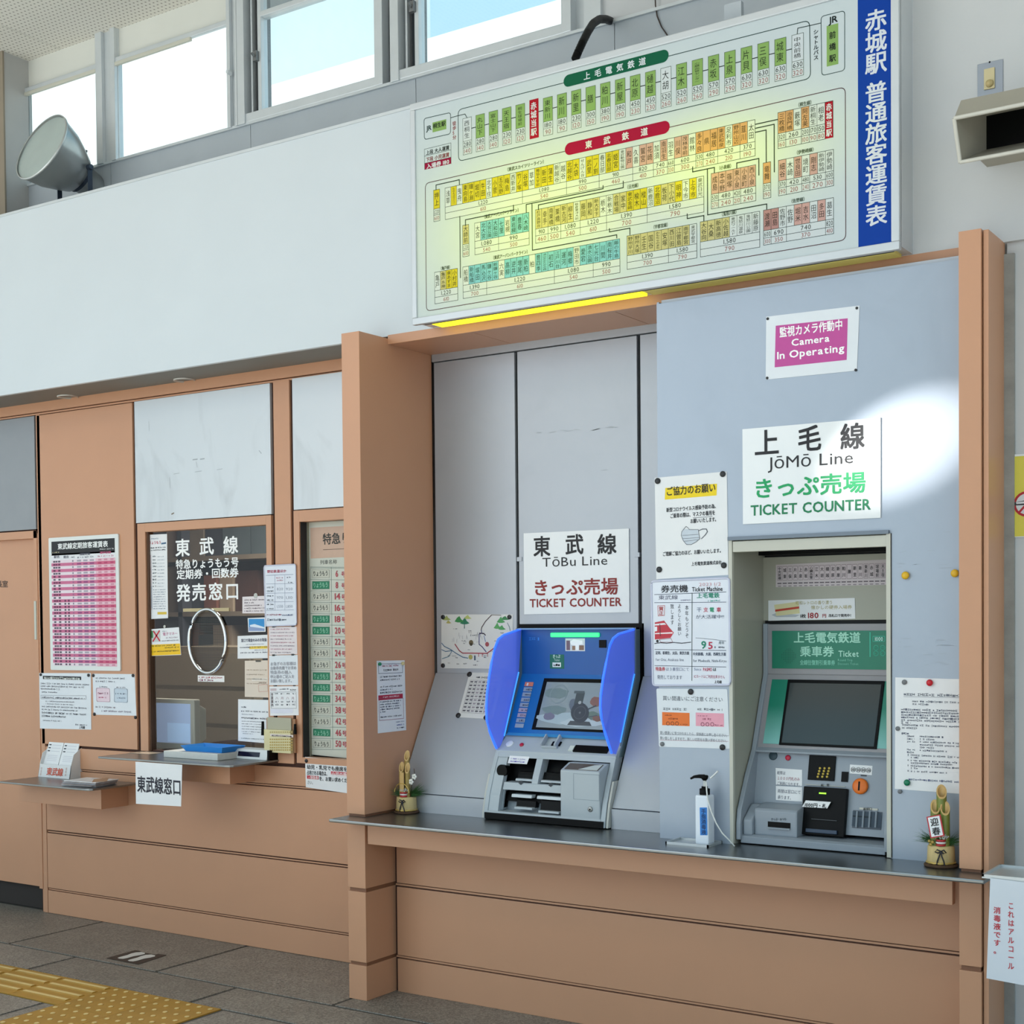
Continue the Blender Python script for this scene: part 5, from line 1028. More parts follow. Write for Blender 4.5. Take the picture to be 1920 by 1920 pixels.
# --- hiking map and fare table beside the blue machine
s = Sheet('area_map', S_T, [(828, 1152), (962, 1152), (962, 1254), (828, 1253)], mat('map_paper', (218, 216, 212), .5), label='illustrated railway area map with green hills and a red line', cat='map')
rn = random.Random(5)
def hill(x, y, w_, h_, c, sd):
    r_ = random.Random(sd); s.poly([(x-w_, y+h_*.3), (x-w_*.5, y-h_*.4+r_.uniform(-2, 2)), (x, y-h_), (x+w_*.4, y-h_*.2), (x+w_, y+h_*.3), (x+w_*.3, y+h_*.5), (x-w_*.4, y+h_*.5)], c, 1+sd % 2)
for i, a in enumerate(((838, 1160, 8, 6, 'a0a860'), (862, 1163, 9, 8, '3c8a4c'), (872, 1166, 9, 9, '2c7a5a'), (878, 1158, 7, 5, 'b8c070'), (842, 1167, 5, 4, 'b0a860'), (940, 1164, 8, 8, '4c9a58'), (933, 1175, 7, 8, '5aa45e'), (942, 1178, 7, 6, '4c9a58'), (948, 1160, 8, 5, '3c8050'))): hill(*a, i)
s.line([(871.5, 1164), (871.5, 1178)], 1.6, '2c6a5a'); s.line([(922, 1153.5), (911, 1165), (904, 1176), (903, 1181)], 1.5, '4a3038', 4); s.line([(922, 1153), (940, 1153.5)], 1, '5a4038', 4)
s.line([(903, 1181), (904, 1187), (899, 1189), (899, 1208), (905, 1213), (912, 1222)], 1.6, '40407a', 4); s.line([(900, 1187), (908, 1188), (911, 1191)], 1.8, '3c2c40', 5); s.line([(908, 1192), (911, 1203)], 1.2, '5a7ab0', 4)
s.line([(854, 1208), (862, 1220), (868, 1224.5), (914, 1225), (926, 1216), (944, 1202)], 1.8, 'a83040', 5); s.line([(829, 1206), (834, 1212), (846, 1218), (856, 1225), (868, 1232), (878, 1234)], 1.5, '4a7090', 4); s.line([(829, 1218), (836, 1221.5), (848, 1220)], 1.3, '4a7090', 4); s.line([(848, 1221), (842, 1231), (830, 1235)], 1.3, '5a8094', 4); s.line([(952, 1168), (956, 1176), (957, 1182)], 1, '4a6a78', 4)
for x in (888, 895, 905): s.line([(x+10, 1226), (x+10, 1231)], 1.1, 'b85058', 4)
s.disc(884, 1205, 5, '6a5a40', 3); s.disc(884, 1208, 3, '3c3424', 4); s.disc(914, 1208, 4.4, 'a04a50', 3); s.disc(883, 1232, 4.5, 'b0a45c', 3); s.rect(889.5, 1229, 892.5, 1238, '4a5a70', 3)
for i in range(34): x = rn.uniform(836, 950); y = rn.uniform(1180, 1248); s.scribble(x, y, x+rn.uniform(4, 9), 2.2, rn.choice(('8a8890', '706a70', 'a09a98', '5a5a68')), i)
for i in range(16): x = rn.uniform(840, 905); y = rn.uniform(1182, 1198); s.line([(x, y), (x+rn.uniform(-1, 1), y+rn.uniform(4, 9))], .6, 'a4a0a4', 2)
for x, y in ((831.5, 1157), (956, 1157), (831.5, 1248)): s.magnet(x, y, 4.2, M_mag)
s.done('drawing')
S_S = SS(*SL)
s = Sheet('fare_table', S_S, [(881, 1261), (946, 1262.5), (926, 1349), (858, 1345)], mat('map_paper', (218, 216, 212)), label='sheet with a ruled price table on the slope by the blue machine', cat='notice')
s.scribble(893, 1272, 930, 3, '404048', 1)
cv = s.q; L0, L1 = Vector(cv[0]), Vector(cv[3]); R0, R1 = Vector(cv[1]), Vector(cv[2])
def pt(a, t): return tuple((L0.lerp(L1, t)).lerp(R0.lerp(R1, t), a))
for i in range(10):
    t = .17+i*.08
    a, c = pt(.08, t), pt(.92, t); s.poly([a, c, (c[0], c[1]-.0012), (a[0], a[1]-.0012)], '8a868c', 1, False)
    if i < 9:
        for j in range(7):
            aa = .10+j*.115; p_, w_ = pt(aa, t+.025), pt(aa+.08, t+.055); s.poly([p_, (w_[0], p_[1]), w_, (p_[0], w_[1])], ('5c5860', '9a9098', '6a6670')[(i*3+j*5) % 3], 2, False)
for j in range(5): a, c = pt(.08+j*.2, .17), pt(.08+j*.2, .89); s.poly([a, (a[0]+.0012, a[1]), (c[0]+.0012, c[1]), c], '8a868c', 1, False)
for x, y in ((881, 1265), (860, 1342), (912, 1346)): s.magnet(x, y, 4.4, M_mag)
s.done('table')

# --- strip notice on the side of the pillar
s = Sheet('pillar_notice', SX(.09), [(706, 1239), (758, 1238), (761, 1369), (708, 1375)], label='tall narrow notice with a red bar on the pillar side', cat='notice')
s.a = 0.0
s.line([(708.5, 1245), (754, 1244), (754, 1261), (709, 1263)], .8, '60606c', 3, True); s.scribble(716, 1251, 746, 4, 'b05870', 1); s.scribble(718, 1259, 746, 4.5, '34343c', 2, .95)
s.para(712, 1271, 752, 1277, 2, 3.2, '4a4a58', 3, ends=[1, .9]); s.para(712, 1290, 753, 1301, 3, 3.4, '4a4a58', 7, ends=[1, .55, 1]); s.rect(708.5, 1304, 754.5, 1309.5, 'b01c3c', 1); s.scribble(717, 1308.8, 748, 3, 'f0d8dc', 4); s.line([(709.5, 1309), (755, 1309), (756, 1347), (710.5, 1351)], .8, 'a05868', 3, True); s.para(712, 1318, 752, 1337, 5, 3.2, '4a5068', 12, ends=[1, .92, .95, .9, .25]); s.scribble(712, 1346.5, 752, 3, '4a4a58', 8); s.scribble(742, 1355, 757, 2.4, '8088a8', 1); s.scribble(743, 1361, 757, 2.8, '5050a0', 2); s.scribble(743, 1366.5, 757, 3, '30304a', 3)
s.magnet(709.5, 1245, 3.4, M_grnm, .006, 'magnet', True); s.magnet(753, 1244, 3.6, M_creamm, .006, 'magnet', True); s.done('lettering')

# --- season-ticket price board left of the office window
s = Sheet('price_board', S_L, [(93.5, 1009), (224, 1001), (228, 1258), (97.5, 1256)], mat('board_white', (224, 226, 224), .4), th=.008, round_=.008, label='tall pink striped price board with a black title band', cat='price board')
s.a = 0.0
s.rect(99, 1016, 218, 1036, '121218', 1); s.text('東武線定期旅客運賃表', 111, 1030.5, 205.5, 11, 'f0f0f0', True, 4); s.scribble(190, 1031.5, 216, 3, 'd0d0d0', 1, lay=4); s.scribble(101, 1037.5, 114, 2.5, 'c0b890', 2, lay=4)
u0_, v0_ = S_L.uv(99, 1051); u1_, _ = S_L.uv(219, 1051); _, v1_ = S_L.uv(101, 1248)
s.poly([(u0_, S_L.uv(99, 1051)[1]), (u1_, S_L.uv(99, 1051)[1]), (u1_, S_L.uv(99, 1039)[1]), (u0_, S_L.uv(99, 1039)[1])], 'e2e2e6', 1, False)
s.text('駅名', 104, 1047, 115, 5, '505060', True); s.text('経由', 122, 1047, 132, 5, '505060', True); s.scribble(136, 1046.5, 143, 3.5, '606070', 1); s.text('通勤定期', 152, 1041.5, 172, 4.5, '505060', True); s.text('通学定期', 190, 1039, 211, 4.5, 'c05078', True); s.scribble(148, 1047, 178, 3.6, '606070', 5, .5); s.scribble(186, 1045, 216, 3.6, 'c05078', 6, .5)
n = 35; st_ = (v0_-v1_)/n; rn = random.Random(9)
for i in range(n):
    va_, vb_ = v0_-i*st_, v0_-(i+1)*st_; W_ = u1_-u0_
    dark = i % 2 == 1
    s.poly([(u0_, vb_), (u1_, vb_), (u1_, va_), (u0_, va_)], 'c8688e' if dark else 'e6d6de', 1, False)
    if not dark: s.poly([(u0_+W_*.70, vb_), (u1_, vb_), (u1_, va_), (u0_+W_*.70, va_)], 'e2b8c4', 2, False)
    else: s.poly([(u0_+W_*.72, vb_), (u1_, vb_), (u1_, va_), (u0_+W_*.72, va_)], 'cc5a7c', 2, False)
    def mark(f, w_, c): s.poly([(u0_+W_*f, vb_+st_*.22), (u0_+W_*(f+w_), vb_+st_*.22), (u0_+W_*(f+w_), va_-st_*.2), (u0_+W_*f, va_-st_*.2)], c, 3, False)
    ck = '6a2c50' if dark else '5c5060'
    mark(.03, .035, ck); mark(.11, .035, ck)
    if rn.random() < .5: mark(.07, .03, ck)
    if i > 12: mark(.20, .03, ck); mark(.255, .03, ck)
    mark(.335, .02, 'a0608c' if dark else '8a8090')
    for f in (.41, .51, .61): mark(f, .065, '94447a' if dark else 'a8a0ac')
    for f in (.74, .83, .925): mark(f, .05, 'b83c68' if dark else 'cf8ca0')
s.done('table')
# --- two laminated sheets below it
s = Sheet('line_guide', S_L, [(74, 1262), (171, 1262), (171.5, 1368), (75, 1366)], mat('laminated_white', (222, 226, 232)), label='laminated sheet with a black heading bar below the price board', cat='notice')
s.rect(81, 1267, 153, 1275, '16181c', 1); s.scribble(84, 1274, 150, 5.4, 'd8dcd8', 3, .95, lay=3)
s.para(77, 1283, 168, 1293, 3, 3.2, '7a7a84', 5, ends=[1, .9, .4]); s.scribble(79, 1299, 108, 3.2, '7a7a84', 4); s.line([(77.5, 1303.5), (162, 1304.5), (162, 1311), (77.5, 1310)], .6, '8a8a92', 3, True); s.scribble(79, 1309, 160, 3.4, '6a6a74', 8); s.para(86, 1316, 140, 1321, 2, 2.8, '94949c', 9); s.para(79, 1326, 163, 1331.5, 2, 3.2, '7a7a84', 15, ends=[1, .8]); s.para(79, 1338, 162, 1344, 2, 3.8, '4a4a54', 19, ends=[1, .55]); s.scribble(81, 1352, 116, 3, '8a8a92', 4); s.scribble(142, 1360, 164, 3, '6a6a74', 2); s.text('上毛線', 149, 1366, 160, 5, '202028', True)
s.magnet(77.5, 1265, 2.6, M_mag); s.magnet(167, 1266, 3.0, M_mag); s.done('lettering')
s = Sheet('route_guide', S_L, [(174, 1263), (253, 1264), (256, 1342), (176, 1340)], mat('laminated_white', (222, 226, 232)), label='laminated sheet with a pink and a blue box by the window frame', cat='notice')
s.para(180, 1273, 236, 1279, 2, 3.6, '84848e', 3, ends=[1, .65]); s.rline((181, 1290), (206, 1291), (207, 1316), (182, 1315), .9, 'c890a4', 3, .008); s.poly([(182, 1291), (206, 1292), (206, 1315), (182, 1314)][::-1], 'e4ccd6', 1); s.rline((215, 1291), (240, 1292), (240, 1317), (215, 1316), .9, '90a0b4', 3, .008); s.poly([(216, 1292), (239, 1293), (239, 1316), (216, 1315)][::-1], 'c4d0dc', 1)
s.scribble(184, 1301.5, 204, 3.6, '8a4060', 1, .6); s.scribble(186, 1309, 202, 3.2, 'c06080', 2); s.scribble(217, 1302, 238, 3.6, '40506a', 3, .6); s.scribble(220, 1310, 236, 3, '6a7a90', 4); s.scribble(187, 1289, 202, 2.6, '84848e', 5); s.scribble(219, 1290, 236, 2.6, '84848e', 6); s.scribble(180, 1327, 217, 3.6, '90848e', 7); s.scribble(191, 1334.5, 248, 3.6, '84748a', 8)
for x, y in ((176, 1266.5), (250.5, 1266.5), (178, 1339), (255, 1345)): s.magnet(x, y, 3.1, M_mag)
s.done('lettering')

# --- papers on the office window
SGL = SY(YG-.002)
s = Sheet('express_leaflet', SGL, [(275, 1003), (313.5, 1001), (315.5, 1159), (277.5, 1161)], label='tall leaflet with a small train heading inside the office window', cat='leaflet')
s.scribble(278, 1012, 298, 2.6, '8a9ab0', 1); s.text('りょうもう', 280, 1021, 303, 6, 'c0566c', True); s.poly([(303, 1018), (312, 1016.5), (312, 1019.5), (303, 1021)], '4a6a8a', 2); s.para(278, 1029, 311, 1033.5, 2, 2.6, '4a4a54', 4)
for i in range(10): s.scribble(287, 1045+i*6.2, 294, 3, '4a5460', i); s.scribble(296, 1045+i*6.2, 309, 2, '9aa4b0', i+20, .6)
s.line([(283.5, 1041), (285.5, 1143)], .9, '9a6a7a'); s.line([(280, 1041), (281.5, 1143)], .6, 'b0b0b8'); s.line([(284.8, 1100), (285.6, 1140)], 1.2, '5a80b8')
for i in range(9): s.scribble(288, 1107+i*4.4, 311, 2, '8a94a4', 50+i, .7)
s.rect(296, 1147.5, 313, 1152, 'd8b840', 2); s.done('print')
s = Sheet('cash_notice', SGL, [(281, 1180), (336, 1176), (340, 1228), (282, 1230)], label='white and yellow notice with a red cross on the window', cat='notice')
s.poly([(282, 1209), (338, 1206.5), (339.5, 1227), (282.3, 1229.5)][::-1], 'f0c010', 1); s.rect(283, 1183, 302, 1203, 'c8ccc8', 1); s.rect(283, 1183, 288, 1196, '4a8a5a', 2); s.line([(289, 1184), (300, 1201)], 3, 'c81c34', 4); s.line([(299.5, 1183), (288, 1202)], 3, 'c81c34', 4); s.scribble(305, 1185, 314, 2.4, '8a8a94', 1); s.text('電子マネー', 306, 1192, 334, 6, 'c890a8', True); s.scribble(312, 1197.5, 334, 3, 'b8a8b4', 2); s.scribble(304, 1203, 336, 2.4, '7a7a84', 3); s.scribble(284, 1213, 330, 3, '6a5a18', 4); s.scribble(310, 1216, 336, 3, '6a5a18', 5); s.scribble(285, 1223.5, 337, 3, '5a4a18', 6); s.magnet(309, 1175, 3, mat('tape', (190, 190, 184), .4), .001, 'tape'); s.done('lettering')
s = Sheet('small_notice', SGL, [(455, 1119), (500, 1117), (500, 1150), (455, 1150)], mat('pinkish_white', (226, 216, 218), .55), label='pinkish slip hung on the glass above the blue picture', cat='notice')
for i, e in enumerate((1, .45, .85, 1, .95)): s.scribble(459, 1126.5+i*5.2, 498, 2.8, '7a6a74', i, end=e)
s.magnet(480, 1117, 5, mat('tape', (190, 190, 184)), .001, 'tape'); s.done('lettering')
s = Sheet('train_postcard', SGL, [(465, 1159), (498, 1157.5), (498.5, 1184.5), (466, 1185)], label='small blue picture card with a white snowy slope', cat='picture')
s.rect(467, 1160.5, 496.5, 1183, '2c8ccc', 1); s.poly([(467, 1177), (472, 1172), (482, 1174), (496.5, 1177), (496.5, 1183), (467, 1183)][::-1], '8a9cc4', 2); s.poly([(469, 1172), (478, 1170), (496.5, 1176), (496.5, 1178.5), (470, 1175)][::-1], 'dce6f2', 3); s.done('print')
s = Sheet('window_notice', SGL, [(446, 1192.5), (504, 1190), (504, 1234), (446, 1235)], label='white notice with a yellow marked line on the window', cat='notice')
s.text('窓口で現金のみのお取扱', 453, 1204, 501, 6, '4a4a60', True); s.scribble(462, 1209.5, 496, 2, '9a9aa4', 1); s.rect(468, 1212, 502, 1216, 'f0cc40', 1); s.scribble(450, 1215.5, 502, 2.6, '5a5a6a', 2); s.scribble(478, 1220, 500, 2, '9a9aa4', 3); s.scribble(451, 1225.5, 502, 2.6, '6a6a78', 4); s.done('lettering')
s = Sheet('cream_notice', SGL, [(459.5, 1239), (505, 1238), (505, 1308), (459.5, 1306.5)], mat('cream_paper', (222, 206, 190), .55), label='cream sheet with a clip among the window papers', cat='notice')
for i, e in enumerate((.95, .85, .95, .9)): s.scribble(463, 1257+i*8.5, 503, 2.2, 'b09a88', i, end=e)
s.poly([(473, 1272), (503, 1271), (503, 1276), (473, 1277)][::-1], 'e8dcd0', 2); s.scribble(486, 1281, 500, 2.6, '8a6a5c', 8); s.line([(485, 1285), (502, 1283), (503, 1296), (486, 1297)], .7, 'd09a90', 3, True); s.rect(480, 1238, 490, 1241, '4a4640', 3); s.done('lettering')
s = Sheet('notice_sheet', SGL, [(447, 1311), (507, 1312.5), (505, 1394), (447, 1389)], label='white sheet of small print behind the price display', cat='notice')
s.scribble(453, 1327, 462, 3, '60606c', 1); s.scribble(453, 1334.5, 503, 3, '50505c', 2); s.scribble(454, 1340, 477, 2, '9a9aa4', 3); s.scribble(453, 1347.5, 500, 3.6, '54505c', 4, .95)
for i in range(5): s.scribble(454, 1353+i*4.8, 496, 2, '8a8a94', 10+i, end=(1, .9, 1, .9, 1)[i])
s.scribble(456, 1376, 475, 2, '9a9aa4', 5); s.scribble(453, 1385, 500, 2, '8a8a94', 6); s.done('lettering')

# --- hanging boards and papers on the post between the windows
SP = SY(YL-.002)
s = Sheet('price_whiteboard', SP, [(497, 1061), (556, 1058), (558, 1172), (500, 1174)], M_wb, th=.006, round_=.01, label='small white board with a handwritten grid on the middle post', cat='whiteboard'); rim(s, .01, .003, M_wbf)
s.text('野岩鉄道ほか', 503, 1074.5, 539, 5.5, 'b04a60', True); s.line([(501, 1079), (552, 1077)], .7, '707a98')
for y in (1095, 1112.5, 1129, 1144.5): s.line([(501, y), (552.5, y-1)], .6, '8088a4')
for x in (517.5, 536): s.line([(x, 1079), (x, 1144)], .6, '8088a4')
for i, y in enumerate((1103, 1110, 1119, 1127, 1135, 1143)): s.scribble(502.5, y, 515, 3, '404858', i)
for y, a, c in ((1107, '820', '920'), (1123, '970', '1,110'), (1139.5, '1,550', '1,850')): s.text(a, 521, y, 533, 5, '9aa0b0'); s.text(c, 538, y, 551, 5, '9aa0b0')
s.scribble(520, 1085, 533, 3, 'c090a0', 1); s.scribble(521, 1090, 533, 3, 'c090a0', 2); s.scribble(540, 1084, 547, 2.6, '40485c', 3); s.scribble(542, 1093.5, 550, 2.6, '30384c', 4); s.scribble(502.5, 1154.5, 530, 3.6, 'a0506a', 5, .95); s.scribble(531, 1155, 552, 3.4, '5a6488', 6, .95); s.scribble(503, 1164.5, 540, 4.4, '3a4258', 7, .9); s.done('handwriting')
s = Sheet('hanging_sheet', SP, [(504.5, 1176), (556.5, 1175), (558, 1226.5), (505.5, 1228)], mat('pinkish_white', (226, 216, 218)), label='pinkish sheet of red small print under the small white board', cat='notice')
for i in range(8): s.scribble(508, 1181+i*6.2, 553, 2.4, ('c0889a', '9a8a98')[i % 2], i, end=(.8, 1, .95, .9, 1, 1, .9, .85)[i])
s.rect(511, 1173.8, 516, 1176.5, '202020', 3); s.rect(547, 1172.8, 552, 1175.5, '202020', 3); s.done('lettering')
s = Sheet('hanging_sheet', SP, [(505, 1229), (558.5, 1228), (559.5, 1284.5), (505, 1285)], mat('laminated_white', (222, 226, 232)), label='white sheet with five grey text lines on the middle post', cat='notice')
for i, t in enumerate(('お急ぎのお客様は', '自動券売機でお求め', '特急券の購入', '申込書のご記入を', 'お願い致します。')): s.text(t, 507.5, 1248+i*8, (556, 557, 548, 553, 551)[i], 6.4, 'a4a4ac', True)
s.rect(511, 1227, 516, 1230, '202020', 3); s.rect(547, 1226, 552, 1229, '202020', 3); s.done('lettering')
s = Sheet('calendar_sheet', SP, [(505.5, 1287), (559.5, 1286.5), (560.5, 1341), (507, 1342)], label='white sheet with a small seating chart above the cream box', cat='notice')
s.rect(507.5, 1291, 519, 1295, 'c8b4b8', 2); s.scribble(525, 1293.5, 542, 2.6, '6a6a74', 1); s.scribble(545, 1295, 556, 3, '30303a', 2, .95); s.line([(508, 1298), (556, 1297), (556.5, 1328), (509, 1328)], .6, '8a8a92', 3, True); s.vtext('空席案内', 511, 1299, 1325, 4, '5a4a50', True)
for i in range(4): s.scribble(516+i*11, 1302, 522+i*11, 3, '50505a', i); s.text('八'if i % 2 == 0 else '月', 517+i*10, 1311.5, 523+i*10, 5, 'a08088'); s.scribble(517+i*10.5, 1317.5, 523+i*10.5, 3.6, '70707a', i+9); s.scribble(517+i*10.5, 1323, 523+i*10.5, 3.6, '50505a', i+19)
s.rect(508, 1329.5, 550, 1337, 'dcdce8', 2); s.done('print')
# cream pocket with order slips and pens
pk = thing('slip_pocket', (-.73, YL-.03, .90), 'cream slip pocket with two pens hanging on the middle post', 'slip holder')
a = SP.uv(502, 1408); c = SP.uv(553, 1348)
MB().rbox(SP, a[0]+.006, c[0]+.012, a[1]+.0, c[1], 0, .012).build('back_board', mat('wood_board', (168, 124, 92), .6), pk)
mpk = mat('cream_pocket', (218, 206, 160), .55)
e0 = SP.uv(504, 1409); e1 = SP.uv(553, 1369)
MB().rbox(SP, e0[0], e1[0], e0[1], e1[1], .012, .030).build('pocket', mpk, pk, bevel=.001)
f0 = SP.uv(507, 1370); f1 = SP.uv(551, 1346); MB().rbox(SP, f0[0], f1[0], f0[1]-.01, f1[1], .014, .020).build('slips', mat('slip_grey', (176, 172, 150), .6), pk)
g = Sheet('g', SY(YL-.002-.030), [(504, 1369), (553, 1369), (553, 1409), (504, 1409)], body=False, parent=pk, lift=.0, th=.0004); g.a = 0
for j, y in enumerate((1374, 1387.5, 1393, 1398, 1403, 1407.5)):
    for i in range(11): g.rect(506+i*4, y-2.6, 508.6+i*4, y, 'b89a4c' if j else 'b8a468', 2)
g.rect(507, 1376, 550, 1382.5, 'e6d8d2', 2); g.scribble(510, 1381, 548, 4, 'b8a0a8', 2); g.done('pocket_print')
for x, y0, y1 in ((498.5, 1352, 1378), (559, 1357, 1376)):
    p0 = SP.uv(x, y0); p1 = SP.uv(x, y1); MB().cyl(SP.p(*p0, .02), SP.p(*p1, .02), .006, .008, 10).build('pen', M_black, pk)
# --- timetable board in the second window
STT = SY(YL+.06)
tb = Sheet('timetable_board', STT, [(580.5, 980), (690, 974), (690, 1425), (583, 1414)], mat('timetable_cream', (198, 200, 188), .45), th=.01, lift=.0, label='limited express timetable board with green name plates behind the pillar', cat='timetable')
tb.a = 0
tb.rect(584.5, 990, 690, 1043, 'c8a894', 1); tb.text('特急りょうもう号', 608, 1021, 748, 20, '30302c', True); tb.line([(609, 1031), (690, 1027)], 1, '5a4438'); tb.text('列車名称', 603, 1058.5, 635, 8, '484844')
xa0 = STT.uv(585, 1063); ncol = ('りょうもう', 'りょうもう号')
rowsT = [('w', 6), ('g', 8), ('w', 14), ('w', 16), ('g', 18), ('g', 20), ('w', 22), ('w', 24), ('w', 26), ('g', 28), ('g', 30), ('g', 34), ('w', 38), ('w', 42), ('g', 46), ('w', 50)]
ys = [1065, 1086.5, 1108, 1129, 1150.5, 1171.5, 1193, 1214, 1235, 1257, 1278.5, 1299.5, 1320.5, 1341.5, 1362.5, 1384, 1404.5]
for y in [1063]+ys: tb.line([(585, y), (690, y+1.5)], .7, '6a7a74', 2)
for x0_, x1_ in ((585, 587), (624, 627), (660, 663)): tb.line([(x0_, 1064), (x1_, 1404)], .7, '6a7a74', 2)
for i, (k, n_) in enumerate(rowsT):
    y0, y1 = ys[i]+3.5, ys[i+1]-3.5; x = 588.5+i*.13
    tb.rect(x, y0, x+32, y1, '1c7a58' if k == 'g' else 'c4c4b6', 3)
    tb.line([(x, y0), (x+32, y0+.2), (x+32, y1), (x, y1)], .5, '8a8a80', 4, True)
    tb.text('りょうもう', x+1.5, y1-2.5, x+30, 9.5, '8cc4a8' if k == 'g' else '3c403c', True, 5)
    tb.text(str(n_), x+41.5 if n_ > 9 else x+43.5, y1-1.5, x+53 if n_ > 9 else x+49, 11.5, 'b03848', True, 5); tb.text('号', x+54, y1-1, x+64, 10, 'b03848', True, 5)
tb.done('timetable')
xe = onY(575, 1200, YL+.045).x; box('timetable_edge', mat('edge_olive', (150, 150, 134), .4, .3), xe, xe+.018, YL+.042, YL+.06, .89, 1.945, w7)
# child fare notice under it, hung on the lower panels
s = Sheet('child_fare_notice', SY(YL), [(572.5, 1419), (670, 1429), (670, 1490), (574, 1476)], label='white notice with red marked words half behind the pillar', cat='notice')
s.a = 0
s.text('幼児・乳児でも座席を独占', 576, 1441.5, 668, 8, '202024', True); s.text('占用される場合は、', 576, 1452, 617, 8, '202024', True); s.rect(621, 1446, 668, 1455, 'c8505c', 1); s.text('小児の乗車券', 622, 1455, 666, 8, 'f4dcdc', True); s.rect(576, 1453.5, 598, 1461.5, 'c03c48', 1); s.text('・特急券', 578, 1461, 597, 7, 'f4dcdc', True); s.text('を、お買い求めくだ', 599, 1463.5, 652, 8, '202024', True); s.text('さい。', 577, 1470, 590, 7, '60606a'); s.magnet(575.5, 1426.5, 3.4, M_mag); s.done('lettering')

# --- prohibition sign on the right wall
SR = SY(YW+.02)
s = Sheet('prohibition_sign', SR, [(1890, 853), (1990, 848), (1990, 1005), (1893.5, 1008)], M_acr, th=.006, label='yellow warning sign with a red ring on the grey wall', cat='sign')
s.a = 0.0
s.rect(1894.5, 857, 1986, 1003, 'd8cc50', 1); s.disc(1926, 945, 24, 'b01c2c', 3, ring=.82); s.disc(1926, 945, 19.5, 'd8d8dc', 2); s.line([(1913, 960), (1940, 930)], 4, 'b01c2c', 5); s.poly([(1899, 945), (1904, 942), (1926, 938), (1926, 947), (1905, 948)][::-1], '2a2a2e', 4); s.poly([(1906, 942), (1925, 940), (1925, 944), (1907, 945.5)][::-1], 'd8d8dc', 5); s.done('print')

# --- scuffs and rubbed marks on the metal panels
def scuffs(name, sf, parent, marks, col, lift=.0002):
    q = Sheet(name, sf, [(0, 0), (10, 0), (10, 10), (0, 10)], body=False, parent=parent, lift=0, th=lift); q.a = 0.0
    for (x0, y0, x1, y1, w_) in marks: q.line([(x0, y0), (x1, y1)], w_, col, 1)
    q.done(name)
rn = random.Random(21)
mk = []
for i in range(26):
    x = rn.uniform(1680, 1770); y = rn.choice((998, 1035, 1056, 1066, 1203, 1200, 1212, 1226, 1244)) + rn.uniform(-3, 3); mk.append((x, y, x+rn.uniform(4, 22), y-rn.uniform(0, 1.2), rn.uniform(.35, .7)))
scuffs('scuff_marks', S_J, jp, mk, '9aa2ac')
mk = [(1126, 882, 1138, 881, 1.0)]
for i in range(9): x = rn.uniform(1005, 1150); mk.append((x, 812-(x-1005)*.07+rn.uniform(-3, 3), x+rn.uniform(8, 20), 811-(x-1005)*.07, rn.uniform(.6, 1.6)))
scuffs('scuff_marks', S_T, bk, mk, 'a6abb2')
mk = [(362, 862, 370, 861, 2.2), (376, 861, 383, 860, 2.2), (368, 866, 370, 876, .9), (366, 885, 378, 883, 1.0), (407, 881, 417, 879, 1.0), (326, 889, 336, 887, 1.0), (318, 895, 319, 915, .6), (279, 790, 280, 808, .6), (486, 845, 490, 850, 1.6)]
scuffs('scuff_marks', SY(YL-.003), lw, mk, 'a2a8ae')
scuffs('rust_spot', SY(YL-.003), lw, [(322, 964, 326, 962, 2.2)], '7a6a5c')
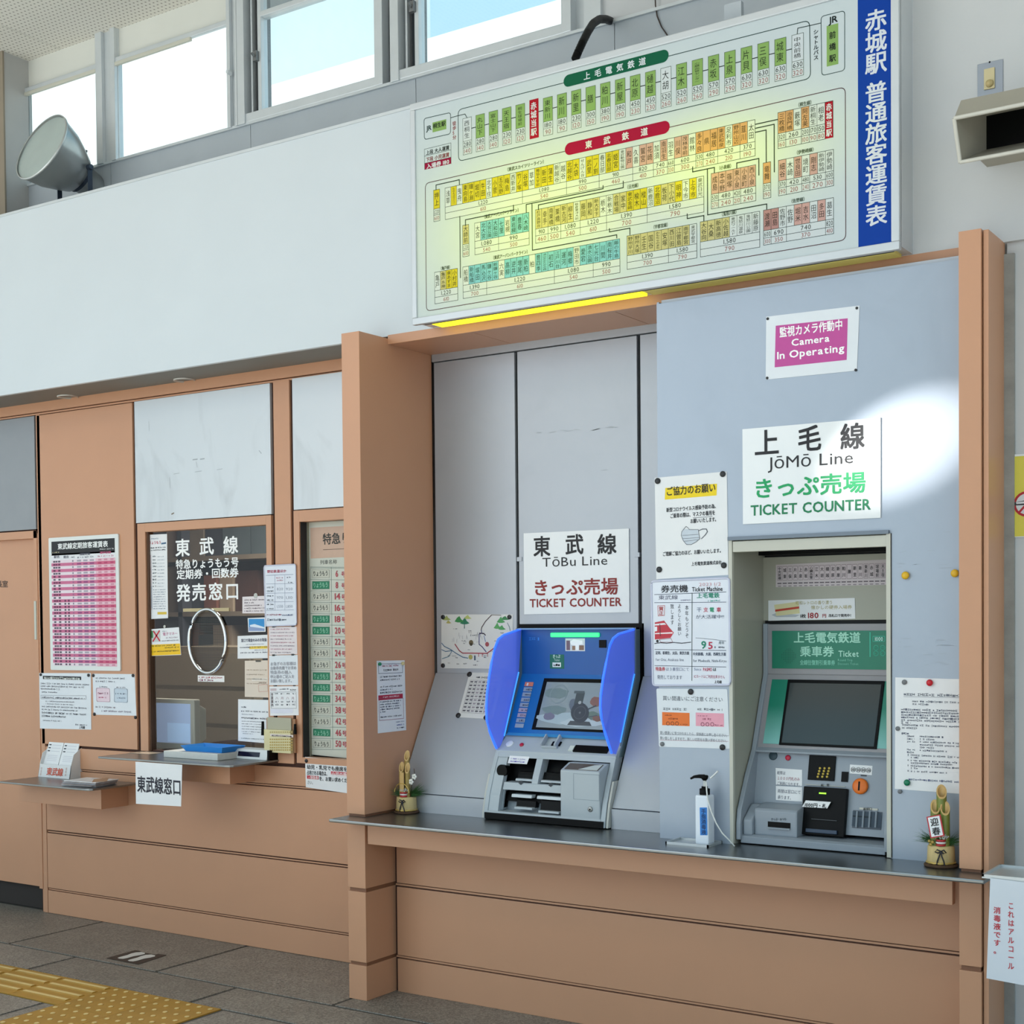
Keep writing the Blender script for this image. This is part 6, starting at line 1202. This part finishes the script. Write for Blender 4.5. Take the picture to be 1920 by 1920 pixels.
# ================================================================== things on the counters and walls
# ---- kadomatsu (bamboo new-year ornaments)
M_bam = mat('bamboo_green', (122, 132, 60), .4, var=.15, scale=30); M_bamc = mat('bamboo_cut', (206, 170, 110), .5, var=.08, scale=60); M_bask = mat('woven_mat', (206, 182, 128), .7, var=.12, scale=60, stretch=(1, 1, .2), bump=.4, bscale=200); M_wood = mat('bark_disc', (78, 54, 34), .8, var=.2, scale=40)
M_pine = mat('pine_needles', (56, 100, 48), .6, var=.25, scale=30); M_dkrib = mat('dark_ribbon', (26, 26, 34), .5); M_redrib = mat('red_ribbon', (186, 34, 44), .45); M_gold = mat('gold_cord', (206, 176, 100), .35, .5)
def kado(cx, cy, label, kind):
    z = .7295; t = thing('kadomatsu', (cx, cy, z), label, 'bamboo ornament', 'kadomatsu ornaments on the counter')
    n = 40; b = MB(); b.lathe((cx, cy, z), (0, 0, 1), [(0, 0), (0, .049), (.004, .052), (.008, .05), (.010, .046), (.010, 0)], 32); b.build('base_disc', M_wood, t)
    b = MB(); b.lathe((cx, cy, z+.010), (0, 0, 1), [(.0, .0), (.0, .040), (.006, .042), (.030, .041), (.052, .040), (.056, .037), (.056, .0)], 32); b.build('basket', M_bask, t)
    b = MB(); b.tube([(cx+.0425*math.cos(2*math.pi*i/28), cy+.0425*math.sin(2*math.pi*i/28), z+.013+.0015*(i % 2)) for i in range(29)], .0035, 6); b.build('rope', M_gold, t)
    # three canes with slanted cuts facing the room
    for (dx, dy, h, r) in ((.0, .006, .250, .0155), (-.014, -.012, .205, .0145), (.016, -.012, .203, .0145)):
        b = MB(); n = 18; e = Vector((.35, -.94, 0)); vs = []
        R_ = r if kind else r*.72
        for rr_, zz in ((R_, z+.06), (R_, None)):
            for i in range(n):
                p = Vector((math.cos(2*math.pi*i/n), math.sin(2*math.pi*i/n), 0))*rr_; q_ = Vector((cx+dx, cy+dy, 0))+p
                vs.append((q_.x, q_.y, zz if zz else z+h-.042*(p.dot(e)/rr_*.5+.5)))
        b.add(vs, [[i, (i+1) % n, (i+1) % n+n, i+n] for i in range(n)], 0, True)
        inn = [Vector(v) for v in vs[n:]]; cen = sum(inn, Vector())/n
        lipv = inn+[cen+(v-cen)*.74 for v in inn]+[cen+(v-cen)*.70+Vector((0, 0, -.03)) for v in inn]
        b.add(lipv, [[i, (i+1) % n, (i+1) % n+n, i+n] for i in range(n)]+[[i+n, (i+1) % n+n, (i+1) % n+2*n, i+2*n] for i in range(n)]+[list(range(2*n, 3*n))], 1)
        b.build('bamboo_cane', [M_bam if kind else mat('bamboo_dry', (158, 132, 70), .45, var=.15, scale=30), M_bamc], t, fix=False)
    rn = random.Random(int(cx*100)); b = MB()
    sprays = [(-.9, -.25, 1.0), (-.7, .1, .8), (.75, -.2, .7), (.8, .2, .9), (-.3, -.6, .5), (.4, -.5, .5)] if kind else [(-.6, -.3, .9), (-.5, .3, 1.0), (.8, .2, 1.2), (.9, -.1, 1.1), (.7, .4, 1.0), (-.7, .1, .9)]
    for (ax, ay, sc) in sprays:
        for k in range(70):
            d = Vector((ax+rn.uniform(-.5, .5), ay+rn.uniform(-.4, .4), rn.uniform(.1, .9))).normalized(); L = rn.uniform(.036, .078)*sc; p0 = Vector((cx+ax*.018, cy+ay*.018, z+.066+rn.uniform(0, .012))); p1 = p0+d*L+Vector((0, 0, -.008))
            p1.y = min(p1.y, cy+.048 if kind else 9); p1.x = max(p1.x, .094)
            s_ = d.cross(Vector((0, 0, 1))).normalized()*.0011; b.add([p0-s_, p0+s_, p1], [(0, 1, 2)]); b.add([p0-Vector((0, 0, .001)), p0+Vector((0, 0, .001)), p1], [(0, 1, 2)])
    b.build('pine_sprays', M_pine, t, kind='stuff', fix=False)
    # bow and tails on the front
    f = Vector((cx+.012, cy-.041, z+.052)); b = MB()
    for sgn in (-1, 1):
        b.tube([f, f+Vector((sgn*.010, -.006, .006)), f+Vector((sgn*.017, -.004, -.002)), f+Vector((sgn*.008, -.004, -.005)), f], .0022, 6)
        b.tube([f, f+Vector((sgn*.004, -.005, -.014)), f+Vector((sgn*.010, -.004, -.030)), f+Vector((sgn*.012, -.003, -.042))], .0022, 6)
    b.build('bow', M_dkrib, t)
    b = MB()
    for i in range(3): b.lathe((cx+.008, cy-.028, z+.068+i*.007), (0, 0, 1), [(0, .014), (.003, .0155), (.0055, .014)], 16, i % 2)
    b.build('band', [M_redrib, mat('white_band', (222, 214, 214), .5)], t)
    b = MB(); rn2 = random.Random(4)
    for i in range(26):
        a = rn2.uniform(0, 6.28); p = Vector((cx+.008+.016*math.cos(a), cy-.028+.012*math.sin(a), z+.092+rn2.uniform(-.003, .006))); b.cyl(p, p+Vector((rn2.uniform(-.01, .01), -.004, rn2.uniform(.002, .008))), .0022, .001, 5)
    b.build('paper_fringe', mat('pale_fringe', (196, 196, 190), .6), t)
    if kind:
        sf = Surf((cx-.004, cy-.042, z+.128), (.97, 0, .24), (-.22, .10, .97)); w2, h2 = .022, .033
        MB().rbox(sf, -w2, w2, -h2, h2, 0, .002).build('plaque_back', M_redrib, t); MB().rbox(sf, -w2*.82, w2*.82, -h2*.9, h2*.9, .002, .0026).build('plaque', M_paper, t)
        acc = Sheet.__new__(Sheet); acc.sf = sf; acc.a = 0; acc.acc = {}; acc.top = .0026; acc.glow = 0; acc.obj = t; acc.put('迎', -.013, .004, .026, .025, '141414', True, 3); acc.put('春', -.013, -.024, .026, .025, '141414', True, 3); acc.done('plaque_lettering')
        b = MB()
        for dx, dz in ((-.022, .070), (-.016, .078), (-.026, .080)): b.lathe((cx+dx, cy-.034, z+dz), (0, -1, 0), [(0, .005), (.003, .004), (.005, 0)], 10)
        b.build('gold_beads', M_gold, t)
    else:
        box('name_strip', M_bamc, cx-.010, cx+.010, cy-.030, cy-.027, z+.085, z+.165, t)
        b = MB(); b.tube([(cx+.036*math.cos(math.pi*i/14), cy-.03, z+.085+.036*math.sin(math.pi*i/14)) for i in range(15)], .002, 6); b.build('cord_arch', M_gold, t)
        for dx, dy, dz in ((.034, -.012, .128), (.044, -.004, .148)):
            c_ = Vector((cx+dx, cy+dy, z+dz)); b = MB()
            for k in range(5): a = 2*math.pi*k/5; b.lathe(c_+Vector((.007*math.cos(a), 0, .007*math.sin(a))), (0, -1, 0), [(0, 0), (0, .006), (.003, .005), (.004, 0)], 8)
            b.build('blossom', mat('white_petal', (236, 234, 226), .5), t)
        MB().tube([(cx+.026, cy-.006, z+.07), (cx+.034, cy-.010, z+.11), (cx+.044, cy-.002, z+.15), (cx+.040, cy, z+.18)], .0014, 5).build('twig', M_wood, t)
kado(.160, .178, 'dry bamboo new-year ornament with white blossoms in the counter corner', 0)
kado(2.335, .056, 'green bamboo new-year ornament with a red-edged greeting plaque', 1)

# ---- hand sanitizer bottle on its steel tray
tr = thing('steel_tray', (1.49, .064, .729), 'small square steel tray under the hand sanitizer bottle', 'tray')
b = MB().box(1.414, 1.566, .012, .116, .7292, .7315); b.build('tray_base', mat('tray_metal', (196, 200, 202), .35, .5), tr)
b = MB()
for (x0, x1, y0, y1) in ((1.410, 1.570, .008, .013), (1.410, 1.570, .113, .1185), (1.410, 1.415, .008, .1185), (1.565, 1.570, .008, .1185)): b.box(x0, x1, y0, y1, .7292, .738)
b.build('tray_rim', mat('tray_metal', (196, 200, 202), .35, .5), tr)
sb = thing('sanitizer_bottle', (1.512, .068, .7316), 'white pump bottle of hand sanitizer with a blue label', 'sanitizer bottle')
bx, by, bz = 1.531, .066, .7318
MB().box(bx-.025, bx+.025, by-.025, by+.025, bz, bz+.168).build('bottle', mat('white_plastic', (226, 232, 242), .3, var=.01), sb, bevel=.007)
MB().lathe((bx, by, bz+.166), (0, 0, 1), [(0, .016), (.004, .018), (.022, .018), (.024, .011), (.030, .011), (.030, .0)], 24).build('collar', M_black, sb)
MB().cyl((bx, by, bz+.19), (bx, by, bz+.218), .005, .005, 12).build('stem', mat('clear_stem', (206, 208, 206), .2), sb)
b = MB(); b.lathe((bx, by, bz+.216), (0, 0, 1), [(0, .006), (.006, .011), (.014, .013), (.018, .011), (.019, 0)], 20); b.tube([(bx, by, bz+.229), (bx-.018, by-.006, bz+.230), (bx-.034, by-.011, bz+.228), (bx-.046, by-.015, bz+.221)], [.008, .0065, .005, .0035], 10); b.build('pump_head', M_black, sb)
lb = Sheet('label', SY(by-.0252), [(1312, 1514), (1325.5, 1514), (1326.5, 1566), (1313, 1566)], mat('blue_label', (36, 124, 206), .4), parent=sb, lift=0, th=.0006); lb.vtext('手指消毒液', 1319.5, 1516, 1565, 9, '123c70', True); lb.done()
b = MB(); P = [onY(x, y, yy) for x, y, yy in ((1324, 1466, .03), (1325, 1482, .028), (1327, 1500, .028), (1334, 1522, .03), (1343, 1544, .04), (1354, 1562, .05), (1367, 1575, .06), (1377, 1579, .075))]
P[-1].z = .7315; b.tube(P, .0025, 6); b.tube([onY(1332, 1459, .03), onY(1339, 1453, .03), onY(1346, 1446, .03)], .0030, 6); b.build('tether', mat('white_cord', (232, 232, 230), .5), sb)

# ---- shelves at the office window
def shelf(name, lab, x0, x1, yf, z, ax0, ax1, ayf, az):
    t = thing(name, ((x0+x1)/2, (yf+YL)/2, az), lab, 'shelf', 'steel shelves at the ticket window')
    MB().slab(Surf((0, 0, z), (1, 0, 0), (0, 1, 0)), Sheet.rounded([(x0, YL), (x0, yf), (x1, yf), (x1, YL)], .012)[6:18]+[(x1, YL), (x0, YL)] if False else [(x0, YL), (x0, yf+.012), (x0+.004, yf+.004), (x0+.012, yf), (x1-.03, yf), (x1-.01, yf+.006), (x1, yf+.02), (x1, YL)], -.009, 0).build('steel_top', M_steel, t, bevel=.002)
    box('support', M_orange, ax0, ax1, ayf, YL, az, z-.009, t, bevel=.0015)
    return t
shelf('window_shelf', 'low steel shelf holding the leaflet stand', -2.385, -1.70, .135, .717, -2.41, -1.783, .272, .600)
shelf('window_shelf', 'higher steel shelf in front of the office window', -1.645, -.775, .135, .8755, -1.50, -.925, .281, .770)
# paper hung from the higher shelf
s = Sheet('hanging_paper', SY(.132), [(254.5, 1428), (342, 1434), (340, 1512), (255.5, 1507)], label='paper sheet with a handwritten line name hanging from the shelf', cat='notice')
s.a = 0
s.text('東武線窓口', 258, 1484, 341, 29, '1c1c2c', True); s.done('handwriting')
# leaflet stand
ls = thing('leaflet_stand', (-2.1, .3, .717), 'white leaflet stand with red lettering on the low shelf', 'leaflet stand')
zb = .7175; a = onZ(78, 1457, zb); c = onZ(150, 1457, zb)
fx0, fx1, fy = onZ(72, 1456, zb).x, onZ(130, 1461, zb).x, onZ(130, 1461, zb).y
M_ls = mat('white_card', (222, 222, 222), .5)
dy = .115; h0, h1 = .065, .165
MB().prismX([(fy, zb), (fy+.012, zb+h0), (fy+.014, zb+h0), (fy+.004, zb+.002)], fx0, fx1).build('front', M_ls, ls)
for x in (fx0, fx1-.003): MB().prismX([(fy, zb), (fy+.012, zb+h0), (fy+.03, zb+.12), (fy+dy*.7, zb+h1*.92), (fy+dy, zb+h1*.92), (fy+dy, zb)], x, x+.003).build('side', M_ls, ls)
MB().prismX([(fy+dy-.003, zb), (fy+dy-.003, zb+h1*.92), (fy+dy, zb+h1*.92), (fy+dy, zb)], fx0, fx1).build('back', M_ls, ls)
sf = SS((fy+.012, zb+h0), (fy, zb)); q = Sheet('q', sf, [(80, 1437), (130, 1437), (130, 1458), (80, 1458)], body=False, parent=ls, lift=0, th=.0006); q.a = 0
q.text('東武線', 87, 1453, 118, 14, 'd0583c', True); q.vtext('特急券', 78.5, 1438, 1455, 3.2, 'c8a8a0'); q.vtext('乗車券', 125, 1439, 1456, 3.2, 'c8a8a0'); q.done('stand_lettering')
lsf = SS((fy+.105, zb+.26), (fy+.03, zb+.05))
for i, (x0, x1) in enumerate(((.012, .49), (.51, .985))):
    xa, xb = fx0+(fx1-fx0)*x0, fx0+(fx1-fx0)*x1
    v0, v1 = 0.0, .215
    MB().rbox(lsf, xa, xb, v0, v1, 0, .004).build('leaflet', M_paper, ls)
    acc = Sheet.__new__(Sheet); acc.sf = lsf; acc.a = 0; acc.acc = {}; acc.top = .004; acc.glow = 0; acc.obj = ls; rn = random.Random(i)
    for k in range(5): acc.poly([(xa+.01, .195-k*.011), (xb-.012-rn.uniform(0, .03), .195-k*.011), (xb-.012-rn.uniform(0, .02), .199-k*.011), (xa+.01, .199-k*.011)], ('a8a4b8', 'c4c4cc')[k > 2], 2, False)
    for k in range(3): acc.poly([(xa+.008, .112-k*.016), (xa+.026, .112-k*.016), (xa+.026, .118-k*.016), (xa+.008, .118-k*.016)], '3a3c44', 2, False); acc.poly([(xa+.034, .113-k*.016), (xb-.014, .113-k*.016), (xb-.014, .1155-k*.016), (xa+.034, .1155-k*.016)], 'c8c8d0', 2, False)
    for k in range(4): acc.poly([(xa+.02, .058-k*.009), (xb-.02, .058-k*.009), (xb-.02, .061-k*.009), (xa+.02, .061-k*.009)], 'd0d0d8', 2, False)
    acc.done('leaflet_print')
# pile of leaflets lying on the low shelf
zl = .7175; rn = random.Random(2); p0 = onZ(160, 1470, zl)
cols = [(206, 204, 206), (150, 140, 140), (196, 180, 170), (110, 112, 124), (214, 212, 214), (120, 110, 108), (222, 222, 224)]
for i in range(7):
    a_ = .10+rn.uniform(-.05, .05); cx_, cy_ = -1.86+i*.004, .26+rn.uniform(-.006, .006)
    pts = []
    for (x, y) in ((-.105, -.075), (.105, -.075), (.105, .075), (-.105, .075)): pts.append((cx_+x*math.cos(a_)-y*math.sin(a_), cy_+x*math.sin(a_)+y*math.cos(a_)))
    o = MB().slab(Surf((0, 0, zl+i*.0036), (1, 0, 0), (0, 1, 0)), pts, 0, .0034).build('leaflet', mat('leaflet_%d' % i, cols[i], .45, var=.2, scale=30), None, ('lowest', 'second lowest', 'third lowest', 'middle', 'third topmost', 'second topmost', 'topmost')[i]+' leaflet in the pile lying on the low shelf', 'leaflet', 'leaflets lying on the low shelf')
Sheet('pic', Surf((0, 0, zl+7*.0036-.0002), (1, 0, 0), (0, 1, 0)), [(176, 1461), (205, 1458), (200, 1465), (172, 1467)], mat('leaflet_photo', (176, 140, 110), .4), parent=o, lift=0, th=.0004)
# stone block, blue change tray, price display, mat on the higher shelf
zs = .876
fa, fb = onZ(312, 1419, zs), onZ(403, 1427, zs); fyy = (fa.y+fb.y)/2
MB().box(fa.x, fb.x, fyy, fyy+.20, zs, zs+.030).build('white_block', mat('white_stone_block', (206, 206, 202), .6, var=.04, scale=50), None, 'flat white block under the blue money tray', 'block', bevel=.002)
ct = thing('money_tray', ((fa.x+fb.x)/2, fyy+.1, zs+.03), 'blue plastic money tray on the flat white block', 'money tray')
zt = zs+.0305; x0, x1, y0, y1 = fa.x+.085, fb.x+.005, fyy+.025, fyy+.175
M_tb = mat('blue_tray_plastic', (38, 134, 214), .35)
b = MB(); o1 = [(x0, y0), (x1, y0), (x1, y1), (x0, y1)]; i1 = [(x0+.02, y0+.015), (x1-.02, y0+.015), (x1-.02, y1-.015), (x0+.02, y1-.015)]
V = [(x, y, zt+.026) for x, y in o1]+[(x, y, zt) for x, y in i1]+[(x+(.003 if x < x1-.01 else -.003), y+(.003 if y < y1-.01 else -.003), zt+.026) for x, y in o1]+[(x, y, zt+.003) for x, y in i1]
b.add(V, [(0, 1, 5, 4), (1, 2, 6, 5), (2, 3, 7, 6), (3, 0, 4, 7), (4, 5, 6, 7)]+[(8, 12, 13, 9), (9, 13, 14, 10), (10, 14, 15, 11), (11, 15, 12, 8), (12, 15, 14, 13)]+[(0, 8, 9, 1), (1, 9, 10, 2), (2, 10, 11, 3), (3, 11, 8, 0)]); b.build('tray', M_tb, ct, fix=False)
b = MB().box(x0+.03, x1-.03, y0+.025, y1-.025, zt+.003, zt+.006); b.build('nubbed_mat', mat('tray_mat', (20, 96, 176), .6, bump=.8, bscale=400), ct)
pd = thing('price_display', (-.85, .3, zs), 'small white price display with a dark window on the shelf', 'price display')
pa, pb_ = onZ(434, 1421, zs), onZ(497, 1426, zs); yy = (pa.y+pb_.y)/2
MB().prismX([(yy, zs), (yy+.012, zs+.044), (yy+.060, zs+.048), (yy+.075, zs)], pa.x, pb_.x).build('case', mat('display_white', (226, 228, 228), .35), pd, bevel=.002)
box('end_cap', M_black, pb_.x, pb_.x+.012, yy+.006, yy+.072, zs, zs+.044, pd)
dsf = SS((yy+.012, zs+.044), (yy, zs)); u0_ = dsf.uv(447, 1410)[0]; u1_ = dsf.uv(488, 1410)[0]; MB().rbox(dsf, u0_, u1_, .012, .034, 0, .001).build('display_window', mat('dark_violet_window', (30, 22, 44), .15), pd)
mA, mB = onZ(238, 1412, zs), onZ(310, 1412, zs); MB().box(mA.x, mB.x-.02, mA.y+.01, mA.y+.09, zs, zs+.001).build('clear_mat', mat('pale_mat', (186, 168, 150), .3), None, 'pale flat sheet lying beside the white block', 'mat')

# ---- inside the office
mo = thing('monitor', (-1.5, .62, .9), 'beige computer monitor with a pale blue screen inside the window', 'monitor')
SMo = SY(.60); a = SMo.uv(281, 1402); c = SMo.uv(364, 1312)
M_mo = mat('monitor_beige', (168, 164, 152), .5)
b = MB().box(a[0], c[0], .60, .64, a[1], c[1]); b.prismX([(.64, a[1]+.02), (.64, c[1]-.02), (.70, c[1]-.05), (.70, a[1]+.05)], a[0]+.02, c[0]-.02); b.build('case', M_mo, mo, bevel=.006)
u0_, v0_ = SMo.uv(289, 1391); u1_, v1_ = SMo.uv(357, 1320)
MB().rbox(SMo, u0_, u1_, v0_, v1_, 0, .002).build('screen', mat('pale_screen', (150, 166, 196), .3, emit=(140, 164, 204), es=.42), mo)
MB().rbox(SMo, u0_+.10, u1_-.004, v0_+.006, v0_+.10, .002, .0024).build('screen_window', mat('pale_screen_window', (158, 182, 214), .3, emit=(150, 182, 220), es=.46), mo)
box('stand', M_mo, a[0]+.05, c[0]-.05, .64, .72, .80, a[1], mo)
dk = thing('office_desk', (-1.2, .9, 0), 'grey office desk with drawers behind the window', 'desk')
box('desk_top', mat('desk_grey', (110, 108, 104), .6), -1.75, -.7, .56, 1.05, .775, .80, dk)
for x in (-1.7, -.75): box('desk_panel', mat('desk_grey', (110, 108, 104)), x, x+.03, .6, 1.0, .02, .775, dk)
M_shl = [mat('office_tint_%d' % i, c_, .8, var=.2, scale=6) for i, c_ in enumerate(((168, 150, 128), (124, 76, 60), (92, 104, 108), (186, 172, 160), (66, 68, 76), (130, 118, 102), (84, 54, 44)))]
sh = thing('file_shelf', (-2.8, 2.3, 0), 'tall dim shelf of files at the back of the office', 'file shelf')
for x in (-4.2, -3.3, -2.4, -1.5): box('upright', M_shl[4], x, x+.04, 2.2, 2.58, 0, 2.4, sh)
for k in range(7): box('shelf_board', M_shl[5], -4.2, -1.46, 2.2, 2.58, .1+k*.36, .13+k*.36, sh)
rn = random.Random(8)
for k in range(6):
    x = -4.12
    while x < -1.6:
        wd_ = rn.uniform(.10, .26)
        if rn.random() < .86: box('file_box', rn.choice(M_shl), x, x+wd_-.01, 2.24+rn.uniform(0, .06), 2.56, .13+k*.36, .13+k*.36+rn.uniform(.18, .32), sh)
        x += wd_
cb = thing('cabinet', (-2.5, 1.7, 0), 'pale office cabinet standing behind the monitor', 'cabinet')
box('body', mat('cabinet_beige', (128, 116, 98), .6), -2.75, -1.95, 1.5, 2.0, .02, 1.36, cb)
for k in range(6): box('drawer', mat('cabinet_drawer', (136, 124, 106), .6), -2.73, -1.97, 1.485, 1.5, .06+k*.215, .25+k*.215, cb)
ch = thing('office_chair', (-1.55, 1.35, 0), 'dark blue office chair back seen through the window', 'chair')
MB().rbox(SY(1.35), -1.70, -1.40, .98, 1.40, 0, .05).build('backrest', mat('chair_navy', (38, 42, 62), .8), ch, bevel=.03); box('seat', mat('chair_navy', (38, 42, 62)), -1.72, -1.38, 1.38, 1.75, .86, .93, ch, bevel=.02); MB().cyl((-1.55, 1.55, .03), (-1.55, 1.55, .86), .03).build('stem', M_black, ch); box('foot', M_black, -1.8, -1.3, 1.52, 1.58, .02, .05, ch)

# ---- floodlight standing on the ledge
FL = thing('floodlight', (-2.05, .34, 3.49), 'round metal floodlight tilted up on the ledge by the column', 'floodlight')
M_fl = mat('flood_shell', (168, 172, 172), .28, .75, var=.15, scale=6); M_rim = mat('flood_rim', (196, 200, 200), .3, .6)
cF = onY(78, 276, .24); rF = .178
ax = ((CAM-cF).normalized()*.62+(-_r*.79+_u*.61)*.785).normalized()             # where it points
b = MB(); b.lathe(cF, -ax, [(0, rF), (.02, rF*.985), (.10, rF*.88), (.17, rF*.70), (.22, rF*.55), (.225, rF*.42), (.33, rF*.37), (.36, rF*.30), (.365, 0)], 48); b.build('shell', M_fl, FL)
b = MB(); b.lathe(cF, -ax, [(-.004, rF*1.0), (-.006, rF*1.03), (.006, rF*1.035), (.010, rF*1.0)], 48); b.build('rim', M_rim, FL)
MB().lathe(cF, -ax, [(.004, rF*.99), (.0035, 0)], 48).build('lens', mat('frosted_lens', (168, 182, 180), .22, var=.10, scale=4, coat=.5), FL)
e1 = ax.cross(Vector((0, 0, 1))).normalized(); pv = cF-ax*.20
for sg in (-1, 1):
    top = pv+e1*(sg*rF*.72); ft = Vector((top.x-ax.x*.02, max(.24, min(.48, top.y)), 3.495))
    d = (top-ft).normalized(); wv = ax*.014; n_ = e1*.002
    b = MB().add([ft-wv-n_, ft+wv-n_, ft+wv+n_, ft-wv+n_, top-wv-n_, top+wv-n_, top+wv+n_, top-wv+n_], [(0, 3, 2, 1), (4, 5, 6, 7), (0, 1, 5, 4), (1, 2, 6, 5), (2, 3, 7, 6), (3, 0, 4, 7)]); b.cyl(top-e1*.01*sg, top+e1*.014*sg, .016, .012, 14)
    b.build('bracket_arm', mat('bracket_dark', (64, 74, 90), .4, .5), FL)
MB().cyl(cF-ax*.215, cF-ax*.245, rF*.46, rF*.46, 28).build('collar', mat('bracket_dark', (64, 74, 90)), FL)
q0 = cF-ax*.30+Vector((0, 0, -.06)); MB().tube([q0, q0+Vector((.05, -.01, -.05)), q0+Vector((.12, 0, -.06)), q0+Vector((.18, .02, -.04))], .006, 8).build('lead', mat('lead_brown', (110, 90, 84), .5), FL)
q0 = cF-ax*.23+Vector((.02, 0, rF*.45)); MB().tube([q0, q0+Vector((.03, 0, .012)), q0+Vector((.045, -.005, .035))], .005, 8).build('clip', M_black, FL)

# ---- hood of the display at top right and the switch plate above it
HD = thing('display_hood', (2.75, .0, 2.9), 'beige metal display hood with a black face by the ceiling wall', 'display hood')
p0 = onY(1783, 223, -.17); p1 = onY(1806, 305, -.11)
hx0 = (p0.x+p1.x)/2; z0, z1 = p1.z, p0.z; zt = z1+.115; hx1 = hx0+.62
M_hd = mat('hood_beige', (166, 160, 146), .55, var=.05, scale=8)
th = .008
q0 = onY(1846, 214, .05); q1 = onY(1853, 281, .05); bx0 = (q0.x+q1.x)/2; bz0, bz1 = q1.z, q0.z+.02
zt = z1+.072
b = MB(); b.prismX([(-.17, z1), (-.10, zt), (YW, zt), (YW, zt-th), (-.10, zt-th), (-.17+th, z1-.004)], hx0, hx1); b.build('top_panel', M_hd, HD)
MB().prismX([(-.11, z0), (-.108, z0+th), (.05, bz0+.002), (YW, bz0+.002), (YW, bz0-.01), (.05, bz0-.01)], hx0, hx1).build('bottom_panel', M_hd, HD)
MB().add([(hx0, -.17, z1), (hx0, -.11, z0), (bx0, .05, bz0), (bx0, .05, bz1), (hx0-.004, -.17, z1), (hx0-.004, -.11, z0), (bx0-.01, .06, bz0), (bx0-.01, .06, bz1)], [(0, 1, 2, 3), (4, 7, 6, 5), (0, 4, 5, 1), (1, 5, 6, 2), (2, 6, 7, 3), (3, 7, 4, 0)]).build('side_panel', M_hd, HD)
MB().add([(hx0, -.165, z1), (hx1, -.165, z1), (hx1, .05, bz1), (bx0, .05, bz1), (hx0, -.165, z1+.004), (hx1, -.165, z1+.004), (hx1, .05, bz1+.006), (bx0, .05, bz1+.006)], [(0, 1, 2, 3), (4, 7, 6, 5), (0, 4, 5, 1), (1, 5, 6, 2), (2, 6, 7, 3), (3, 7, 4, 0)]).build('inner_top', M_hd, HD)
b = MB().prismX([(-.165, z1+.004), (-.10, zt-.004), (YW, zt-.004), (YW, z1)], hx0, hx0+.006); b.build('cheek', M_hd, HD)
b = MB(); b.tube([(hx0, -.17, z1), (hx1, -.17, z1)], .006, 8); b.tube([(hx0, -.11, z0+.003), (hx1, -.11, z0+.003)], .006, 8); b.tube([(hx0, -.17, z1), (hx0, -.11, z0+.003)], .006, 8); b.build('front_rim', mat('hood_rim', (206, 202, 192), .5), HD)
box('face', M_black, bx0, hx1-.02, .05, .07, bz0, bz1, HD)
SWp = SY(YW); a = SWp.uv(1833, 178); c = SWp.uv(1881, 111)
sw = thing('switch_plate', SWp.p((a[0]+c[0])/2, a[1]), 'steel plate with a small beige switch above the hood', 'switch')
MB().rbox(SWp, a[0], c[0], a[1]-.03, c[1], 0, .003).build('plate', mat('switch_steel', (150, 156, 166), .35, .6), sw, bevel=.001)
a = SWp.uv(1846, 170); c = SWp.uv(1866, 127); MB().rbox(SWp, a[0], c[0], a[1], c[1], .003, .008).build('switch_body', mat('switch_beige', (206, 192, 150), .5), sw, bevel=.001)
uu, vv = SWp.uv(1857, 158); MB().lathe(SWp.p(uu, vv, .008), SWp.n, [(0, 0), (0, .012), (.008, .010), (.010, 0)], 16).build('knob', mat('switch_knob', (190, 170, 120), .4), sw)
MB().lathe(SWp.p(*SWp.uv(1856, 117), .003), SWp.n, [(0, 0), (0, .003), (.0015, .002), (.0015, 0)], 8).build('screw', M_black, sw)

# ---- sanitizer stand cut off at the right edge
st_ = thing('sanitizer_stand', (2.72, -.15, 0), 'metal sanitizer stand with a hanging paper at the right edge', 'stand')
P0 = onZ(1841, 1641, .765)
sx0, sy0 = P0.x, P0.y
M_tray = mat('tray_metal', (176, 180, 182), .25, .9)
box('tray_plate', M_tray, sx0, sx0+.30, sy0, sy0+.19, .757, .7615, st_)
b = MB()
for (x0, x1, y0, y1) in ((sx0, sx0+.30, sy0, sy0+.006), (sx0, sx0+.30, sy0+.184, sy0+.19), (sx0, sx0+.006, sy0, sy0+.19), (sx0+.294, sx0+.30, sy0, sy0+.19)): b.box(x0, x1, y0, y1, .7615, .768)
b.build('tray_rim', M_tray, st_)
MB().cyl((sx0+.16, sy0+.1, .02), (sx0+.16, sy0+.1, .757), .014).build('pole', M_tray, st_); MB().lathe((sx0+.16, sy0+.1, .0), (0, 0, 1), [(0, 0), (0, .13), (.008, .13), (.02, .02), (.02, 0)], 32).build('foot', M_tray, st_)
hp = Sheet('hanging_paper', SY(sy0-.003), [(1857, 1646), (1952, 1658), (1945, 1852), (1850, 1834)], mat('paper_bluish', (214, 218, 226), .5), label='white hanging paper with red upright lettering at the right edge', cat='notice')
hp.vtext('これはアルコール', 1896, 1690, 1819, 12, 'c03844', True, fill=.8); hp.vtext('消毒液です。', 1870, 1699, 1790, 14, 'c03844', True, fill=.8); hp.done('lettering')
